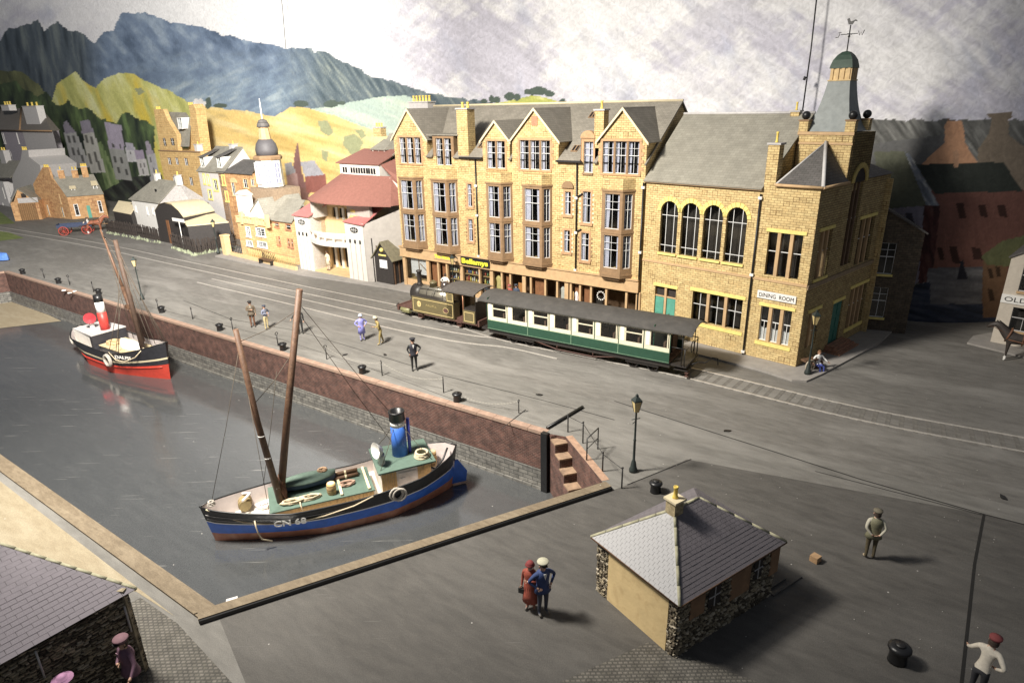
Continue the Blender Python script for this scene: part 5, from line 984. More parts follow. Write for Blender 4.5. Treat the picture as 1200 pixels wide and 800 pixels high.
# octagonal domed tower behind the villa
ot = Fr(G(283, 299), -36); TC = ot.w((2.15, 2.2, 0)); OT = thing('domed_tower', 'white octagonal clock turret with dark dome and needle on a brown base', 'tower', TC)
fo8 = Fr(TC, -36); cx_ = fo8.px(316, 200, 0)[0]; TC = fo8.w((cx_, 0, 0)); fo8 = Fr(TC, -36)
def zz_(v): return fo8.px(316, v, 0)[1]
R8 = abs(fo8.px(297, 200)[0])*.46; mb = MB(fo8); mb.box(-R8*1.35, R8*1.6, -R8*1.05, R8*1.4, 0, zz_(219)); mb.build('base', mat('brown_card', (.30, .22, .15)), OT)
mb = MB(fo8); mb.lathe([(R8*1.02, zz_(218)), (R8*.96, zz_(186))], n=8, smooth=False, rot=math.pi/8); dr_ = mb.build('drum', M_paper, OT)
mb = MB(fo8); mb.lathe([(R8*1.08, zz_(187)), (R8*1.12, zz_(184)), (R8*1.0, zz_(182))], n=8, smooth=False, rot=math.pi/8); mb.build('cornice', M_trim, OT)
mb = MB(fo8); z0, z1 = zz_(182), zz_(163); mb.lathe([(R8*.80, z0), (R8*.84, z0+(z1-z0)*.35), (R8*.74, z0+(z1-z0)*.7), (R8*.5, z1-.03), (R8*.3, z1)], n=24); mb.build('dome', mat('dark_lead', (.10, .095, .10), .6, .1), OT)
mb = MB(fo8); mb.lathe([(R8*.46, z1-.1), (R8*.36, zz_(149))], n=8, smooth=False, rot=math.pi/8); mb.build('lantern', M_tan2, OT)
mb = MB(fo8); za, zb = zz_(149), zz_(139); mb.lathe([(R8*.48, za), (R8*.46, za+(zb-za)*.3), (R8*.3, za+(zb-za)*.8), (.02, zb)], n=16); mb.build('cupola', M_slated, OT); mb = MB(fo8); mb.tube([(0, 0, zb-.1), (0, 0, zz_(115))], .09, 6, r1=.03); mb.build('needle', M_white, OT)
for k in (4, 5, 6, 7):
    a = -math.pi/2+math.pi/4*(k-5); ff = fo8.sub(R8*.965*math.cos(a), R8*.965*math.sin(a), math.degrees(a)+90); w_ = R8*.24; mb = MB(ff); mb.box(-w_, w_, -.05, .0, zz_(214), zz_(190)); wn = mb.build('window', mat('turret_pane', (.26, .27, .36), .3), dr_)
    mb = MB(ff)
    for q in range(3): mb.box(-w_+w_*q-.03, -w_+w_*q+.03, -.08, -.051, zz_(214), zz_(190))
    for q in range(5): z = zz_(214)+(zz_(190)-zz_(214))*q/4; mb.box(-w_, w_, -.08, -.051, z-.02, z+.02)
    mb.build('glazing_bar', M_white, wn)
# orange building with dark roof and arched window
fj = Fr(Fr(G(250, 290), -36).w((0, 4, 0)), -36); J = thing('warehouse', 'orange stone building with dark slate roof beside the domed turret', 'building', fj.o)
x0 = fj.px(262, 240)[0]; x1 = fj.px(297, 210)[0]; ze = fj.px(280, 203)[1]
wl(fj, J, x0, x1, 0, ze, [fj.box(a, b) for a, b in [((285, 210), (291, 220)), ((294, 210), (299, 218)), ((290, 231), (294, 240)), ((271, 214), (277, 229))]], M_orange, bars='sash', frame=M_white, sur_m=M_tan, depth=1.5)
r0, rz = fj.px(274, 186, 2.5); r1, _ = fj.px(300, 188, 2.5); mb = MB(fj); mb.slab([(x0-.1, -.2, ze), (x1+.1, -.2, ze), (r1+.6, 2.5, rz), (r0, 2.5, rz)], .08); mb.build('roof', M_slated, J)
mb = MB(fj); cx2, cz2 = fj.px(274, 214); mb.prism([(cx2+.62*math.cos(t), cz2+.5*math.sin(t)) for t in np.linspace(0, math.pi, 10)], 'y', -.06, -.01); mb.build('arch_head', M_tan, J)
# grey house with yellow window surrounds
fi = Fr(Fr(G(250, 290), -36).w((0, 4, 0)), -36); I_ = thing('grey_house', 'grey house with bright yellow window surrounds and two dormers', 'building', fi.o)
x0 = fi.px(232, 200)[0]; x1 = fi.px(262.5, 203)[0]; ze = fi.px(247, 201.5)[1]; zrg = fi.px(250, 171, 2.6)[1]
wl(fi, I_, x0, x1, 0, ze, [fi.box(a, b) for a, b in [((238, 204.5), (241, 215)), ((243, 205.5), (246, 216)), ((250, 211), (256, 223)), ((260, 206), (264, 216.5)), ((244, 223), (249, 233)), ((264, 225), (268, 235.5))]], M_greyl, bars='sash', frame=M_yel, sur=.14, depth=4)
mb = MB(fi); mb.slab([(x0-.1, -.2, ze), (x1+.1, -.2, ze), (x1+.1, 2.6, zrg), (x0-.1, 2.6, zrg)], .08); mb.build('roof', M_slate2, I_)
mb = MB(fi)
mb.face([(x1, 0, ze-.1), (x1, 4, ze-.1), (x1, 2.6, zrg-.1)])
mb.build('gable_end', M_greyl, I_)
for u in (237, 256.5):
    a, b, c, d = fi.box((u-3.5, 184), (u+3.5, 196.5), .3); wn = wl(fi, I_, a, b, c, d, [(a+.07, b-.07, c+.08, d-.05)], M_white, y=.3, depth=1.2, frame=M_white, sur=0, bars='cross', name='dormer'); mb = MB(fi); mb.slab([(a-.1, .15, d), (b+.1, .15, d), (b+.25, 2.2, d+.75), (a+.1, 2.2, d+.75)], .05); mb.build('dormer_roof', M_slated, wn)
for u in (231, 272): x, z = fi.px(u, 172, 2.4); chimney(fi, I_, x-.28, x+.28, 2.2, 2.9, zrg-1, z+.2, M_greyl, npots=1, ph=.3)
# orange tower house with crow-stepped chimneys
fh = Fr(Fr(G(212, 280), -36).w((0, 5, 0)), -36); Hh = thing('tower_house', 'tall orange stone tower house with scattered small dark windows', 'building', fh.o)
wins = [fh.box(a, b) for a, b in [((191, 162), (195.5, 171)), ((200, 162), (205, 170.5)), ((196.5, 185), (201.5, 193)), ((205.5, 185), (210, 193)), ((216, 185.5), (221, 194)), ((202.5, 207), (207, 216)), ((211, 207), (215.5, 216)), ((222, 208), (227, 217.5))]]
mb = MB(fh); xL, xR = fh.px(188.5, 190)[0], fh.px(237, 190)[0]; ZT = fh.px(210, 177)[1]; wall(mb, xL, xR, 0, ZT, [w_ for w_ in wins if w_[3] < ZT], d=.06); mb.box(xL, xR, .0005, 3, 0, ZT, skip='f'); mb.build('wall', M_tower, Hh)
for w_ in [w_ for w_ in wins if w_[3] < ZT]: glazing(fh, Hh, *w_, d=.04, frame=M_tower, bars='sash', curtain=None, sill=False, surround=.05, back=None, sur_m=M_trim)
mb = MB(fh); mb.box(xL+.05, xR-.05, .5, .55, 0, ZT-.05); mb.build('inner_wall', M_dark, Hh); mb = MB(fh); mb.box(xL, xR, -.08, 0, ZT-.1, ZT+.04); mb.build('string_course', M_trim, Hh)
mb = MB(fh); P = [fh.px(*p) for p in [(188, 178), (180, 128), (191, 128), (196, 140), (202, 150), (207, 158), (209, 178)]]; mb.prism(P, 'y', 0, .5); P = [fh.px(*p, 1) for p in [(221, 176), (223, 135), (221, 124), (226, 122), (229, 128), (236, 178)]]; mb.prism(P, 'y', 1, 2.2); mb.build('gable', M_tower, Hh)
mb = MB(fh); q = [(fh.px(u, v, y)[0], y, fh.px(u, v, y)[1]) for u, v, y in [(209, 172, .3), (206, 150, .9), (193, 131, 1.5), (218, 132, 1.5), (224, 140, 1.2), (222, 172, .3)]]; mb.face(q); mb.build('roof', M_slate2, Hh)
for g_ in (((191, 162), (195.5, 171)), ((200, 162), (205, 170.5))): a, b, c, d = fh.box(*g_); mb = MB(fh); mb.box(a, b, -.03, -.005, c, d); w_ = mb.build('window', M_dark, Hh); mb = MB(fh); mb.box((a+b)/2-.02, (a+b)/2+.02, -.05, -.03, c, d); mb.box(a, b, -.05, -.03, (c+d)/2-.02, (c+d)/2+.02); mb.build('glazing_bar', M_white, w_)
a, b, c, d = fh.box((207, 138), (214.5, 151), .35); wl(fh, Hh, a, b, c, d, [(a+.07, b-.07, c+.1, d-.06)], M_white, y=.35, depth=1.2, frame=M_white, sur=0, bars='cross', name='dormer')
for u, v, y in ((185.5, 128, .25), (223.5, 123, 1.5)): x, z = fh.px(u, v, y); pots(Hh, fh, [x-.35, x, x+.35], y, z, .1, .28)
# low white cottage
ff_ = Fr(G(160, 272), -36); Fw = thing('cottage', 'low white cottage with pale green grey roof behind the black sheds', 'building', ff_.o)
wl(ff_, Fw, .5, 6.75, 0, 3.75, [ff_.box((158, 241), (160.5, 248)), ff_.box((171, 242), (174, 251)), ff_.box((178, 243), (181, 251))], M_white, sur=.05, depth=3.6, frame=M_white)
mb = MB(ff_); mb.slab([(.1, -.2, 3.8), (6.9, -.2, 3.8), (8.2, 1.8, 6.0), (3.2, 1.8, 6.1)], .08); mb.build('roof', M_slate2, Fw)
mb = MB(ff_); mb.face([(6.75, 0, 0), (10.4, 3.2, 0), (10.9, 3.2, 4.0), (8.1, 1.8, 5.95), (6.75, 0, 3.75)]); mb.build('gable_end', mat('gable_grey', (.38, .36, .35)), Fw)
for x in (3.5, 8.0): chimney(ff_, Fw, x, x+.45, 1.6, 2.1, 5.6, 6.6, M_white, npots=1, ph=.35)
for u, v in ((162, 221), (185, 223)): x, z = ff_.px(u, v, 1); mb = MB(ff_); mb.box(x-.15, x+.15, .72, .8, z-.2, z+.15); mb.build('rooflight', M_blackp, Fw)
# black sheds and picket fence
fg = Fr(G(135, 274), -36)
SA = thing('shed', 'small black shed with cream sloping roof at the left end of the fence', 'shed', fg.w((0, 1, 0)))
def pt(fr, u, v, y): x, z = fr.px(u, v, y); return (x, y, z)
a, b, c, d = pt(fg, 132, 247, 1), pt(fg, 153, 251, 1), pt(fg, 161, 238, 3), pt(fg, 139, 235, 3)
mb = MB(fg); mb.slab([a, b, c, d], .07); mb.build('roof', M_cream, SA); mb = MB(fg); e = pt(fg, 176, 258, 4.5)
mb.face([(a[0], 1.05, 0), (b[0], 1.05, 0), (b[0], 1.05, b[2]-.07), (a[0], 1.05, a[2]-.07)]); mb.face([(b[0], 1.05, 0), (e[0], 4.5, 0), (e[0], 4.5, e[2]), (c[0], 3, c[2]-.07), (b[0], 1.05, b[2]-.07)]); mb.build('wall', M_blk, SA)
fgb = Fr(G(183, 286), -36); SB = thing('shed', 'large black shed with curved cream barrel roof behind the fence', 'shed', fgb.w((0, 1, 0)))
P0 = [fgb.px(u, v, 1) for u, v in [(181, 248), (186, 240), (193, 238), (201, 240), (209, 247), (215, 255)]]; sh = fgb.px(251, 248, 1)[0]-fgb.px(215, 255, 1)[0]
dep = 5.0; rows = [[(x, 1, z) for x, z in P0], [(q_[0], 5.2, q_[1]) for q_ in [fgb.px(u, v, 5.2) for u, v in [(218, 243), (223, 237), (230, 234), (239, 236), (246, 241), (251.5, 247.5)]]]]; xB = rows[1][-1]
mb = MB(fgb); mb.grid(rows, False); mb.grid([[(x, y, z+.08) for x, y, z in r] for r in rows], False); mb.build('roof', M_cream, SB)
mb = MB(fgb); mb.face([(P0[0][0], 1.05, 0), (P0[-1][0], 1.05, 0), *[(x, 1.05, z-.02) for x, z in reversed(P0)]]); x = P0[-1][0]; mb.face([(x, 1.05, 0), (xB[0], 5.2, 0), (xB[0], 5.2, xB[2]), (x, 1.05, P0[-1][1])]); mb.build('wall', M_blk, SB)
a, b, c, d = fgb.box((193, 258), (200, 278), .9); mb = MB(fgb); mb.box(a, b, .98, 1.03, 0, d); mb.build('door', mat('brown_door', (.20, .09, .04), .6), SB)
SC_ = thing('lean_to', 'black lean-to with flat cream roof in front of the barrel roofed shed', 'shed', fgb.w((3, 0, 0)))
a, b, c, d = pt(fgb, 219, 264.5, .3), pt(fgb, 268, 260, 3.5), pt(fgb, 252, 249.5, 5), pt(fgb, 212, 257, 1.2)
mb = MB(fgb); mb.slab([a, b, c, d], .08); mb.build('roof', M_cream, SC_); mb = MB(fgb); 
for p, q in ((d, a), (a, b)): mb.face([(p[0], p[1]+.04, 0), (q[0], q[1]+.04, 0), (q[0], q[1]+.04, q[2]-.08), (p[0], p[1]+.04, p[2]-.08)])
mb.build('wall', M_blk, SC_)
a, b, c, d = fgb.box((201.5, 255), (216, 261), .1); mb = MB(fgb); mb.box(a, b, .08, .12, c, d); mb.tube([((a+b)/2, .15, 0), ((a+b)/2, .15, c)], .04, 5); tag(mb.build('signboard', M_white, None), 'blank white signboard on the fence before the barrel roofed shed', 'sign')
def pickets(pts, label, h=1.35):
    P = [np.array(G(*p)[:2]) for p in pts]; t = thing('picket_fence', label, 'fence', (*P[0], 0)); me = None; n = 0
    for a, b in zip(P, P[1:]):
        d = (b-a); Ln = np.linalg.norm(d); d /= Ln; ang = math.atan2(d[1], d[0])
        mb = MB(); mb.tube([(*a, h*.35), (*b, h*.35)], .04, 4); mb.tube([(*a, h*.8), (*b, h*.8)], .04, 4); mb.build('rail', M_blk, t)
        for k in range(int(Ln/.21)):
            if me is None: mb = MB(); mb.prism([(-.075, 0), (.075, 0), (.075, h-.06), (0, h), (-.075, h-.06)], 'y', -.03, .03); o = mb.build('picket', mat('tarred_wood', (.045, .035, .03), .8, .4, 3, .5), None); me = o.data; o.parent = t
            else: o = bpy.data.objects.new('picket', me); COL.objects.link(o); o.parent = t
            p = a+d*.21*k; o.location = (p[0]-P[0][0], p[1]-P[0][1], 0); o.rotation_euler = (random.uniform(-.05, .05), random.uniform(-.05, .05), ang); o.scale = (1, 1, random.uniform(.92, 1.1)); n += 1
    return t
pickets([(126, 271), (162, 277), (191, 283)], 'black picket fence beside the horse and cart'); pickets([(203, 288), (231, 297), (278, 288)], 'black picket fence round the barrel roofed shed at the street corner')
# weeds at the fence foot
M_weed = mat('weeds', (.30, .33, .22), .9, .4, 5, .3); mb = MB(); rnd = random.Random(5)
for a, b in (((128, 273), (190, 285)), ((203, 290), (231, 299)), ((231, 299), (276, 290))):
    A_, B_ = np.array(G(*a)), np.array(G(*b))
    for k in range(130):
        p = A_+(B_-A_)*rnd.random()+np.array([rnd.uniform(-.25, .15), rnd.uniform(-.4, .1), 0]); h = rnd.uniform(.06, .30)*(2.0 if rnd.random() < .08 else 1); a_ = rnd.random()*6.3; w_ = h*.45
        mb.face([(p[0]-w_*math.cos(a_), p[1]-w_*math.sin(a_), 0), (p[0]+w_*math.cos(a_), p[1]+w_*math.sin(a_), 0), (p[0]+rnd.uniform(-.1, .1), p[1], h)])
mb.build('weeds', M_weed, None, 'stuff')
# brick cottage with green door
cc = G(85, 257); gl = Fr(cc, -36+180); fD = Fr(cc, 30); fG = Fr(G(49, 254), math.degrees(math.atan2(cc[1]-G(49, 254)[1], cc[0]-G(49, 254)[0])))
D = thing('cottage', 'red brick cottage with green door, four chimneys and two roof dormers', 'building', cc)
LW = None
for k in np.arange(3, 14, .1):
    p = fD.w((k, 0, 0)); u, v = proj(p)
    if u >= 126: LW = float(k); break
LW = LW or 8.0; GW = float(np.hypot(cc[0]-G(49, 254)[0], cc[1]-G(49, 254)[1])); ze = 2.95
wl(fD, D, 0, LW, 0, ze, [fD.box(a, b) for a, b in [((86.5, 240), (93.5, 252)), ((114.5, 236), (120.5, 248))]], M_orange, frame=M_white, sur=.07, depth=3)
a, b, c, d = fD.box((101, 241), (109, 257)); mb = MB(fD); mb.box(a, b, -.05, 0, 0, d); mb.build('door', M_green, D)
wl(fG, D, 0, GW, 0, ze, [fG.box(a, b) for a, b in [((71, 243), (76, 254)), ((69, 228), (72, 238)), ((54, 240), (59, 252))]], M_orange, frame=M_tan, sur=.06, depth=.5, bars='cross', name='gable_wall')
ap = fG.px(54, 196); ap2 = fG.px(60, 208); mb = MB(fG); mb.prism([(0, ze), (GW, ze), (ap2[0], ap2[1]), (fG.px(56, 196)[0], ap[1]), (fG.px(50, 196)[0], ap[1]), (0, ap2[1]-1.0)], 'y', .0, .3); mb.build('gable', M_orange, D); pots(D, fG, [fG.px(u, 196)[0] for u in (51, 53, 55)], .15, ap[1], .12, .32)
rA, rB = fG.w((ap2[0], .2, ap2[1])), None; e0 = fD.w((0, -.15, ze)); e1 = fD.w((LW+.1, -.15, ze)); rB = rA+(e1-e0)*1.0+np.array([.3, .3, .1])
mb = MB(); mb.slab([e0, e1, rB, rA], .08); mb.face([rA, rB, rB+np.array([-3, 2, -2]), rA+np.array([-3, 2, -2])]); mb.build('roof', M_slate2, D)
fR = Fr((rA[0], rA[1], 0), math.degrees(math.atan2((e1-e0)[1], (e1-e0)[0])))
for k, (f, h) in enumerate(((.22, .85), (.55, .75), (.80, 1.1))):
    x = float(np.hypot(*(rB-rA)[:2]))*f; chimney(fR, D, x-.35, x+.35, -.2, .3, rA[2]-.3, rA[2]+h, M_orange, npots=(1, 2, 4)[k], ph=.35, pr=.1)
for (u, v) in ((86.5, 225.5), (112, 221.5)):
    a, b, c, d = fD.box((u-3.5, v-4.5), (u+3.8, v+5), .5); wn = wl(fD, D, a, b, c, d, [(a+.1, b-.1, c+.1, d-.06)], M_white, y=.5, depth=1.6, frame=M_white, sur=0, bars='cross', name='dormer'); mb = MB(fD); mb.slab([(a-.15, .3, d), (b+.15, .3, d), (b-.1, 2.3, d+.9), (a-.2, 2.3, d+.9)], .06); mb.build('dormer_roof', M_cream, wn)
# garage with brown door
fE = Fr(G(18, 259), math.degrees(math.atan2(G(50, 257)[1]-G(18, 259)[1], G(50, 257)[0]-G(18, 259)[0]))); GA = thing('garage', 'small sandstone garage with wide brown door and gable', 'garage', fE.o)
x0, x1 = .0, fE.px(50, 257)[0]; ze = fE.px(34, 236)[1]; zr = fE.px(26, 221)[1]; mb = MB(fE); mb.box(x0, x1, 0, 5, 0, ze); mb.prism([(x0+.4, ze), (x1-.4, ze), ((x0+x1)/2-.3, zr)], 'y', 0, .3); mb.build('wall', M_orange, GA)
a, b, c, d = fE.box((20, 239), (46.5, 258), -.05); mb = MB(fE); n = 9
for k in range(n): mb = MB(fE); mb.box(a+(b-a)*k/n+.02, a+(b-a)*(k+1)/n-.02, -.06, -.01, 0, d); mb.build('door_plank', mat('garage_door', (.20, .11, .045), .7), GA)
a, b, c, d = fE.box((20, 232.5), (45, 237), -.1); mb = MB(fE); mb.box(a, b, -.1, -.05, c, d); mb.build('signboard', M_grey, GA); a, b, c, d = fE.box((24, 227), (31, 231.5), -.06); mb = MB(fE); mb.box(a, b, -.05, -.01, c, d); mb.build('window', M_dark, GA)
xm = (x0+x1)/2-.3; mb = MB(fE); mb.slab([(x0, -.2, ze-.1), (xm, -.2, zr+.05), (xm, 5, zr+.05), (x0, 5, ze-.1)], .07); mb.slab([(xm, -.2, zr+.05), (x1, -.2, ze-.1), (x1, 5, ze-.1), (xm, 5, zr+.05)], .07); mb.build('roof', M_slate2, GA)
# two grey houses at the far left
fB = Fr(G(20, 256), -36); fB = Fr(fB.w((0, 4, 0)), -36); Bh = thing('grey_house', 'pale grey gabled house with low roof behind the garage at the left edge', 'building', fB.o)
P = [fB.px(u, v) for u, v in [(14, 256), (16, 222), (14, 208), (24, 188), (26, 176), (33, 176), (34, 184), (47, 194), (53, 250)]]; P[0] = (P[0][0], 0); P[-1] = (P[-1][0], 0); mb = MB(fB); mb.prism(P, 'y', 0, 4.5); mb.build('wall', M_grey, Bh)
q = [fB.px(u, v) for u, v in [(-30, 209), (14, 208), (24, 189), (-30, 190)]]; mb = MB(fB); mb.slab([(q[0][0], -.3, q[0][1]), (q[1][0], -.3, q[1][1]), (q[2][0], 2.2, q[2][1]), (q[3][0], 2.2, q[3][1])], .1); mb.build('roof', M_slate2, Bh)
a, b, c, d = fB.box((-30, 209), (14, 250), .1)
wl(fB, Bh, a, b, 0, d, [fB.box(p, r, .1) for p, r in [((3, 220), (6, 232)), ((9, 218), (12, 230)), ((3, 238), (6, 247)), ((-6, 222), (-3, 234))]], M_greyl, y=.1, sur=.05, frame=M_white, depth=3, bars='mid')
x, z = fB.px(29, 176, 1); pots(Bh, fB, [x-.6, x, x+.6], 1, z, .13, .45); x, z = fB.px(6, 190, 2); chimney(fB, Bh, x-1, x+1, 1.8, 2.6, z-1, fB.px(6, 177, 2)[1], M_grey, npots=2, pr=.13, ph=.4)
fA = Fr(G(20, 256), -36); fA = Fr(fA.w((0, 9, 0)), -36); Ah = thing('grey_mansion', 'big grey house with hipped roof and tall chimneys at the upper left', 'building', fA.o)
P = [fA.px(u, v) for u, v in [(26, 153), (61, 151)]]; Rr = [fA.px(72, 200)]; mb = MB(fA); ze = P[0][1]; xc, xr = P[0][0], P[1][0]
mb.face([(xc, 0, 0), (xr+.3, 0, 0), (xr, 0, ze), (xc, 0, ze)]); mb.build('wall', M_grey, Ah)
wl(fA, Ah, xc-9, xc, 0, ze-.01, [fA.box(p, r) for p, r in [((2, 156), (7, 168)), ((19, 156), (23, 168)), ((11, 178), (15, 188))]], mat('mauve_render', (.34, .31, .34)), sur=.05, frame=M_white, depth=5, bars='mid')
rt0, rz = fA.px(25, 127, 3); rt1, _ = fA.px(48, 128, 3); mb = MB(fA); mb.slab([(xc, -.3, ze), (xr+.3, -.3, ze), (rt1, 3, rz), (rt0, 3, rz)], .1); mb.slab([(xc-9.5, -.3, ze), (xc, -.3, ze), (rt0, 3, rz), (rt0-9, 3, rz)], .1); mb.face([(xr+.3, -.3, ze), (xr, 1, ze), (rt1, 3, rz)]); mb.build('roof', mat('brown_slate', (.17, .15, .13)), Ah)
mb = MB(fA); mb.tube([(xc, -.3, ze+.03), (rt0, 3, rz+.05)], .14, 5); mb.tube([(xc-9.5, -.3, ze), (xr+.4, -.3, ze)], .13, 4); mb.build('hip_cap', M_trim, Ah)
for u0, u1, v0, v1 in ((35, 45.5, 146, 124.5), (6, 13, 130, 123.5)): x0, z0 = fA.px(u0, v0, 1); x1, z1 = fA.px(u1, v1, 1); chimney(fA, Ah, x0, x1, .6, 1.6, z0, z1, M_greyl, npots=3, pr=.16, ph=.5)

BK[0] = 1.0
# ------------------------------------------------------------------ the two rubble huts in the foreground
M_rub = mat('rubble_stone', (.30, .25, .17), .85, .85, 2.0, .6, bscale=30); M_morta = mat('dark_mortar', (.035, .028, .02), .95, .2, 5, .4)
M_plum = mat('plum_slate', (.155, .14, .152), .75, .22, 1.5, .35, bscale=40); M_litsl = mat('lit_hut_slate', (.44, .435, .44), .75, .16, 1.5, .35, bscale=40)  # pale copy puts the light on the right-hand hut's left slope into the colour
def rubble(fr, th, x0, x1, z0, z1, y=0, n=200, seed=1, sx=(.06, .17), sz=(.035, .08), holes=(), name='rubble_stones', mats=None):
    """packed irregular stones, joined: too small to pick out singly"""
    rnd = random.Random(seed); mb = MB(fr); z = z0
    while z < z1:
        h = rnd.uniform(*sz); x = x0+rnd.uniform(-.1, 0)
        while x < x1:
            w_ = rnd.uniform(*sx); xa, xb = max(x, x0), min(x+w_-.015, x1); cx = (xa+xb)/2
            if xb-xa > .03 and z+h < z1+.03 and not any(q[0]-.02 < cx < q[1]+.02 and q[2]-.03 < z+h/2 < q[3]+.03 for q in holes):
                pr = rnd.uniform(.012, .06); j = lambda: rnd.uniform(-.014, .014); m = rnd.choice((0, 0, 0, 1, 1, 2))
                B = [(xa+j(), y, z+j()), (xb+j(), y, z+j()), (xb+j(), y, z+h-.012+j()), (xa+j(), y, z+h-.012+j())]; c = ((xa+xb)/2, z+h/2); T = [(c[0]+(p[0]-c[0])*.72, y-pr, c[1]+(p[2]-c[1])*.68) for p in B]
                mb.face(T, m)
                for k in range(4): l = (k+1) % 4; mb.face([B[k], B[l], T[l], T[k]], m)
            x += w_
        z += h
    mb.build(name, mats or [M_rub, mat('rubble_dark', (.10, .08, .055), .9, .4, 3, .5), mat('rubble_pale', (.48, .42, .32), .85, .3, 3, .5)], th, 'stuff')
def slates(tri, th, m, name='slate', rows=12, sw=.3, limit=290, seed=2, lift=.004):
    """slates laid in courses on the polygon tri = [eave left, eave right, top right, top left]; each slate a piece, the rest of the roof joined"""
    P = [np.array(p, float) for p in tri]; off = np.array(th['_o']); rnd = random.Random(seed); ev = P[1]-P[0]; L0 = np.linalg.norm(ev); ux = ev/L0; n = np.cross(ux, P[3]-P[0]); n /= np.linalg.norm(n); n = n if n[2] > 0 else -n; up = np.cross(n, ux)
    H_ = (P[2]-P[0]).dot(up); rh = H_/rows; me = None; cnt = 0; rest = MB(); ang = None
    if up[2] < 0: up = -up
    H_ = max((p-P[0]).dot(up) for p in P); rh = H_/rows
    R = Matrix((ux, up, n)).transposed().to_4x4()
    poly = [((p-P[0]).dot(ux), (p-P[0]).dot(up)) for p in P]
    def span(y):
        xs = []
        for i in range(len(poly)):
            (xa, ya), (xb, yb) = poly[i], poly[(i+1) % len(poly)]
            if (ya-y)*(yb-y) < 0: xs.append(xa+(xb-xa)*(y-ya)/(yb-ya))
        return (min(xs), max(xs)) if len(xs) >= 2 else None
    for r in range(rows):
        s = span((r+.5)*rh)
        if not s: continue
        xa, xb = s; x = math.floor(xa/sw-1)*sw-(sw*.5 if r % 2 else 0)
        while x < xb-.02:
            x0 = max(x, xa); x1 = min(x+sw-.007, xb)
            if x1-x0 > .02:
                if cnt < limit and x1-x0 > sw-.012:
                    if me is None:
                        mb = MB(); w_ = sw-.007; hh = rh*1.12; mb.box(0, w_, 0, hh, 0, .007); b = mb; b.v = [np.array([v[0], v[1], v[2]+(.009*(1-v[1]/hh))]) for v in b.v]; o = mb.build(name, m, None); me = o.data
                    else: o = bpy.data.objects.new(name, me); COL.objects.link(o)
                    q = P[0]+ux*x0+up*(r*rh)+n*(lift+rnd.uniform(0, .004)); o.parent = th; M_ = R.copy(); M_.translation = Vector(q-off); o.matrix_local = M_ @ Matrix.Rotation(rnd.uniform(-.012, .012), 4, 'Z'); cnt += 1
                else:
                    y0 = r*rh; y1 = y0+rh*1.1; q = lambda a, b, c: tuple(P[0]+ux*a+up*b+n*c)
                    rest.face([q(x0, y0, lift+.018), q(x1, y0, lift+.018), q(x1, y1, lift+.014), q(x0, y1, lift+.014)]); rest.face([q(x0, y0, 0), q(x1, y0, 0), q(x1, y0, lift+.018), q(x0, y0, lift+.018)])
            x += sw
    if rest.f: rest.build('cut_slates', m, th, 'stuff')
# right-hand hut
hf = Fr(G(790, 772), 180-54.5)   # placeholder axis, replaced below
c0 = np.array(G(790, 770)); l0 = np.array(G(699, 690)); dL = (l0-c0)/np.linalg.norm(l0-c0); fL = Fr(l0, math.degrees(math.atan2(-dL[1], -dL[0]))); lenL = float(np.linalg.norm(l0-c0))
fRt = Fr(c0, fL.deg+90); lenR = next((k for k in np.arange(3, 6, .02) if proj0(Fr(c0, fL.deg+90).w((k+.2, -.14, 1.76)))[0] >= 921), 4.2); HT = thing('harbour_hut', 'rubble stone hut with hipped slate roof and pale boarded wall in the foreground', 'hut', c0)
ez = 1.78
mb = MB(fL); mb.box(.02, lenL-.02, .02, .1, 0, ez); mb.build('wall_core', M_morta, HT); mb = MB(fL); mb.box(.48, lenL-.28, -.035, .02, 0, ez); mb.build('boarded_wall', mat('tan_board', (.74, .56, .29), .85, .10, 2.2, .25, dirt=((.5, .34, .16), .5, 2.5)), HT)
rubble(fL, HT, 0, .48, 0, ez, seed=3); rubble(fL, HT, lenL-.28, lenL, 0, ez, seed=4)
hs = [(.42, .95, .95, 1.55), (1.1, 1.55, .95, 1.6), (1.95, 2.75, .75, 1.62), (2.9, 3.25, .95, 1.6), (3.6, 3.98, .75, 1.62)]
mb = MB(fRt); mb.box(.02, lenR, .02, .1, 0, ez); mb.box(lenR-.08, lenR, .1, lenL, 0, ez); mb.build('wall_core', M_morta, HT); rubble(fRt, HT, 0, lenR, 0, ez, seed=5, holes=hs)
for k, h_ in enumerate(hs):
    mb = MB(fRt)
    if k in (1, 3): mb.box(h_[0], h_[1], -.02, .02, h_[2], h_[3]); o = mb.build('window', M_dark, HT); mb = MB(fRt); mb.box((h_[0]+h_[1])/2-.012, (h_[0]+h_[1])/2+.012, -.04, -.02, h_[2], h_[3]); mb.box(h_[0], h_[1], -.04, -.02, (h_[2]+h_[3])/2-.012, (h_[2]+h_[3])/2+.012); mb.build('glazing_bar', M_grey, o)
    else: mb.box(h_[0], h_[1], -.03, .02, h_[2], h_[3]); mb.build('wooden_panel', mat('faded_shutter', (.26, .15, .08), .8, .25, 3), HT)
ov = .14; E0 = fL.w((-ov, -ov, ez-.02)); E1 = fL.w((lenL+ov, -ov, ez-.02)); E2 = fRt.w((lenR+.22, -ov, ez-.02)); E3 = fRt.w((lenR+.22, lenL+ov, ez-.02))
zr = ez+1.22; R0 = fRt.w((1.3, lenL/2, zr)); R1 = fRt.w((2.25, lenL/2, zr-.03))
def tri_slab(P, m, nm): mb = MB(); mb.face(P); return mb.build(nm, m, HT)
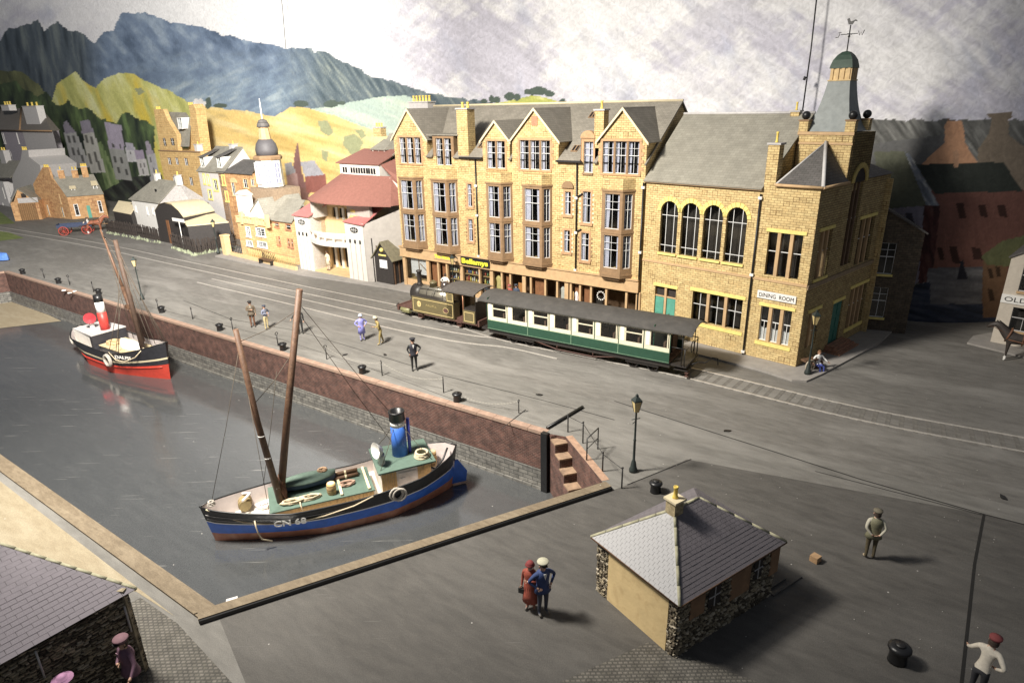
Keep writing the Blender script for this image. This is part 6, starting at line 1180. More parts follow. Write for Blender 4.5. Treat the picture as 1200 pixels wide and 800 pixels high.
mb = MB(); mb.face([E0, E1, R0]); mb.face([E1, E2, R1, R0]); mb.face([E3, E0, R0, R1]); mb.face([E2, E3, R1]); mb.face([E0, E1, E2, E3]); mb.build('roof_board', mat('roof_board_grey', (.2, .195, .2)), HT)
slates([E0, E1, R0, R0], HT, M_litsl, rows=19, sw=.17, limit=150, seed=6); slates([E1, E2, R1, R0], HT, M_plum, rows=19, sw=.19, limit=140, seed=7); slates([E3, E0, R0, R1], HT, M_plum, rows=15, sw=.24, limit=0, seed=8); slates([E2, E3, R1, R1], HT, M_plum, rows=15, sw=.24, limit=0, seed=9)
M_hip = mat('mossy_ridge', (.40, .38, .26), .85, .3, 5, .5)
up_ = np.array([0, 0, .012])
for a, b in ((E0, R0), (E1, R0), (R0, R1), (R1, E2)): 
    n_ = max(2, int(np.linalg.norm(b-a)/.45))
    for k in range(n_):
        mb = MB(); p, q = a+(b-a)*k/n_+up_, a+(b-a)*(k+.96)/n_+up_; mb.tube([p, q], .05, 4); mb.build('ridge_tile', M_hip, HT)
mb = MB(); mb.tube([E0, E1], .03, 4); mb.tube([E1, E2], .03, 4); mb.build('eaves_board', M_woodd, HT)
fch = Fr(R0, fL.deg); fch.o[2] = 0; mb = MB(fch); mb.box(-.16, .16, -.16, .16, zr-.35, zr+.30, 0); mb.box(-.21, .21, -.21, .21, zr+.30, zr+.36, 1); c_ = mb.build('chimney', [mat('chimney_rubble', (.42, .34, .2), .85, .5, 9, .8), M_cream], HT); pots(c_, fch, [0], 0, zr+.36, .07, .34)
mb = MB(fRt); mb.box(lenR+.02, lenR+.9, .1, 1.0, -.0, .06); mb.box(lenR+.02, lenR+1.35, -.12, .0, 0, .05); o = mb.build('hut_plinth', M_near, HT)
p = G(955, 657); fr = Fr(p, 35); mb = MB(fr); mb.box(-.12, .12, -.12, .12, 0, .2); tag(mb.build('wooden_block', mat('block_wood', (.38, .24, .13)), None), 'small brown wooden block on the quay right of the foreground hut', 'block')
# left-hand hut, cut by the frame
cz = np.array(G(176, 786)); LH = thing('harbour_hut', 'rubble stone hut with plum slate roof cut off at the lower left corner', 'hut', cz)
ezl = 2.38; Ec = None
eA = np.array(G(160, 690, ezl)); eB = np.array(G(0, 779, ezl)); tA = np.array(G(0, 637, ezl+.6))
de = (eB-eA); de[2] = 0; Le = np.linalg.norm(de); de /= Le; eB = eA+de*9; upv = np.array([de[1], -de[0], 0]); upv = upv if upv.dot(tA-eA) > 0 else -upv
# verge direction from the corner up to the ridge
vd = None
for zz2 in np.arange(.2, 3.0, .02):
    t_ = np.array(G(0, 637, ezl+zz2))-eA; al = t_.dot(de); ac = t_.dot(upv)
    if zz2 > .42*ac: vd = t_; break
tv = eA+vd
rise = tv; mb = MB(); Pq = [eB, eA, tv, tv+(eB-eA)*.9]
mb.face(Pq); mb.build('roof_board', M_morta, LH); slates([eA, eB, Pq[3], tv] if False else [eB, eA, tv, Pq[3]], LH, mat('left_slate', (.20, .18, .20), .8, .16, 1.2, .35, bscale=40), rows=22, sw=.30, limit=290, seed=10)
mb = MB(); n_ = 9
for k in range(n_): mb = MB(); p, q = eA+(tv-eA)*k/n_, eA+(tv-eA)*(k+.97)/n_; mb.tube([p+up_*.5, q+up_*.5], .045, 4); mb.build('verge_tile', M_hip, LH)
wA = eA-upv*(-.12)+de*.15; fW = Fr((wA[0], wA[1], 0), math.degrees(math.atan2(-de[1], -de[0]))); fW = Fr(fW.w((-9, 0, 0)), fW.deg)
mb = MB(fW); mb.box(0, 9, .0, .15, 0, ezl+.03); mb.build('wall_core', M_morta, LH); rubble(fW, LH, 4.2, 9, 0, ezl, seed=11, sx=(.08, .22), sz=(.025, .055), y=.0)
mb = MB(Fr(fW.w((9, 0, 0)), math.degrees(math.atan2(vd[1], vd[0])))); mb.box(0, 2.5, .02, .14, 0, ezl+.1); mb.build('end_wall', M_rub, LH)
for u_ in (149, 46):
    p = fW.px(u_, 722 if u_ > 100 else 775, -.1); mb = MB(fW); mb.tube([(p[0], -.1, p[1]-.45), (p[0], -.1, p[1]+.3)], .022, 5); mb.build('wall_bracket', M_grey, LH)

# ------------------------------------------------------------------ train
fe = Fr((-6.72, 40.17, .03), -35); LO = thing('steam_engine', 'dark olive tank engine with lined side tanks at the head of the train', 'locomotive', fe.o)
M_olive = mat('engine_olive', (.135, .11, .055), .45, .12, 6, .15); M_lin = mat('engine_lining', (.66, .52, .24), .5, .1, 8, .1); M_steel = mat('bright_steel', (.55, .53, .48), .32, .15, 10, .2, metal=.8); M_eblk = mat('engine_black', (.03, .026, .024), .45, .3, 8, .3); M_umber = mat('frame_umber', (.10, .05, .04), .6, .2, 6, .2)
def lined(fr, th, x0, x1, z0, z1, y, m=M_lin, t=.03, s=-1):
    mb = MB(fr)
    for a, b, c, d in ((x0, x1, z0, z0+t), (x0, x1, z1-t, z1), (x0, x0+t, z0+t, z1-t), (x1-t, x1, z0+t, z1-t)): mb.box(a, b, min(y, y+s*.008), max(y, y+s*.008), c, d)
    return mb.build('lining', m, th)
mb = MB(fe); mb.box(-1.0, 5.6, .25, 1.95, .48, .62); mb.box(-1.15, -1.0, .1, 2.1, .35, .72); mb.box(5.6, 5.72, .1, 2.1, .35, .72); mb.box(-1.0, .5, .1, 2.1, .62, .68); mb.box(1.3, 5.6, .03, 2.17, .42, .5); mb.build('frame', M_umber, LO)
for y in (.45, 1.75): mb = MB(fe); rows = [[(-1.15-l, y+r*math.cos(t), .55+r*math.sin(t)) for t in np.linspace(0, 2*math.pi, 11)[:-1]] for l, r in ((0, .07), (.25, .07), (.25, .16), (.3, .14))]; mb.grid(rows, True, 0, True, True, True); mb.build('buffer', M_eblk, LO)
mb = MB(fe); mb.box(.33, 3.86, .0, .55, .52, 1.58); mb.box(.33, 3.86, 1.65, 2.2, .52, 1.58); tk = mb.build('side_tank', M_olive, LO); lined(fe, tk, .43, 3.76, .62, 1.48, .0)
mb = MB(fe); mb.box(.33, 3.86, .02, .5, 1.58, 1.62); mb.build('tank_top', M_eblk, tk)
mb = MB(fe); mb.prism([(.95+.17*math.cos(t), 1.12+.2*math.sin(t)) for t in np.linspace(0, 2*math.pi, 13)[:-1]], 'y', -.02, 0); mb.build('number_plate', M_lin, tk); txt('11', fe, .86, 1.02, -.024, .2, M_umber, tk, .17); txt('ARGYLL', fe, 1.5, 1.05, -.012, .15, mat('faded_gilt', (.34, .27, .12)), tk, .95)
mb = MB(fe); mb.prism([(3.2+.22*math.cos(t), 1.02+.17*math.sin(t)) for t in np.linspace(0, 2*math.pi, 15)[:-1]], 'y', -.02, 0); cr = mb.build('crest', M_umber, tk); mb = MB(fe); mb.tube([(3.2+.22*math.cos(t), -.02, 1.02+.17*math.sin(t)) for t in np.linspace(0, 2*math.pi, 15)[:-1]], .014, 4, closed=True); mb.build('crest_ring', M_lin, cr)
def hcyl(fr, x0, x1, r, z, m, nm, th, y=1.1, n=20, r1=None):
    mb = MB(fr); mb.grid([[(x, y+rr*math.cos(t), z+rr*math.sin(t)) for t in np.linspace(0, 2*math.pi, n+1)[:-1]] for x, rr in ((x0, r), (x1, r if r1 is None else r1))], True, 0, True, True, True); return mb.build(nm, m, th)
bo = hcyl(fe, .45, 3.3, .56, 1.52, mat('boiler_sheen', (.33, .30, .24), .3, .2, 6, .2, metal=.55), 'boiler', LO); hcyl(fe, -.3, .5, .58, 1.5, M_eblk, 'smokebox', LO); hcyl(fe, -.36, -.3, .45, 1.5, M_eblk, 'smokebox_door', LO)
for x in (1.1, 1.75, 2.45): hcyl(fe, x, x+.05, .575, 1.52, M_eblk, 'boiler_band', bo)
mb = MB(fe); mb.lathe([(.24, 0), (.17, .12), (.15, .2), (.145, .85), (.19, .88), (.19, .98), (.12, .98), (.12, .7)], (.1, 1.1, 2.02), 14); mb.build('chimney', M_eblk, LO)
mb = MB(fe); mb.lathe([(.3, 0), (.27, .1), (.29, .2), (.27, .4), (.17, .52), (.02, .57)], (2.3, 1.1, 1.98), 14); mb.build('steam_dome', mat('dome_metal', (.13, .11, .10), .25, .1, 6, .1, metal=.6), LO)
mb = MB(fe); mb.lathe([(.25, 0), (.24, .32), (.27, .33), (.27, .38), (.16, .42), (.1, .5)], (1.3, 1.1, 1.98), 14); mb.build('sand_dome', M_olive, LO)
mb = MB(fe); mb.tube([(.5, .62, 2.0), (1.5, .55, 2.12), (3.1, .55, 2.12)], .03, 6); mb.tube([(1.7, .3, 1.62), (1.85, .5, 2.0), (2.3, .6, 2.2)], .02, 5); mb.build('handrail', M_steel, LO)
mb = MB(fe); mb.box(3.2, 3.28, .05, 2.15, .5, 2.35); mb.box(3.28, 3.86, .0, .05, .5, 2.25); mb.box(3.2, 3.86, 2.15, 2.2, .5, 2.3); mb.box(4.55, 5.5, .0, 2.2, .5, 1.3); mb.box(4.55, 4.62, .05, .15, 1.3, 2.35); mb.box(4.55, 4.62, 2.05, 2.15, 1.3, 2.35); mb.box(3.86, 4.55, .4, 2.15, .5, .58); cb = mb.build('cab', M_olive, LO)
lined(fe, cb, 3.33, 3.8, 1.68, 2.2, 0); lined(fe, cb, 4.65, 5.4, .6, 1.2, 0); mb = MB(fe); mb.box(5.5, 5.52, .05, 2.15, .5, 1.9); mb.box(4.62, 5.5, .06, 2.14, 1.3, 1.42); mb.build('bunker_back', M_eblk, cb)
mb = MB(fe); mb.tube([(4.58, .03, .6), (4.58, .03, 2.35)], .035, 6); mb.build('cab_pillar', mat('copper', (.42, .2, .12), .4, .2, 8, .2, metal=.5), cb)
rows = [[(x, 1.1+1.22*f, 2.38+.22*(1-f*f)) for f in np.linspace(-1, 1, 9)] for x in (3.0, 5.55)]; mb = MB(fe); mb.grid(rows, False); mb.grid([[(x, y, z-.06) for x, y, z in r] for r in rows], False); mb.box(3.0, 5.55, -.12, -.1, 2.3, 2.4); mb.build('cab_roof', mat('soot_roof', (.085, .075, .068), .85, .25, 5, .3), cb)
def wheel(fr, th, x, y, r, nm='wheel', m=M_eblk, spokes=8):
    mb = MB(fr); n = 18; mb.grid([[(x+rr*math.cos(t), yy, r+rr*math.sin(t)) for t in np.linspace(0, 2*math.pi, n+1)[:-1]] for yy, rr in ((y-.06, r*.82), (y-.06, r), (y+.06, r), (y+.06, r*.82))], True, 0, False)
    for k in range(spokes): a = 2*math.pi*k/spokes; mb.tube([(x, y, r), (x+r*.85*math.cos(a), y, r+r*.85*math.sin(a))], r*.07, 4)
    mb.ball((x, y-.03, r), r*.2, 6); return mb.build(nm, m, th)
for x, r in ((-.3, .24), (1.2, .36), (2.3, .36), (3.3, .36), (4.7, .26)):
    for y in (.38, 1.82): wheel(fe, LO, x, y, r, 'driving_wheel' if r > .3 else 'wheel', M_eblk)
mb = MB(fe); mb.box(-.75, -.1, .1, .42, .3, .62); mb.grid([[(x, .22+.17*math.cos(t), .45+.17*math.sin(t)) for t in np.linspace(0, 2*math.pi, 12)[:-1]] for x in (-.85, -.05)], True, 0, True, True, True); mb.build('cylinder', mat('cylinder_green', (.25, .24, .12), .4), LO)
mb = MB(fe); mb.tube([(-.1, .24, .42), (1.2, .24, .36), (3.3, .24, .34)], .04, 5); mb.tube([(0, .2, .55), (1.5, .2, .52), (2.3, .22, .3)], .03, 5); mb.build('connecting_rod', M_steel, LO)
for x in (4.0, .75): mb = MB(fe); mb.box(x, x+.35, .05, .3, .15, .19); mb.box(x, x+.35, .05, .3, .35, .39); mb.box(x, x+.02, .05, .3, .15, .5); mb.box(x+.33, x+.35, .05, .3, .15, .5); mb.build('footstep', M_umber, LO)
# carriage
fc = Fr((-1.11, 35.43, .03), -33); fc = Fr((G(578, 400)[0], G(578, 400)[1], .03), -33); CA = thing('carriage', 'green and cream passenger carriage with dark roof behind the engine', 'carriage', fc.o)
M_cg = mat('carriage_green', (.022, .068, .042), .42, .12, 5, .12); M_cc = mat('carriage_cream', (.72, .66, .50), .5, .08, 6, .12); M_cr = mat('carriage_roof', (.06, .056, .052), .8, .2, 2, .3, dirt=((.11, .10, .09), .35, 3)); M_cw = mat('seat_brown', (.13, .075, .05), .8)
x0, x1, wz = -.35, 10.65, 2.2; NW = 8; bw = (x1-x0)/NW
wh = [(x0+bw*k+.36, x0+bw*(k+1)-.06, 1.5, 2.28) for k in range(NW)]
for side, y in ((0, 0.0), (1, wz)):
    mb = MB(fc)
    if side == 0: wall(mb, x0, x1, 1.28, 2.42, wh, y=0, d=.06)
    else: wall(mb, x0, x1, 1.28, 2.42, wh, y=wz, d=-.06)
    bd = mb.build('upper_side', M_cc, CA); mb = MB(fc); yy = y-.012 if side == 0 else y+.012
    mb.box(x0, x1, min(y, yy), max(y, yy), .72, 1.28); mb.build('lower_panel', M_cg, CA)
    s_ = -1 if side == 0 else 1
    mb = MB(fc)
    for z, t in ((.76, .022), (1.27, .03)): mb.box(x0, x1, min(y+s_*.013, y+s_*.03), max(y+s_*.013, y+s_*.03), z, z+t)
    for k in (2, 4, 6): x = x0+bw*k; mb.box(x-.02, x+.02, min(y+s_*.013, y+s_*.03), max(y+s_*.013, y+s_*.03), .79, 1.27)
    mb.build('beading', mat('green_bead', (.16, .26, .17), .5), CA)
    mb = MB(fc); mb.box(x0, x1, min(y, y+s_*.03), max(y, y+s_*.03), 2.36, 2.42); mb.box(x0, x1, min(y, y+s_*.012), max(y, y+s_*.012), 2.31, 2.36)
    for k in range(NW+1): x = x0+bw*k; mb.box(x-.02, x+.02, min(y, y+s_*.02), max(y, y+s_*.02), 1.3, 2.36)
    mb.build('cantrail', M_cg, CA)
    for k, h_ in enumerate(wh):
        mb = MB(fc); mb.face([(h_[0], y-s_*.05, h_[2]), (h_[1], y-s_*.05, h_[2]), (h_[1], y-s_*.05, h_[3]), (h_[0], y-s_*.05, h_[3])]); wn = mb.build('carriage_window', GL, CA)
        mb = MB(fc); o_ = y-s_*.03
        if k % 2 == 0: mb.box(h_[0], h_[1], o_-.02, o_+.02, 1.98, 2.03); mb.box(h_[0], h_[0]+.04, o_-.02, o_+.02, h_[2], h_[3]); mb.box(h_[1]-.04, h_[1], o_-.02, o_+.02, h_[2], h_[3])
        else: mb.box(h_[1]-.1, h_[1]-.05, o_-.02, o_+.02, h_[2], h_[3])
        mb.build('window_bar', M_cc, wn)
        if side == 0: mb = MB(fc); mb.box(h_[0]-.24, h_[0]-.05, -.016, -.001, 1.52, 2.26); mb.build('pillar_panel', M_white, CA)
mb = MB(fc); mb.box(x0, x1, .06, wz-.06, .72, .82); 
for k in range(NW*2): x = x0+.3+bw*k/2; mb.box(x, x+.1, .15, .95, .82, 1.75); mb.box(x, x+.1, 1.3, 2.05, .82, 1.75)
mb.build('seating', M_cw, CA); mb = MB(fc); mb.box(x0, x0+.04, 0, wz, .72, 2.6); mb.box(x1-.9, x1-.86, 0.05, wz-.05, .8, 2.6); mb.build('end_wall', M_cg, CA)
xs_, xe = -1.0, 11.75; rows = [[(x, wz/2+(wz/2+.13)*f*(1 if (x > xs_+.2) else .96), 2.42+.36*(1-f*f)-(.0 if xs_ < x < xe else .04)) for f in np.linspace(-1, 1, 13)] for x in (xs_, xs_+.3, 5, xe-.3, xe)]
mb = MB(fc); mb.grid(rows, False); mb.grid([[(x, y, z-.05) for x, y, z in r] for r in rows], False); mb.grid([[(*p[:2], p[2]) for p in rows[-1]], [(p[0], p[1], p[2]-.05) for p in rows[-1]]], False); mb.grid([[r[0] for r in rows], [(r[0][0], r[0][1], r[0][2]-.05) for r in rows]], False); mb.build('roof', M_cr, CA)
mb = MB(fc); mb.prism([(wz/2+(wz/2+.02)*f, 2.36+.34*(1-f*f)) for f in np.linspace(-1, 1, 13)]+[(wz, 2.3), (0, 2.3)], 'x', x1-.06, x1); mb.build('roof_end', M_cc, CA)
mb = MB(fc); mb.box(x0-.5, x1+.85, .1, wz-.1, .6, .72); mb.box(x0, x1, .12, .2, .45, .72); mb.box(x0, x1, wz-.2, wz-.12, .45, .72); mb.box(x1+.2, x1+.9, .2, wz-.2, .38, .44); mb.build('underframe', M_eblk, CA)
mb = MB(fc); mb.tube([(2.6, .15, .5), (4.2, .15, .22), (6.4, .15, .22), (8.0, .15, .5)], .03, 5); mb.tube([(4.2, .15, .22), (4.2, .15, .55)], .03, 4); mb.tube([(6.4, .15, .22), (6.4, .15, .55)], .03, 4); mb.build('truss_rod', M_umber, CA)
for xb in (1.2, 2.3, 8.6, 9.7):
    for y in (.38, 1.82): wheel(fc, CA, xb, y, .33)
mb = MB(fc); mb.box(.85, 2.65, .2, .3, .3, .5); mb.box(8.25, 10.05, .2, .3, .3, .5); mb.build('bogie', M_eblk, CA)
mb = MB(fc)
for y in (.08, wz-.08): mb.tube([(x1+.75, y, .7), (x1+.75, y, 1.6)], .03, 5); mb.tube([(x1+.6, y, .7), (x1+.6, y, 2.5)], .025, 5); mb.tube([(x1, y, 1.6), (x1+.75, y, 1.6)], .025, 5)
mb.tube([(x1+.75, .08, 1.5), (x1+.75, .7, 1.5)], .02, 5); mb.tube([(x1+.75, 1.4, 1.5), (x1+.75, wz-.1, 1.5)], .02, 5)
mb.tube([(x1+.75+.0, 1.3+.25*math.cos(t), 1.35+.3*math.sin(t)) for t in np.linspace(0, 6.28, 13)[:-1]], .025, 5, closed=True); mb.build('platform_rail', M_black, CA)
mb = MB(fc); mb.box(x1+.78, x1+.95, .15, .5, .3, .34); mb.box(x1+.78, x1+.95, .15, .5, .12, .16); mb.build('footstep', M_umber, CA)
mb = MB(fc); mb.tube([(x1+.8, wz/2-.4, .55), (x1+1.15, wz/2+.1, .62), (x1+1.45, wz/2+.15, .62), (x1+1.75, wz/2+.45, .85), (x1+1.95, wz/2+.6, .8), (x1+1.98, wz/2+.62, .45)], .035, 6); mb.build('brake_hose', M_black, CA)
mb = MB(fc); mb.tube([(-.9, 1.1, .55), (-.4, 1.1, .55)], .06, 6); mb.build('coupling', M_eblk, CA)

# ------------------------------------------------------------------ puffers
def hull(fr, th, L, B, sheer, bands, deckz, side_names, M_rail_, stern_round=.9):
    ns = 34; ts = [i/(ns-1) for i in range(ns)]
    def hb(t, f):                                     # half beam at t along and f up the side
        bow = min(1, (t/.30))**.62; st = min(1, ((1-t)/.17)+.0001)**.5
        full = bow*st; low = (min(1, t/.42)**.85)*(min(1, (1-t)/.30+.0001)**.75)
        return B/2*(low*(1-f)+full*f)*(.90+.10*f)
    def sz(t): return sheer[1]+(sheer[0]-sheer[1])*(1-min(1, t/.45))**1.8+(sheer[2]-sheer[1])*max(0, (t-.55)/.45)**1.6
    def xx(t, f): return L*t-.30*(1-t)**6*f+.25*(t**8)*f
    out = []
    def lev(spec, t): return spec*sz(t) if spec <= 1 else sz(t)
    def ring(fz, t, s, inset=0):
        z = fz(t); f = min(1, max(0, z/sz(t))); return (xx(t, f), s*max(hb(t, f)-inset, 0.0), z)
    objs = {}
    for nm, m, f0, f1 in bands:
        mb = MB(fr)
        for s in (-1, 1):
            k = 4; rows = []
            for q in range(k+1): rows.append([ring(lambda t, q=q: f0(t)+(f1(t)-f0(t))*q/k, t, s) for t in ts])
            mb.grid(rows, False)
        objs[nm] = mb.build(nm, m, th)
    mb = MB(fr)
    for s in (-1, 1): mb.grid([[ring(sz, t, s) for t in ts], [ring(lambda t: sz(t)+.02, t, s, .09) for t in ts]], False)
    for s in (-1, 1): mb.grid([[ring(lambda t: sz(t)+.02, t, s, .09) for t in ts], [ring(lambda t: deckz, t, s, .07) for t in ts]], False, 1)
    mb.build('bulwark', M_rail_, th)
    mb = MB(fr); mb.grid([[ring(lambda t: deckz, t, -1, .03) for t in ts], [ring(lambda t: deckz, t, 1, .03) for t in ts]], False, 0, False); mb.build('deck', M_rail_[2], th)
    mb = MB(fr)
    for s in (-1, 1): mb.tube([(p[0], p[1], p[2]+.015) for p in [ring(sz, t, s, .03) for t in ts]], .035, 5)
    mb.build('gunwale', M_blackp, th)
    return ring, sz
def coil(mb, c, r, n=3, th=.035, axis='z'):
    for k in range(n):
        rr = r-.035*k*(.5); z = .06*k
        P = []
        for t in np.linspace(0, 2*math.pi, 15)[:-1]:
            a, b = rr*math.cos(t), rr*math.sin(t)+random.uniform(-.01, .01); P.append((c[0]+a, c[1]+b, c[2]+z+.03) if axis == 'z' else (c[0]+a, c[1]+.03*k, c[2]+b))
        mb.tube(P, th, 5, closed=True)
def ropepile(mb, c, lx, ly, n=10, th=.03, seed=1):
    r = random.Random(seed)
    for k in range(n):
        a = r.uniform(-.4, .4); P = [(c[0]+lx*math.cos(t)*r.uniform(.75, 1), c[1]+ly*math.sin(t)*r.uniform(.5, 1), c[2]+.03+.012*k) for t in np.linspace(0, 2*math.pi, 11)[:-1]]; mb.tube(P, th, 5, closed=True)
def barrel(fr, c, r, h, label, m=M_wood, axis='z', lid=None, hoops=True, nm='barrel'):
    w_ = fr.w(c); t = thing(nm, label, 'barrel', w_)
    def P(rr, zz, a): return (c[0]+rr*math.cos(a), c[1]+rr*math.sin(a), c[2]+zz) if axis == 'z' else (c[0]+zz, c[1]+rr*math.cos(a), c[2]+r+rr*math.sin(a)) if axis == 'x' else (c[0]+rr*math.cos(a), c[1]+zz, c[2]+r+rr*math.sin(a))
    A_ = np.linspace(0, 2*math.pi, 15)[:-1]; prof = [(r*.86, 0), (r, h*.35), (r, h*.65), (r*.86, h)]
    mb = MB(fr); mb.grid([[P(a, z, t_) for t_ in A_] for a, z in prof], True, 0, True, True, True); mb.build('staves', m, t)
    mb = MB(fr)
    for z in (.18, .5, .82): rr = r*(.97 if z != .5 else 1.02); mb.grid([[P(rr, h*(z-.04), t_) for t_ in A_], [P(rr, h*(z+.04), t_) for t_ in A_]], True)
    mb.build('hoop', M_trim, t); mb = MB(fr); mb.grid([[P(r*.7, h+.004, t_) for t_ in A_], [P(.01, h+.004, t_) for t_ in A_]], True); mb.build('barrel_head', lid or M_cream, t)
    return t
# the blue boat
fb = Fr((-11.82, 21.02, ZW), 21.7); BB = thing('steam_puffer', 'black and blue steam puffer with CN 68 on its bow, in the near basin', 'boat', fb.o); LB = 9.75
M_navy = mat('hull_blue', (.035, .14, .58), .5, .2, 3, .3); M_rb = mat('hull_red_brown', (.40, .17, .11), .6, .2, 4, .3, dirt=((.55, .35, .25), .5, 2)); M_hb = mat('hull_black', (.016, .015, .016), .45, .3, 4, .4, dirt=((.05, .045, .04), .6, 3)); M_deck = mat('white_deck', (.72, .68, .62), .7, .1, 3, .2, dirt=((.5, .42, .3), .5, 2.5)); M_gr = mat('deck_green', (.09, .14, .11), .75, .12, 4, .2); M_insd = mat('bulwark_inside', (.56, .50, .48), .75, .12, 3, .2)
lvl = lambda a, rise=0: (lambda t: a+rise*abs(t-.45)**1.6)
ring2, sz2 = hull(fb, BB, LB, 2.85, (1.62, 1.22, 1.95), [('lower_hull', M_rb, lambda t: -.1, lvl(.30, .12)), ('blue_strake', M_navy, lvl(.30, .12), lambda t: .84*sz2_(t)*.74), ('white_line', M_white, lambda t: .84*sz2_(t)*.74, lambda t: .84*sz2_(t)*.74+.05), ('black_strake', M_hb, lambda t: .84*sz2_(t)*.74+.05, lambda t: sz2_(t))] if False else
    (lambda S: [('lower_hull', M_rb, lambda t: -.1, lambda t: .25*S(t)), ('blue_strake', M_navy, lambda t: .25*S(t), lambda t: .58*S(t)), ('white_line', M_white, lambda t: .58*S(t), lambda t: .58*S(t)+.045), ('black_strake', M_hb, lambda t: .58*S(t)+.045, lambda t: S(t))])(lambda t: 1.22+(1.62-1.22)*(1-min(1, t/.45))**1.8+(1.95-1.22)*max(0, (t-.55)/.45)**1.6), .78, None, [M_hb, M_insd, M_deck])
mb = MB(fb)
for s in (-1, 1):
    for fz, tt in ((.70, .12), (.82, .5)): mb.tube([(ring2(lambda t: fz*sz2(t), t, s)[0], ring2(lambda t: fz*sz2(t), t, s)[1]+s*.008, fz*sz2(t)) for t in np.linspace(.01, .5, 18)], .012, 4)
mb.build('rubbing_line', M_grey, BB)
p0 = ring2(lambda t: .80*sz2(t), .235, -1); p1 = ring2(lambda t: .80*sz2(t), .36, -1); fn = Fr(fb.w((p0[0], p0[1]-.17, 0)), 21.7+math.degrees(math.atan2(p1[1]-p0[1], p1[0]-p0[0]))); txt('CN 68', fn, 0, .84, -.01, .25, M_white, BB, 1.2, bold=.008)
mb = MB(fb); mb.box(2.2, 6.15, -.95, .95, .78, 1.22); hc = mb.build('hatch_coaming', M_wood, BB); mb = MB(fb); mb.slab([(2.15, -.98, 1.27), (6.2, -.98, 1.27), (6.2, .98, 1.27), (2.15, .98, 1.27)], .05); mb.build('hatch_cover', M_gr, hc)
for k in range(27): mb = MB(fb); x = 2.2+k*.147; mb.box(x, x+.13, -.975, -.952, .8, 1.22); mb.build('plank', M_wood, hc)
for x in (4.85, 5.95): mb = MB(fb); mb.box(x, x+.1, -.9, .9, 1.28, 1.36); mb.build('batten', M_cream, hc)
# deckhouse, funnel, ventilator
mb = MB(fb); mb.box(6.5, 8.3, -1.0, 1.0, .78, 1.95); dh = mb.build('deckhouse', M_deck, BB)
for a, b in ((6.5, 7.12), (8.0, 8.3)):
    n_ = 6
    for k in range(n_): mb = MB(fb); w_ = (b-a)/n_; mb.box(a+w_*k+.006, a+w_*(k+1)-.006, -1.03, -1.001, .8, 1.93); mb.build('plank', M_wood, dh)
mb = MB(fb); mb.box(7.2, 7.95, -1.03, -1.001, .82, 1.8); mb.tube([(7.28, -1.04, 1.55), (7.45, -1.04, 1.55)], .02, 4); mb.tube([(7.28, -1.04, 1.1), (7.45, -1.04, 1.1)], .02, 4); mb.build('door', M_deck, dh)
mb = MB(fb); mb.slab([(6.38, -1.12, 2.02), (8.8, -1.02, 2.02), (8.8, 1.05, 2.02), (6.38, 1.1, 2.02)], .07); mb.build('deckhouse_roof', M_gr, dh); mb = MB(fb); mb.box(8.3, 8.6, -.9, .6, 1.2, 1.95); mb.build('rear_house', M_wood, dh)
mb = MB(fb); mb.lathe([(.33, 0), (.30, 1.5)], (7.55, .15, 2.02), 20); fu = mb.build('funnel', mat('funnel_blue', (.05, .16, .56), .5, .12, 4, .15), BB)
mb = MB(fb); mb.lathe([(.305, 1.36), (.30, 1.6)], (7.55, .15, 2.02), 20); mb.build('white_band', M_white, fu); mb = MB(fb); mb.lathe([(.31, 1.6), (.335, 1.62), (.32, 1.95), (.345, 1.97), (.345, 2.02), (.26, 2.02), (.26, 1.7), (.02, 1.68)], (7.55, .15, 2.02), 20); mb.build('funnel_top', M_blackp, fu)
mb = MB(fb); mb.cyl((7.98, .12, 2.02), .07, 0, 1.62, 8); mb.build('steam_pipe', mat('funnel_blue2', (.08, .10, .5), .5), fu)
def vent(fr, th, x, y, z, ang, s=1.0, inner=None):
    mb = MB(fr); P = [(x, y, z), (x, y, z+.35*s), (x+.05*s*math.cos(ang), y+.05*s*math.sin(ang), z+.5*s), (x+.22*s*math.cos(ang), y+.22*s*math.sin(ang), z+.62*s)]; rows = []
    for p, r in zip(P, (.12, .13, .2, .3)):
        k = P.index(p)/3; t = Vector((math.cos(ang)*k, math.sin(ang)*k, 1-k*.85)).normalized(); u = t.orthogonal().normalized(); v = t.cross(u); rows.append([tuple(Vector(p)+(u*math.cos(q)+v*math.sin(q))*r*s) for q in np.linspace(0, 2*math.pi, 15)[:-1]])
    mb.grid(rows, True); o = mb.build('ventilator', M_white, th); mb = MB(fr); mb.grid([rows[-1], [tuple(np.mean(rows[-2], 0))]*14], True); mb.build('vent_mouth', inner or M_white, o)
vent(fb, BB, 6.68, -.35, 2.02, math.radians(200), 1.15)
M_mast = mat('mast_wood', (.10, .052, .03), .6, .35, 5, .5, dirt=((.17, .10, .055), .5, 6))
mb = MB(fb); mb.tube([(2.5, .0, .8), (3.3, .05, 4.6), (4.42, .1, 9.65)], .16, 10, r1=.12); mb.build('mast', M_mast, BB)
mb = MB(fb); mb.tube([(2.62, -.35, 1.0), (2.25, -.2, 4.8), (2.06, -.1, 8.5)], .14, 10, r1=.095); bm_ = mb.build('derrick_boom', M_mast, BB)
mb = MB(fb)
for f in (.25, .6, .85): mb.lathe([(.132, -.02), (.132, .02)], (2.25+.37*(1-f) if 0 else 2.62-.37*f, -.35+.15*f, 1.0+3.8*f), 8)
mb.build('boom_band', M_white, bm_); mb = MB(fb)
for k in range(7): mb.tube([(2.6+.05*k-.1, -.2+.05*k, 2.2+.05*k), (2.75+.06*(k % 3), -.42+.04*k, 1.6), (2.9-.05*k, -.3+.05*k, 1.0+.03*k), (2.8, -.1, 1.8)], .022, 4)
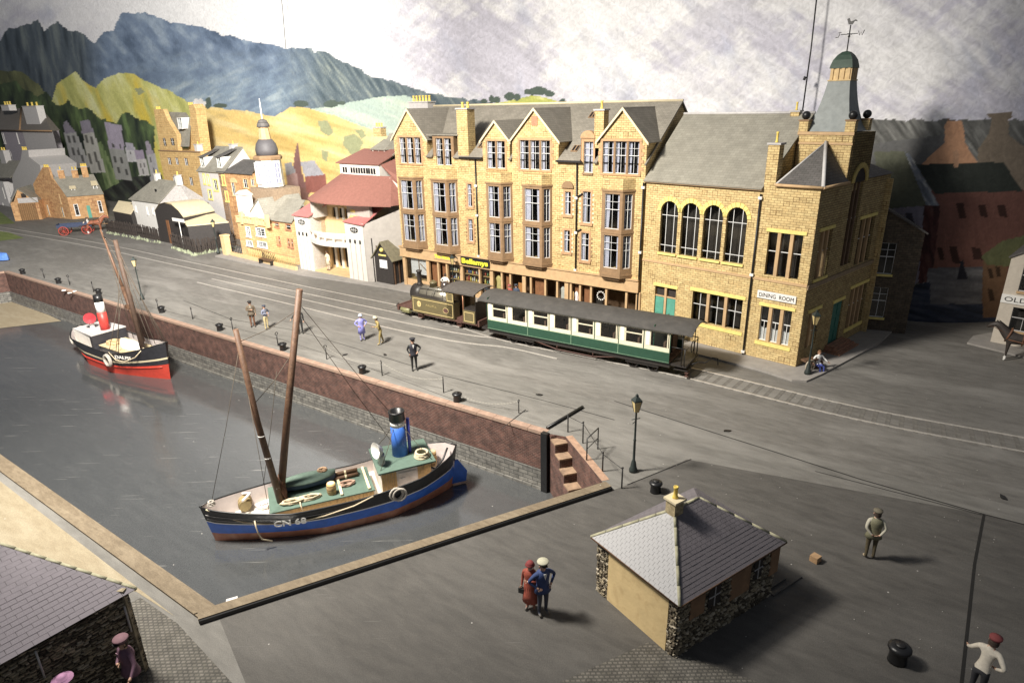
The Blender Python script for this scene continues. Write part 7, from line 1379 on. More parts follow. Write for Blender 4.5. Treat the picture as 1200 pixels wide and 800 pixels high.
mb.build('hanging_rope', mat('tarred_rope', (.17, .085, .05), .9), BB)
mb = MB(fb)
for a, b in (((.15, 0, 1.75), (2.1, -.1, 7.9)), ((4.4, .1, 9.0), (8.4, 1.2, 2.0)), ((4.35, .1, 8.6), (7.6, 1.4, 1.7)), ((2.06, -.1, 8.0), (4.3, .1, 8.9)), ((2.2, -.15, 5.5), (3.9, .1, 7.3)), ((2.0, 1.2, 1.3), (3.2, .1, 6.6)), ((2.15, -1.1, 1.2), (2.1, -.2, 6.0)), ((7.5, .15, 3.7), (6.5, -.9, 2.0)), ((7.55, .15, 3.7), (8.7, -.9, 2.0)), ((7.55, .15, 3.7), (6.6, 1, 2.0))):
    mid = [(a[i]+b[i])/2-(.12 if i == 2 else 0) for i in range(3)]; mb.tube([a, mid, b], .014, 4)
mb.build('rigging', mat('rigging_line', (.10, .08, .06), .9), BB)
mb = MB(fb); mb.tube([(ring2(sz2, .02, -1)[0], ring2(sz2, .02, -1)[1], 1.62), *[(LB*t, ring2(lambda q: z*1., t, -1)[1]-.04, z) for t, z in ((.06, 1.25), (.12, 1.0), (.2, .86), (.3, .82), (.42, .9), (.54, 1.05), (.62, 1.3))]], .03, 6); mb.tube([(1.6, -1.3, 1.32), (1.62, -1.42, 1.1), (1.66, -1.42, .8), (1.75, -1.40, .5), (2.1, -1.38, .3)], .028, 6); mb.build('mooring_rope', M_rope, BB)
for k in range(2): mb = MB(fb); c = (6.98+.12*k, -1.42-.03*k, 1.12-.04*k); coil(mb, (c[0], c[1], c[2]), .27, 2, .05, 'y'); mb.build('fender', mat('grey_rope', (.45, .41, .36), .9), BB)
mb = MB(fb); mb.prism([(9.6, .1), (10.35, .1), (10.42, .6), (10.05, 1.2), (9.7, 1.25)], 'y', -.06, .06); mb.build('rudder', M_navy, BB)
mb = MB(fb); mb.tube([(8.65, .0, 2.0), (8.65, -.1, 1.3), (8.95, -.25, 1.15), (9.4, .1, 1.35), (9.65, .2, 1.8)], .045, 6); mb.build('tiller', M_blackp, BB)
# things lying on the blue boat
lb = thing('lifeboat', 'small dark blue dinghy under a green canvas cover on the hatch', 'dinghy', fb.w((3.7, .35, 1.27)))
fl2 = Fr(fb.w((2.5, .32, 1.27)), 21.7+2); ts_ = np.linspace(0, 1, 15); hb2 = lambda t: .42*(math.sin(math.pi*min(1, max(0, t)))**.6 if 0 < t < 1 else 0)
mb = MB(fl2); mb.grid([[(2.35*t, s*hb2(t)*f, z) for t in ts_] for s, f, z in ((-1, 1, .42), (-1, .85, .18), (-1, .2, .0), (1, .2, 0), (1, .85, .18), (1, 1, .42))], False); mb.build('hull', mat('dinghy_blue', (.03, .05, .10), .6), lb)
mb = MB(fl2); mb.grid([[(2.35*t, s*hb2(t)*1.04, z+.0) for t in ts_] for s, z in ((-1, .38), (-1, .45), (-.3, .56), (.3, .56), (1, .45), (1, .38))], False); mb.build('canvas_cover', mat('canvas_green', (.11, .16, .13), .85, .18, 5, .7), lb)
barrel(fb, (4.55, -.55, 1.28), .19, .48, 'upright wooden barrel on the green hatch of the blue boat'); barrel(fb, (9.0, .45, .95), .2, .7, 'slim upright wooden cask at the stern of the blue boat')
barrel(fb, (1.25, .25, .8), .27, .6, 'large olive barrel lying on its side in the bow of the blue boat', mat('olive_cask', (.28, .22, .10), .6), 'y', mat('olive_lid', (.40, .34, .17), .6))
t = thing('rope_coil', 'coiled pale rope on the deckhouse roof of the blue boat', 'rope', fb.w((8.35, -.45, 2.03))); mb = MB(fb); coil(mb, (8.35, -.45, 2.02), .3, 4, .05); mb.build('coil', M_rope, t)
t = thing('rope_pile', 'long looped pile of pale rope on the near edge of the green hatch', 'rope', fb.w((3.2, -.6, 1.28))); mb = MB(fb); ropepile(mb, (3.05, -.6, 1.27), .5, .18, 9); ropepile(mb, (3.65, -.57, 1.27), .5, .17, 9, seed=2); mb.tube([(3.3, -.6, 1.34), (3.3, -.98, 1.32), (3.35, -1.0, 1.1)], .03, 5); mb.build('rope', M_rope, t)
t = thing('rope_pile', 'small tangle of brown rope on top of the covered dinghy', 'rope', fb.w((4.3, .45, 1.8))); mb = MB(fb); ropepile(mb, (4.35, .45, 1.8), .2, .16, 7, .03, 3); mb.build('rope', mat('brown_rope', (.45, .30, .19), .9), t)
t = thing('rope_pile', 'reddish rope coil beside the upright barrel on the hatch', 'rope', fb.w((5.2, -.1, 1.28))); mb = MB(fb); ropepile(mb, (5.2, -.15, 1.28), .34, .2, 8, .03, 4); mb.build('rope', mat('brown_rope2', (.42, .27, .2), .9), t)
t = thing('timber_stack', 'three short dark timbers with pale bands stacked on the hatch', 'timber', fb.w((5.1, .4, 1.28)))
for k, (y, z) in enumerate(((.35, 1.36), (.62, 1.36), (.48, 1.50))): mb = MB(fb); mb.tube([(4.75, y, z), (5.75, y+.03, z)], .08, 8); lg = mb.build('timber', M_woodd, t); mb = MB(fb); mb.tube([(5.2, y+.01, z), (5.28, y+.01, z)], .09, 8); mb.build('band', M_cream, lg)
t = thing('rope_coil', 'white rope heap at the foot of the mast in the bow', 'rope', fb.w((2.0, .1, .8))); mb = MB(fb); ropepile(mb, (1.95, .35, .8), .28, .22, 8, .04, 6); mb.tube([(1.2, .1, 1.42), (1.5, .5, 1.46), (1.2, .7, 1.4)], .05, 5); mb.build('rope', M_curt, t)
t = thing('rope_coil', 'grey rope wound round the bow post of the blue boat', 'rope', fb.w((.1, 0, 1.6))); mb = MB(fb); coil(mb, (.12, 0, 1.6), .13, 3, .035); mb.build('coil', mat('grey_rope', (.45, .41, .36), .9), t)
# the red boat
gb = G(200, 444, ZW); fr1 = Fr(gb, 147); RB = thing('steam_puffer', 'red and black steam puffer with red and white funnel, farther along the basin', 'boat', gb); L1 = 10.6
M_hred = mat('hull_red', (.52, .055, .035), .5, .15, 3, .2); M_hb2 = mat('hull_black2', (.028, .028, .034), .5, .3, 4, .3)
S1_ = lambda t: 1.42+(2.5-1.42)*(1-min(1, t/.45))**1.8+(1.75-1.42)*max(0, (t-.55)/.45)**1.6
ring1, sz1 = hull(fr1, RB, L1, 3.0, (2.5, 1.42, 1.75), [('lower_hull', M_hred, lambda t: -.1, lambda t: .42*S1_(t)), ('boot_strake', M_hb2, lambda t: .42*S1_(t), lambda t: .56*S1_(t)), ('cream_line', M_cream, lambda t: .56*S1_(t), lambda t: .56*S1_(t)+.12), ('black_strake', M_hb2, lambda t: .56*S1_(t)+.12, lambda t: S1_(t))], .95, None, [M_hb2, M_insd, M_deck])
mb = MB(fr1)
for s in (-1, 1): mb.tube([(*ring1(lambda t: .36*sz1(t), t, s)[:2], .36*sz1(t)) for t in np.linspace(.03, .8, 24)], .05, 5)
mb.build('rubbing_strake', M_hred, RB)
p0 = ring1(lambda t: .8*sz1(t), .30, 1); p1 = ring1(lambda t: .8*sz1(t), .17, 1); fn = Fr(fr1.w((p0[0], p0[1]+.09, 0)), 147+math.degrees(math.atan2(p1[1]-p0[1], p1[0]-p0[0]))); txt('DALFIS', fn, 0, 1.30, -.02, .22, M_white, RB, 1.25, bold=.006)
mb = MB(fr1); mb.box(3.1, 6.4, -.85, .85, .95, 1.35); hc = mb.build('hatch_coaming', M_hb2, RB); mb = MB(fr1); mb.slab([(3.05, -.88, 1.4), (6.45, -.88, 1.4), (6.45, .88, 1.4), (3.05, .88, 1.4)], .05); mb.build('hatch_cover', mat('canvas_sand', (.58, .46, .27), .85, .15, 3, .5), hc)
mb = MB(fr1); mb.box(6.9, 9.2, -1.05, 1.05, .95, 2.0); dh = mb.build('deckhouse', M_deck, RB); mb = MB(fr1); mb.slab([(6.6, -1.15, 2.1), (9.4, -1.0, 2.1), (9.4, 1.0, 2.1), (6.6, 1.15, 2.1)], .07); mb.build('deckhouse_roof', M_grey, dh)
mb = MB(fr1); mb.box(6.62, 6.9, -1.12, 1.12, .95, 1.98); mb.build('front_bulkhead', M_hb2, dh)
mb = MB(fr1); mb.lathe([(.30, 0), (.275, 1.25)], (7.2, -.1, 2.1), 18); fu = mb.build('funnel', mat('funnel_red', (.60, .05, .04), .45, .1, 4, .1), RB); mb = MB(fr1); mb.lathe([(.28, 1.22), (.265, 1.95)], (7.2, -.1, 2.1), 18); mb.build('white_band', M_white, fu); mb = MB(fr1); mb.lathe([(.28, 1.95), (.27, 2.4), (.2, 2.4), (.2, 2.1), (.01, 2.1)], (7.2, -.1, 2.1), 18); mb.build('funnel_top', M_blackp, fu)
vent(fr1, RB, 8.2, .25, 2.1, math.radians(150), 1.25, mat('vent_red', (.45, .04, .05), .5))
mb = MB(fr1); mb.tube([(2.35, .1, .95), (2.9, 0, 8.6)], .17, 9, r1=.13); mb.build('mast', mat('mast_dark', (.07, .042, .028), .7, .3, 5, .5), RB); mb = MB(fr1); mb.tube([(2.6, -.1, 2.0), (4.1, -.35, 5.4)], .15, 9, r1=.12); mb.tube([(4.1, -.35, 5.4), (5.7, -.6, 8.9)], .10, 8, r1=.06); mb.box(3.4, 3.65, -.45, .0, 4.1, 4.35); mb.build('derrick_boom', M_mast, RB)
mb = MB(fr1)
for a, b in (((.1, 0, 2.5), (2.9, 0, 8.3)), ((.3, .3, 2.4), (2.9, 0, 7.9)), ((.5, -.4, 2.3), (2.85, 0, 7.4)), ((.4, .5, 2.3), (2.8, 0, 6.6)), ((2.9, 0, 8.4), (5.6, -.6, 8.5)), ((2.8, 0, 6.8), (5.5, -.6, 8.6)), ((4.1, -.35, 5.4), (3.6, 1.2, 1.5)), ((4.2, -.4, 5.6), (4.4, 1.2, 1.5)), ((5.6, -.6, 8.6), (5.4, -.9, 1.5)), ((4.4, -.45, 6.2), (4.2, -1.2, 1.5)), ((2.8, 0, 7.8), (3.1, 1.3, 1.5)), ((.7, -.6, 2.2), (2.8, 0, 7.2))): mb.tube([a, b], .02, 4)
mb.build('rigging', mat('rigging_line', (.1, .08, .06)), RB)
mb = MB(fr1); coil(mb, (4.1, 1.55, 1.0), .38, 3, .08, 'y'); mb.build('fender', mat('grey_rope', (.45, .41, .36)), RB); mb = MB(fr1); coil(mb, (10.3, .75, 1.05), .34, 3, .08, 'y'); mb.build('fender', mat('grey_rope', (.45, .41, .36)), RB)
mb = MB(fr1); mb.tube([(1.0, .7, 2.15), (1.5, 1.1, 1.55), (2.3, 1.4, 1.2), (3.1, 1.52, 1.2), (3.8, 1.52, 1.6)], .035, 5); mb.build('mooring_rope', M_rope, RB)
db = thing('dinghy', 'upturned white dinghy lying on the hatch of the red boat', 'dinghy', fr1.w((4.2, -.1, 1.4))); fq2 = Fr(fr1.w((3.1, -.05, 1.4)), 147); mb = MB(fq2); mb.grid([[(2.2*t, s*hb2(t)*1.15*f, z) for t in ts_] for s, f, z in ((-1, 1, .0), (-1, .85, .28), (-1, .3, .42), (1, .3, .42), (1, .85, .28), (1, 1, 0))], False); mb.build('hull', M_white, db); mb = MB(fq2); mb.tube([(.1, 0, .3), (1.1, 0, .46), (2.1, 0, .3)], .03, 5); mb.build('keel', M_greyl, db)
t = thing('rope_pile', 'sandy heap of rope on the hatch of the red boat', 'rope', fr1.w((5.9, .2, 1.4))); mb = MB(fr1); ropepile(mb, (5.8, .2, 1.4), .5, .42, 12, .05, 9); mb.build('rope', mat('sandy_rope', (.55, .4, .22), .9), t)

# ------------------------------------------------------------------ people
M_skin = mat('skin', (.56, .34, .24), .6, .08, 8, .1); M_hair = mat('dark_hair', (.05, .03, .02), .8)
def person(name_label, loc, rz, top, legs, shoes=(.03, .025, .02), hat=None, hatc=(.04, .04, .04), coat=None, skirt=None, arms=('down', 'down'), lean=0.0, h=1.75, hair=(.06, .04, .03), bag=None, collar=None, head_turn=0, stride=.0, sit=False, seedk=0, group=None, extra=None, stoop=0):
    t = thing('person', name_label, 'person', (0, 0, 0), group)
    V = []; E_ = []; Rr = []
    def add(p, r, par=None): V.append(p); Rr.append(r); i = len(V)-1; (E_.append((par, i)) if par is not None else None); return i
    pel = add((0, 0, .95), .135); wst = add((0, -.01, 1.10), .125, pel); ch = add((0, -.015, 1.32), .155, wst); nk = add((0, -.01, 1.50), .062, ch); hd0 = add((0, -.02, 1.56), .07, nk); hd = add((0, -.025, 1.65), .098, hd0); add((0, -.02, 1.74), .07, hd)
    ends = []
    for s, k in ((-1, 0), (1, 1)):
        st = stride*s
        if sit: kn = (s*.12, -.42, .93-.05); an = (s*.12, -.46, .5); to = (s*.13, -.58, .46)
        else: kn = (s*.10, -.02-st*.5, .52); an = (s*.105, .02-st, .10); to = (s*.13, -.14-st, .05)
        hp = add((s*.095, 0, .88), .105, pel); a = add(kn, .068, hp); b = add(an, .046, a); add(to, .042, b)
        sh = add((s*.19, -.005, 1.42), .072, ch); m = arms[k]
        el, wr, hn = {'down': ((s*.25, .02, 1.16), (s*.26, -.05, .92), (s*.26, -.07, .84)), 'hip': ((s*.40, .06, 1.20), (s*.22, -.08, 1.04), (s*.17, -.13, 1.02)), 'fwd': ((s*.24, -.10, 1.18), (s*.18, -.32, 1.20), (s*.16, -.40, 1.22)), 'fold': ((s*.27, -.03, 1.17), (s*.05, -.20, 1.20), (-s*.03, -.21, 1.21)), 'back': ((s*.27, .10, 1.18), (s*.12, .18, 1.00), (s*.06, .19, .98)), 'out': ((s*.36, -.05, 1.22), (s*.46, -.22, 1.08), (s*.49, -.29, 1.06)), 'pocket': ((s*.30, .05, 1.17), (s*.20, -.06, .97), (s*.18, -.08, .93))}[m]
        e = add(el, .05, sh); w_ = add(wr, .034, e); add(hn, .036, w_); ends.append((wr, hn, s))
    me = bpy.data.meshes.new('b'); me.from_pydata(V, E_, []); o = bpy.data.objects.new('b', me); COL.objects.link(o)
    md = o.modifiers.new('s', 'SKIN'); sb = o.modifiers.new('u', 'SUBSURF'); sb.levels = sb.render_levels = 1
    for i, r in enumerate(Rr): me.skin_vertices[0].data[i].radius = (r, r*(.80 if i in (0, 1, 2) else 1)); 
    me.skin_vertices[0].data[0].use_root = True
    bpy.context.view_layer.update(); b = bpy.data.meshes.new_from_object(o.evaluated_get(bpy.context.evaluated_depsgraph_get())); bpy.data.objects.remove(o)
    bm = bmesh.new(); bm.from_mesh(b)
    mats_ = [mat('skin', (1, 1, 1)), mat('cloth_%.2f_%.2f_%.2f' % top, top, .8, .15, 14, .3), mat('cloth_%.2f_%.2f_%.2f' % legs, legs, .8, .15, 14, .3), mat('cloth_%.2f_%.2f_%.2f' % shoes, shoes, .5)]
    for f in bm.faces:
        c = f.calc_center_median(); f.smooth = True
        hand = any((c-Vector(hn)).length < .075 for wr, hn, s in ends)
        f.material_index = 0 if (hand or c.z > 1.50) else 1 if (c.z > .96 or (abs(c.x) > .19 and c.z > .8)) else 3 if c.z < .11 and not sit else 2
    def blob(c, r, mi, n=6, sz=1):
        g = bmesh.ops.create_uvsphere(bm, u_segments=n+2, v_segments=n, radius=r, matrix=Matrix.Translation(c) @ Matrix.Diagonal((1, 1, sz, 1)))
        for v in g['verts']:
            for f in v.link_faces: f.material_index = mi; f.smooth = True
    blob((0, -.118, 1.635), .018, 0, 5, 1.4); blob((-.098, -.02, 1.645), .022, 0, 5, 1.4); blob((.098, -.02, 1.645), .022, 0, 5, 1.4)
    for s in (-1, 1): blob((s*.035, -.108, 1.668), .010, 3, 4)
    for wr, hn, s in ends:                           # five short fingers on each hand
        d = (Vector(hn)-Vector(wr)).normalized(); sd_ = d.orthogonal().normalized(); up2 = d.cross(sd_)
        for k in range(5):
            a = (k-1.5)*.017 if k < 4 else .04; ln = (.065, .075, .07, .055, .045)[k]; p = Vector(hn)+d*(.02 if k < 4 else -.01)+sd_*a; dd = (d+up2*(.25+.1*k if k < 4 else .3)+(sd_*.8 if k == 4 else Vector())).normalized()
            g = bmesh.ops.create_cone(bm, cap_ends=True, segments=5, radius1=.011, radius2=.007, depth=ln, matrix=Matrix.Translation(p+dd*ln/2) @ dd.to_track_quat('Z', 'Y').to_matrix().to_4x4())
    b.materials.clear()
    for m in mats_: b.materials.append(m)
    bm.to_mesh(b); bm.free()
    bo_ = bpy.data.objects.new('body', b); COL.objects.link(bo_); bo_.parent = t; t['_o'] = [0, 0, 0]; parts = [bo_]
    def cloth(nm, prof, m, n=16, sy=.72, c=(0, 0)): mb = MB(); mb.lathe(prof, (c[0], c[1], 0), n, sy=sy); o_ = mb.build(nm, m, t); parts.append(o_); return o_
    mb = MB(); hc_ = mat('hair_%.2f' % hair[0], hair, .85, .3, 30, .5)
    rows = [[(.104*math.sin(a)*math.cos(q)*1.0, -.018+.108*math.sin(a)*math.sin(q)+.01, 1.66+.112*math.cos(a)) for q in np.linspace(0, 2*math.pi, 13)[:-1]] for a in np.linspace(.02, 1.45, 6)]; mb.grid(rows, True)
    rows = [[(.107*math.cos(q), -.01+.107*math.sin(q), z) for q in np.linspace(-.3, math.pi+.3, 9)] for z in (1.67, 1.60, 1.57)]; mb.grid(rows, False); parts.append(mb.build('hair', hc_, t))
    hm = mat('hat_%.2f_%.2f_%.2f' % hatc, hatc, .8, .12, 20, .3)
    if hat == 'cap': mb = MB(); mb.lathe([(.112, 1.69), (.135, 1.73), (.13, 1.765), (.02, 1.785)], (0, -.02, 0), 14); mb.prism([(-.09, -.10), (.09, -.10), (.06, -.19), (-.06, -.19)], 'z', 1.69, 1.705); parts.append(mb.build('cap', hm, t))
    if hat == 'peaked': mb = MB(); mb.lathe([(.115, 1.70), (.116, 1.745), (.165, 1.775), (.15, 1.80), (.02, 1.81)], (0, -.02, 0), 16); c_ = mb.build('cap', hm, t); parts.append(c_); mb = MB(); mb.prism([(-.09, -.10), (.09, -.10), (.06, -.19), (-.06, -.19)], 'z', 1.69, 1.71); mb.build('cap_peak', M_blackp, c_)
    if hat == 'bowl': mb = MB(); mb.lathe([(.15, 1.675), (.12, 1.69), (.118, 1.74), (.08, 1.79), (.01, 1.80)], (0, -.02, 0), 16); parts.append(mb.build('hat', hm, t))
    if hat == 'brim': mb = MB(); mb.lathe([(.24, 1.70), (.235, 1.715), (.12, 1.72), (.11, 1.80), (.01, 1.82)], (0, -.02, 0), 16); parts.append(mb.build('hat', hm, t))
    if coat: cloth('coat', [(.25, .52 if coat[3] == 'long' else .82), (.20, .95), (.178, 1.08), (.19, 1.20), (.215, 1.34), (.17, 1.45), (.085, 1.50)], mat('coat_%.2f_%.2f_%.2f' % coat[:3], coat[:3], .75, .18, 10, .4), 18, .74)
    if skirt: cloth('skirt', [(.26, .36), (.235, .6), (.19, .9), (.155, 1.06)], mat('cloth_%.2f_%.2f_%.2f' % skirt, skirt, .8, .2, 12, .4), 16, .8)
    if collar: mb = MB(); mb.prism([(-.05, 1.47), (.05, 1.47), (0, 1.28)], 'y', -.17, -.155); parts.append(mb.build('shirt_front', mat('cloth_%.2f_%.2f_%.2f' % collar, collar, .7), t))
    if bag: mb = MB(); wr, hn, s = ends[bag[0]]; mb.box(hn[0]-.09, hn[0]+.09, hn[1]-.05, hn[1]+.05, hn[2]-.22, hn[2]-.05); mb.tube([(hn[0]-.06, hn[1], hn[2]-.05), (hn[0], hn[1], hn[2]+.02), (hn[0]+.06, hn[1], hn[2]-.05)], .01, 4); tag(bb_ := mb.build('handbag', mat('bag_leather', bag[1], .5), None), bag[2], 'handbag'); bb_.location = loc; bb_.rotation_euler = (0, 0, rz); bb_.scale = (h/1.78,)*3
    if extra: extra(t)
    if lean or stoop:
        def bend(me_):
            for v in me_.vertices:
                k = max(0, v.co.z-.85); v.co.x += lean*(v.co.z) if lean else 0; v.co.y -= stoop*k; v.co.z -= .35*stoop*k*abs(stoop)
        for o_ in [*t.children]:
            bend(o_.data)
            for c_ in o_.children: bend(c_.data)
    t.location = loc; t.rotation_euler = (0, 0, rz); t.scale = (h/1.78,)*3
    return t
def face(u, v, u2, v2):                               # heading of a figure that looks from one ground point to another
    a, b = G(u, v), G(u2, v2); return math.atan2(b[1]-a[1], b[0]-a[0])+math.pi/2
R_ = math.radians
def bagc(c): return c
person('woman in rust red coat and cloche hat holding a dark bag beside a man', G(622, 714), R_(-25), (.30, .07, .045), (.30, .16, .12), (.10, .09, .08), 'bowl', (.22, .04, .04), coat=(.30, .065, .04, 'long'), skirt=(.34, .08, .05), arms=('down', 'fold'), h=1.62, bag=(0, (.02, .02, .02), 'dark handbag held by the woman in the rust red coat'))
person('man in navy double breasted suit and pale officer cap on the near quay', G(636, 719), R_(25), (.035, .06, .16), (.055, .06, .085), (.12, .11, .1), 'peaked', (.50, .48, .36), coat=(.035, .06, .17, 'short'), arms=('hip', 'hip'), h=1.76, collar=(.7, .7, .68))
person('man seen from behind in pale shirt and olive waistcoat right of the hut', G(1018, 654), R_(165), (.50, .47, .38), (.10, .08, .045), (.40, .32, .22), 'cap', (.16, .14, .10), arms=('back', 'back'), h=1.72, coat=(.20, .19, .12, 'short'))
person('stooping man in cream shirt and maroon cap at the lower right corner', G(1140, 818), R_(120), (.66, .60, .50), (.04, .04, .045), (.5, .4, .25), 'cap', (.22, .05, .05), arms=('hip', 'out'), h=1.72, stoop=.3)
person('man in plum jacket and dark cap beside the lower left hut', G(163, 818), R_(-30), (.17, .09, .13), (.03, .03, .03), (.02, .02, .02), 'peaked', (.22, .12, .14), arms=('fold', 'out'), h=1.85, coat=(.17, .09, .13, 'short'), collar=(.5, .3, .38))
person('figure in a round pink hat at the bottom edge before the left hut', (*G(72, 790, 1.66)[:2], .0), R_(0), (.30, .2, .26), (.1, .08, .1), hat='brim', hatc=(.50, .26, .42), h=1.62)
person('man in brown waistcoat and dark cap on the quay, left of two', G(297, 383), R_(20), (.16, .12, .08), (.17, .08, .045), hat='cap', hatc=(.02, .02, .02), coat=(.14, .11, .08, 'short'), arms=('fold', 'down'), h=1.75, collar=(.4, .38, .3))
person('man in blue shirt and cream trousers on the quay, right of two', G(313, 386), R_(60), (.22, .24, .32), (.55, .46, .26), hat='cap', hatc=(.06, .07, .1), arms=('fold', 'hip'), h=1.62)
person('dark figure standing with a pole behind the tall mast of the blue boat', G(353, 391), R_(10), (.03, .03, .03), (.03, .028, .03), hat='cap', arms=('out', 'down'), h=1.7)
person('woman in lilac dress and pale blue hat on the quay', G(425, 399), R_(30), (.30, .30, .66), (.32, .30, .6), (.04, .04, .04), 'bowl', (.48, .54, .70), coat=(.28, .28, .66, 'long'), arms=('hip', 'hip'), h=1.66)
person('man in khaki work clothes leaning towards the woman in lilac', G(447, 403), R_(-60), (.34, .26, .10), (.30, .23, .09), (.36, .28, .15), 'bowl', (.5, .48, .36), arms=('hip', 'fwd'), h=1.78, stoop=.25, stride=.16)
person('man in black suit and cap alone near the chain fence', G(486, 434), R_(15), (.018, .018, .024), (.018, .018, .024), (.01, .01, .01), 'peaked', (.015, .015, .02), coat=(.018, .018, .026, 'short'), arms=('pocket', 'hip'), h=1.8, collar=(.75, .74, .72))
person('person in bright blue coat in front of the black kiosk', (*G(437, 330)[:2], .1), R_(-10), (.10, .18, .50), (.08, .12, .3), coat=(.10, .18, .5, 'long'), arms=('fold', 'down'), h=1.65)
person('woman in beige dress with dark bag in the theatre entrance', (*ft.w((3.0, .6, 0))[:2], .2), R_(-36), (.62, .56, .40), (.6, .5, .4), (.02, .02, .02), 'bowl', (.5, .4, .3), coat=(.62, .56, .42, 'long'), arms=('fold', 'down'), h=1.7)
fp = lambda u, y: tuple(F1.w((F1.px(u, 330, y)[0], y, .1)))
person('shopper in white dress behind the engine cab roof', fp(522, -.9), R_(150), (.75, .73, .68), (.7, .68, .62), (.1, .1, .1), None, coat=(.76, .74, .70, 'long'), arms=('hip', 'hip'), h=1.7)
person('woman in red coat before the dark shop doorway', fp(597, -.7), R_(-40), (.36, .07, .05), (.3, .2, .15), (.05, .05, .05), 'bowl', (.30, .08, .07), coat=(.36, .08, .06, 'long'), arms=('down', 'down'), h=1.62)
person('man in dark blue suit next to the woman in red at the shops', fp(605, -.6), R_(-30), (.05, .07, .11), (.05, .07, .1), hat='cap', hatc=(.05, .06, .08), coat=(.05, .07, .11, 'short'), h=1.7)
person('person in dark clothes bending over behind the carriage front', fp(570, -.8), R_(20), (.05, .06, .07), (.05, .05, .06), h=1.45, stoop=.4)
person('pink faced person behind the carriage roof near the corner drainpipe', fp(742, -.9), R_(-50), (.6, .28, .2), (.3, .2, .2), h=1.45, hair=(.5, .3, .2)); person('small figure in grey jacket behind the carriage roof by the last shop', fp(729, -.9), R_(-20), (.14, .14, .15), (.1, .1, .1), h=1.4)
d_ = F2.w((F2.px(797, 372, -.8)[0], -.8, .1)); person('person in black by the jade doors of the dining hall', tuple(d_), R_(120), (.03, .03, .03), (.03, .03, .03), h=1.55, hat='cap'); d_ = F2.w((F2.px(790, 370, -.9)[0], -1.0, .1)); person('person in grey shirt by the jade doors beside the figure in black', tuple(d_), R_(60), (.3, .3, .3), (.05, .05, .05), h=1.5)
# lamp posts, bollards, posts and chain
M_lg = bpy.data.materials.new('lamp_glass'); N, L = nodes(M_lg); N['Principled BSDF'].inputs['Base Color'].default_value = (.78, .62, .30, 1); N['Principled BSDF'].inputs['Roughness'].default_value = .25; N['Principled BSDF'].inputs['Transmission Weight'].default_value = .3
M_lp = mat('lamp_post_green', (.022, .03, .028), .5, .2, 8, .2)
def lamp_post():
    t = thing('street_lamp', 'x', 'street lamp', (0, 0, 0), 'gas style street lamps'); t['_o'] = [0, 0, 0]
    mb = MB(); mb.lathe([(.16, 0), (.16, .1), (.12, .2), (.085, .42), (.05, .5), (.045, 1.3), (.06, 1.32), (.04, 1.36), (.035, 2.45), (.07, 2.48)], n=10); mb.tube([(-.17, 0, 2.2), (.17, 0, 2.2)], .018, 5); mb.tube([(-.13, 0, 2.02), (0, 0, 2.12)], .015, 4); mb.build('post', M_lp, t)
    mb = MB(); mb.lathe([(.085, 2.48), (.19, 2.92)], n=4, smooth=False, rot=math.pi/4); mb.build('lantern_glass', M_lg, t)
    mb = MB()
    for k in range(4): a = math.pi/4+k*math.pi/2; mb.tube([(.087*math.cos(a), .087*math.sin(a), 2.48), (.195*math.cos(a), .195*math.sin(a), 2.93)], .014, 4)
    mb.lathe([(.22, 2.92), (.21, 2.96), (.09, 3.08), (.06, 3.1), (.06, 3.16), (.02, 3.2)], n=4, smooth=False, rot=math.pi/4); mb.build('lantern_cap', M_lp, t); return t
lp = lamp_post(); used = []
for (u, v, z, lb, s_, rz) in ((742, 552, 0, 'largest street lamp, standing between the stairs and the foreground hut', 1.0, .3), (167, 351, 0, 'street lamp on the quay edge behind the masts of the red boat', 1.02, .2), (256, 298, .1, 'street lamp at the pavement corner by the yellow gatepost', 1.04, .1), (946, 440, .1, 'dark street lamp on the corner pavement in front of the dining hall', 1.05, 0)): p = G(u, v); place(lp, used, (p[0], p[1], z), rz, lb, s_)
p = F1.w((F1.px(531, 330, -1.0)[0], -1.0, .1)); place(lp, used, tuple(p), .2, 'street lamp on the shop pavement partly hidden by the engine cab', 1.0)
t = thing('bollard', 'x', 'bollard', (0, 0, 0), 'black bollards along the quay'); mb = MB(); mb.lathe([(.22, 0), (.21, .06), (.20, .30), (.25, .36), (.27, .40), (.26, .45), (.20, .49), (.02, .50)], n=16); mb.build('bollard_post', M_blackp, t)
mb = MB(); mb.lathe([(.12, .50), (.11, .53), (.02, .535)], n=10); mb.build('cap_boss', M_black, t); used = []
for u, v, s_, lb in ((27, 321, .9, 'leftmost bollard on the quay near the end wall'), (69, 332, .9, 'second bollard from the left on the quay edge'), (116, 345, .9, 'bollard on the quay directly behind the red and white funnel'), (190, 366, .9, 'bollard just right of the quay lamp behind the red boat'), (258, 387, .9, 'bollard on the quay left of the pair of standing men'), (332, 410, .9, 'bollard on the quay in front of the tall mast'), (425, 437, .88, 'bollard on the quay below the woman in lilac'), (536, 470, .9, 'bollard joined to the chain nearest the stairs'), (768, 576, .88, 'bollard half hidden behind the roof of the foreground hut'), (1051, 774, 1.0, 'largest bollard, alone at the lower right of the quay')):
    p = G(u, v); place(t, used, (p[0], p[1], 0), random.uniform(0, 3), lb, s_)
t = thing('mooring_post', 'x', 'iron post', (0, 0, 0), 'thin eyelet posts along the quay edge'); mb = MB(); mb.tube([(0, 0, 0), (0, 0, .7)], .03, 6); mb.build('stem', M_black, t); mb = MB(); mb.tube([(.08*math.cos(a), 0, .76+.08*math.sin(a)) for a in np.linspace(0, 6.28, 11)[:-1]], .024, 5, closed=True); mb.build('eyelet', M_black, t); used = []
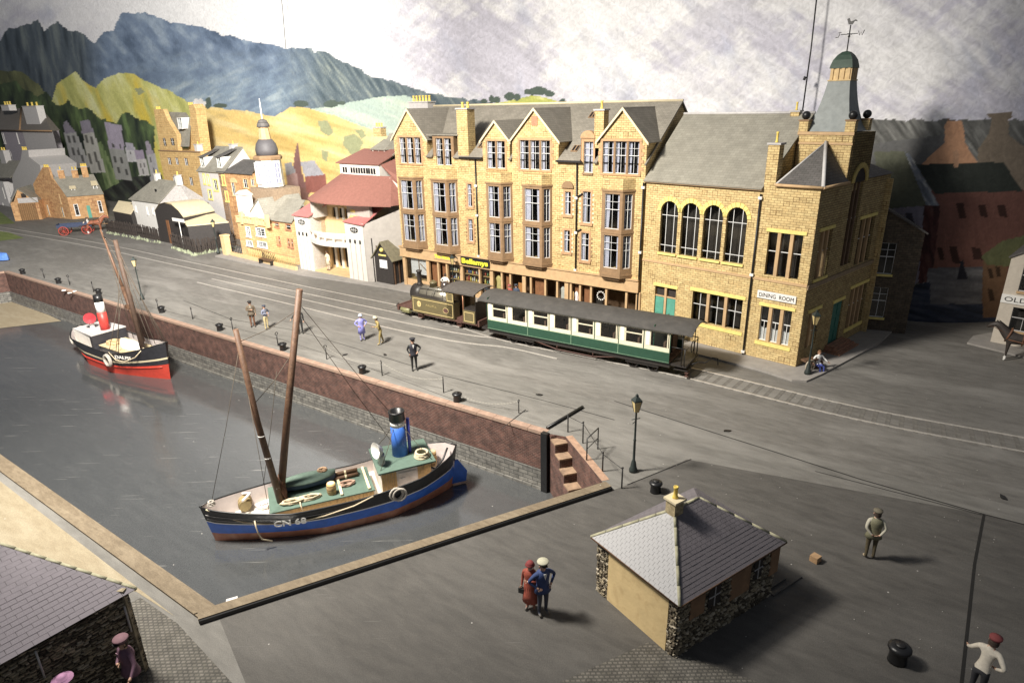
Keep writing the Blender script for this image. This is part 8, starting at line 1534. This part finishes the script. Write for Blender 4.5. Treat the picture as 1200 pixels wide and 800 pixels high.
posts = [(52, 326), (82, 334), (110, 342), (186, 364), (226, 374), (273, 387), (326, 405), (383, 421), (448, 440), (520, 460), (608, 484)]
pl_ = ['beside the leftmost bollard', 'between the two leftmost bollards and the funnel', 'just left of the bollard behind the red funnel', 'touching the bollard by the quay lamp', 'midway between the quay lamp and the next bollard', 'right of the bollard near the two men', 'left of the bollard under the tall mast', 'at the left end of the white chain', 'between the bollards in the middle of the chain', 'just left of the bollard nearest the stairs', 'at the right end of the chain near the timber beam']
for (u, v), lb in zip(posts, pl_): p = G(u, v); place(t, used, (p[0], p[1], 0), random.uniform(0, 3), 'thin eyelet post '+lb, 1.0 if u != 608 else .8)
def chain(a, b, za, zb, label):
    A_, B_ = np.array(G(*a)), np.array(G(*b)); A_[2], B_[2] = za, zb; t = thing('chain', label, 'chain', A_); mb = MB(); n = int(np.linalg.norm(B_-A_)/.16); 
    for k in range(n):
        f = (k+.5)/n; p = A_+(B_-A_)*f; p[2] -= .35*4*f*(1-f)*min(1, np.linalg.norm(B_-A_)/4); p[2] = max(p[2], .03); d = (B_-A_)/np.linalg.norm(B_-A_); up2 = np.array([0, 0, 1.]) if k % 2 else np.cross(d, [0, 0, 1.]); mb.tube([p+d*.075*math.cos(q)+up2*.026*math.sin(q) for q in np.linspace(0, 2*math.pi, 8)[:-1]], .008, 4, closed=True)
    o = mb.build('chain_links', mat('pale_chain', (.36, .34, .30), .5, .15, 10, .2, metal=.3), t); o['kind'] = 'stuff'
chain((383, 421), (448, 440), .75, .75, 'pale chain between the first two posts below the woman in lilac'); chain((448, 440), (520, 460), .75, .75, 'pale chain hanging in front of the man in black'); chain((540, 470), (608, 484), .3, .6, 'pale chain from the bollard nearest the stairs to the last post')
# yellow gatepost, lattice fence, bench in front of the villa
p = G(267, 299); fv = Fr((p[0], p[1], .1), -36); mb = MB(fv); mb.box(-.3, .3, -.3, .3, 0, 1.75); mb.prism([(-.36, 1.75), (.36, 1.75), (.3, 1.9), (-.3, 1.9)], 'y', -.34, .34); tag(mb.build('gatepost', M_tan, None), 'square yellow sandstone gatepost beside the iron gate of the villa', 'gatepost')
q = G(272, 300); q2 = G(348, 318); fl_ = Fr((q[0], q[1], .1), math.degrees(math.atan2(q2[1]-q[1], q2[0]-q[0]))); Lf = float(np.hypot(q2[0]-q[0], q2[1]-q[1])); lf = thing('garden_fence', 'low yellow wall with iron and lattice fence in front of the villa', 'fence', fl_.o)
mb = MB(fl_); mb.box(0, Lf, -.12, .12, 0, .32); mb.build('wall', M_tan, lf)
for k in range(int((Lf-3.2)/.3)):
    x = 3.2+.3*k; mb = MB(fl_); mb.tube([(x, 0, .32), (x+.3, 0, 1.1)], .025, 4); mb.tube([(x+.3, -.02, .32), (x, -.02, 1.1)], .025, 4); mb.build('lattice_bar', mat('lattice_yellow', (.55, .42, .18)), lf)
mb = MB(fl_); mb.tube([(0, 0, 1.12), (Lf, 0, 1.12)], .03, 4); mb.build('rail', M_trim, lf)
for k in range(10): x = .15+k*.3; mb = MB(fl_); mb.tube([(x, 0, .32), (x, 0, 1.1)], .025, 4); mb.tube([(x+.15+.12*math.cos(a), 0, .75+.2*math.sin(a)) for a in np.linspace(0, 6.28, 9)[:-1]], .018, 4, closed=True); mb.build('iron_bar', M_black, lf)
p = G(313, 311); fv = Fr((p[0], p[1], .1), -36); bn = thing('bench', 'dark bench on the pavement before the yellow lattice fence', 'bench', fv.o); mb = MB(fv); mb.box(-.9, .9, -.2, .25, .42, .48); mb.build('seat', M_woodd, bn); mb = MB(fv); mb.box(-.9, .9, .25, .3, .5, .62); mb.box(-.9, .9, .25, .3, .7, .95); mb.build('backrest', M_woodd, bn)
for s in (-.85, .85): mb = MB(fv); mb.box(s-.04, s+.04, -.2, .3, 0, .42); mb.box(s-.04, s+.04, .25, .32, .42, 1.0); mb.build('leg', M_black, bn)
# horses
def horse(label, fr, m, mane, sock=None, harness=None):
    t = thing('horse', label, 'horse', fr.o); V = []; E_ = []; Rr = []
    def add(p, r, par=None): V.append(p); Rr.append(r); i = len(V)-1; (E_.append((par, i)) if par is not None else None); return i
    ru = add((.72, 0, 1.30), .27); md_ = add((.1, 0, 1.22), .30, ru); chs = add((-.5, 0, 1.22), .29, md_); n1 = add((-.82, 0, 1.52), .24, chs); n2 = add((-1.08, 0, 1.84), .19, n1); h1 = add((-1.30, 0, 1.90), .145, n2); h2 = add((-1.50, 0, 1.72), .11, h1); add((-1.62, 0, 1.62), .07, h2)
    for s in (-1, 1):
        a = add((-.55, s*.17, 1.0), .125, chs); b = add((-.55, s*.17, .60), .07, a); c = add((-.55, s*.17, .28), .045, b); d = add((-.55, s*.17, .10), .055, c); add((-.62, s*.17, .04), .065, d)
        a = add((.72, s*.17, .98), .15, ru); b = add((.62, s*.18, .75), .10, a); c = add((.86, s*.17, .50), .06, b); d = add((.80, s*.17, .20), .042, c); e = add((.78, s*.17, .08), .055, d); add((.72, s*.17, .04), .062, e)
        add((-1.22, s*.06, 2.07), .02, add((-1.22, s*.05, 1.98), .04, h1))
    me = bpy.data.meshes.new('b'); me.from_pydata(V, E_, []); o = bpy.data.objects.new('b', me); COL.objects.link(o); o.modifiers.new('s', 'SKIN'); sb = o.modifiers.new('u', 'SUBSURF'); sb.levels = 1
    for i, r in enumerate(Rr): me.skin_vertices[0].data[i].radius = (r, r)
    me.skin_vertices[0].data[0].use_root = True; bpy.context.view_layer.update(); b = bpy.data.meshes.new_from_object(o.evaluated_get(bpy.context.evaluated_depsgraph_get())); bpy.data.objects.remove(o)
    for v in b.vertices: v.co = Vector(fr.w(tuple(v.co)))-Vector(fr.o)
    b.materials.clear(); b.materials.append(m); b.materials.append(sock or m)
    for f in b.polygons: f.use_smooth = True; f.material_index = 1 if f.center.z < .3 else 0
    bo_ = bpy.data.objects.new('body', b); COL.objects.link(bo_); bo_.parent = t
    mb = MB(fr); mb.grid([[(-.55-.12*k, s_, 1.62+.09*k) for k in range(6)] for s_ in (-.05, .05)]+[[(-.62-.12*k, 0, 1.72+.085*k) for k in range(6)]], False); mb.build('mane', mane, t); mb = MB(fr); mb.tube([(.98, 0, 1.38), (1.12, 0, 1.15), (1.1, 0, .65)], .07, 6, r1=.03); mb.build('tail', mane, t)
    hm = harness or M_woodd; mb = MB(fr); mb.tube([(-.62+.1*math.sin(a), .26*math.cos(a), 1.38+.34*math.sin(a)) for a in np.linspace(0, 6.28, 15)[:-1]], .055, 6, closed=True); mb.tube([(.0, .33*math.cos(a), 1.22+.33*math.sin(a)) for a in np.linspace(0, 6.28, 15)[:-1]], .03, 4, closed=True); mb.tube([(-.6, .3, 1.2), (.2, .36, 1.12), (1.5, .42, .95)], .03, 5); mb.tube([(-.6, -.3, 1.2), (.2, -.36, 1.12), (1.5, -.42, .95)], .03, 5); mb.tube([(-1.3, .1, 1.85), (-1.48, .09, 1.72), (-1.3, .12, 1.7), (-.6, .25, 1.45)], .014, 4); mb.tube([(-1.3, -.1, 1.85), (-1.48, -.09, 1.72), (-1.3, -.12, 1.7), (-.6, -.25, 1.45)], .014, 4); mb.build('harness', hm, t)
    return t
M_chest = mat('chestnut_coat', (.30, .105, .055), .6, .2, 5, .2); p = G(113, 273); horse('chestnut horse harnessed to the small cart at the far left', Fr(p, 180+20), M_chest, mat('light_mane', (.6, .5, .4)), M_white)
p = G(1192, 424); horse('dark horse with white socks cut by the right edge of the photo', Fr(p, -38), mat('dark_bay_coat', (.045, .035, .03), .55, .2, 5, .2), M_black, M_white, mat('brown_leather', (.16, .07, .035), .6))
# cart
p = G(94, 273.5); fk2 = Fr(p, 20); ct = thing('cart', 'dark blue horse cart with red wheels outside the brick cottage', 'cart', fk2.o); M_cb = mat('cart_blue', (.035, .05, .10), .6); M_wr = mat('wheel_red', (.42, .07, .05), .6)
mb = MB(fk2); mb.box(-2.0, 1.5, -.65, .65, .85, .95); mb.box(-2.0, 1.5, -.68, -.65, .9, 1.2); mb.box(-2.0, 1.5, .65, .68, .9, 1.2); mb.box(-2.03, -2.0, -.65, .65, .9, 1.25); mb.build('cart_body', M_cb, ct)
for x, r in ((-1.4, .48), (.9, .48)):
    for s in (-.75, .75):
        mb = MB(fk2); mb.tube([(x+r*math.cos(a), s, r+r*math.sin(a)) for a in np.linspace(0, 6.283, 21)[:-1]], .05, 5, closed=True)
        for k in range(10): a = 2*math.pi*k/10; mb.tube([(x, s, r), (x+r*math.cos(a), s, r+r*math.sin(a))], .025, 4)
        mb.ball((x, s, r), .1, 6); mb.build('wheel', M_wr, ct)
mb = MB(fk2); mb.tube([(1.5, -.4, .9), (3.6, -.4, 1.0)], .04, 5); mb.tube([(1.5, .4, .9), (3.6, .4, 1.0)], .04, 5); mb.build('shaft', M_trim, ct)
person('driver in a white shirt sitting at the front of the blue cart', tuple(fk2.w((1.0, .0, .15))), R_(110), (.75, .73, .68), (.08, .07, .06), hat='cap', sit=True, arms=('fwd', 'fwd'), h=1.65)
# corner boy with barrow
p = G(957, 434); person('boy in blue dungarees and white shirt sitting on a crate at the corner', (p[0], p[1], -.42), R_(10), (.75, .74, .72), (.06, .08, .30), hat=None, arms=('out', 'out'), sit=True, h=1.55, hair=(.18, .09, .04), coat=None)
fv = Fr((p[0], p[1]+.25, .1), 0); mb = MB(fv); mb.box(-.28, .28, -.25, .2, 0, .38); tag(mb.build('crate', M_woodd, None), 'dark wooden crate under the boy in dungarees', 'crate')
p = G(948, 438); fv = Fr((p[0], p[1], .1), 20); wh_ = thing('hand_barrow', 'small spoked barrow wheel and frame beside the boy at the corner', 'barrow', fv.o); mb = MB(fv); mb.tube([(.28*math.cos(a), 0, .34+.3*math.sin(a)) for a in np.linspace(0, 6.28, 17)[:-1]], .04, 5, closed=True)
for k in range(8): mb.tube([(0, 0, .34), (.28*math.cos(k*.785), 0, .34+.3*math.sin(k*.785))], .02, 4)
mb.build('wheel', mat('weathered_wood', (.38, .33, .26)), wh_); mb = MB(fv); mb.box(-.2, .6, .1, .45, .5, .6); mb.tube([(.6, .15, .55), (1.1, .15, .75)], .03, 4); mb.build('barrow_tray', M_woodd, wh_)
# blue upturned boat at the left edge, white lumps on the quay edge
p = G(2, 305); fv = Fr(p, -20); bt = thing('upturned_dinghy', 'bright blue upturned dinghy at the left edge of the quay', 'dinghy', fv.o); mb = MB(fv); mb.grid([[(-2.2+3.2*t, s*(hb2(t)*1.6)*f, z) for t in ts_] for s, f, z in ((-1, 1, .1), (-1, .9, .5), (-1, .3, .75), (1, .3, .75), (1, .9, .5), (1, 1, .1))], False); mb.build('hull', mat('dinghy_bright', (.10, .22, .60), .5), bt); mb = MB(fv); mb.tube([(-2.0, 0, .6), (-.6, 0, .8), (.9, 0, .6)], .04, 5); mb.build('keel', M_navy, bt)
M_rag = mat('white_rag', (.8, .76, .7)); k = 0
for (u, v), lb in zip(((74, 341), (81, 344), (87, 342)), ('leftmost of three small white scraps on the quay coping', 'middle one of three small white scraps on the quay coping', 'rightmost of three small white scraps on the quay coping')):
    p = G(u, v); mb = MB(Fr(p, 30*k)); mb.ball((0, 0, .05), .12, 5, 0, .4); mb.ball((.12, .05, .04), .09, 5, 0, .4); tag(mb.build('scrap', M_rag, None), lb, 'scrap'); k += 1
# loose grit and dark scraps on the road
rnd = random.Random(12); mb = MB(); 
for k in range(220):
    u, v = rnd.uniform(100, 1190), rnd.uniform(330, 790); p = G(u, v); s_ = rnd.uniform(.006, .018)
    if -3 < p[0] < 26 or p[1] > 34:
        if any(False for _ in ()): pass
        if (p[0]-1.36)*.574+(p[1]-24.08)*.819 > .5 or p[0] > 4: mb.ball((p[0], p[1], .006+s_*.5), s_, 3, 0, .6)
mb.build('grit', mat('pale_grit', (.5, .48, .44)), None, 'stuff')
for i, (u, v, lb) in enumerate(((852, 505, 'small dark flake lying on the quay between the track and the groove'), (404, 416, 'dark flake beside the posts below the woman in lilac'), (1175, 583, 'dark flake near the right edge beside the groove'), (451, 416, 'dark twig scrap on the quay left of the man in black'), (632, 463, 'dark flake on the road in line with the timber beam'))):
    p = G(u, v); mb = MB(Fr(p, 40*i)); mb.prism([(-.16, -.05), (.05, -.09), (.18, .0), (.02, .07), (-.1, .06)], 'z', .004, .05); tag(mb.build('flake', M_black, None), lb, 'debris')
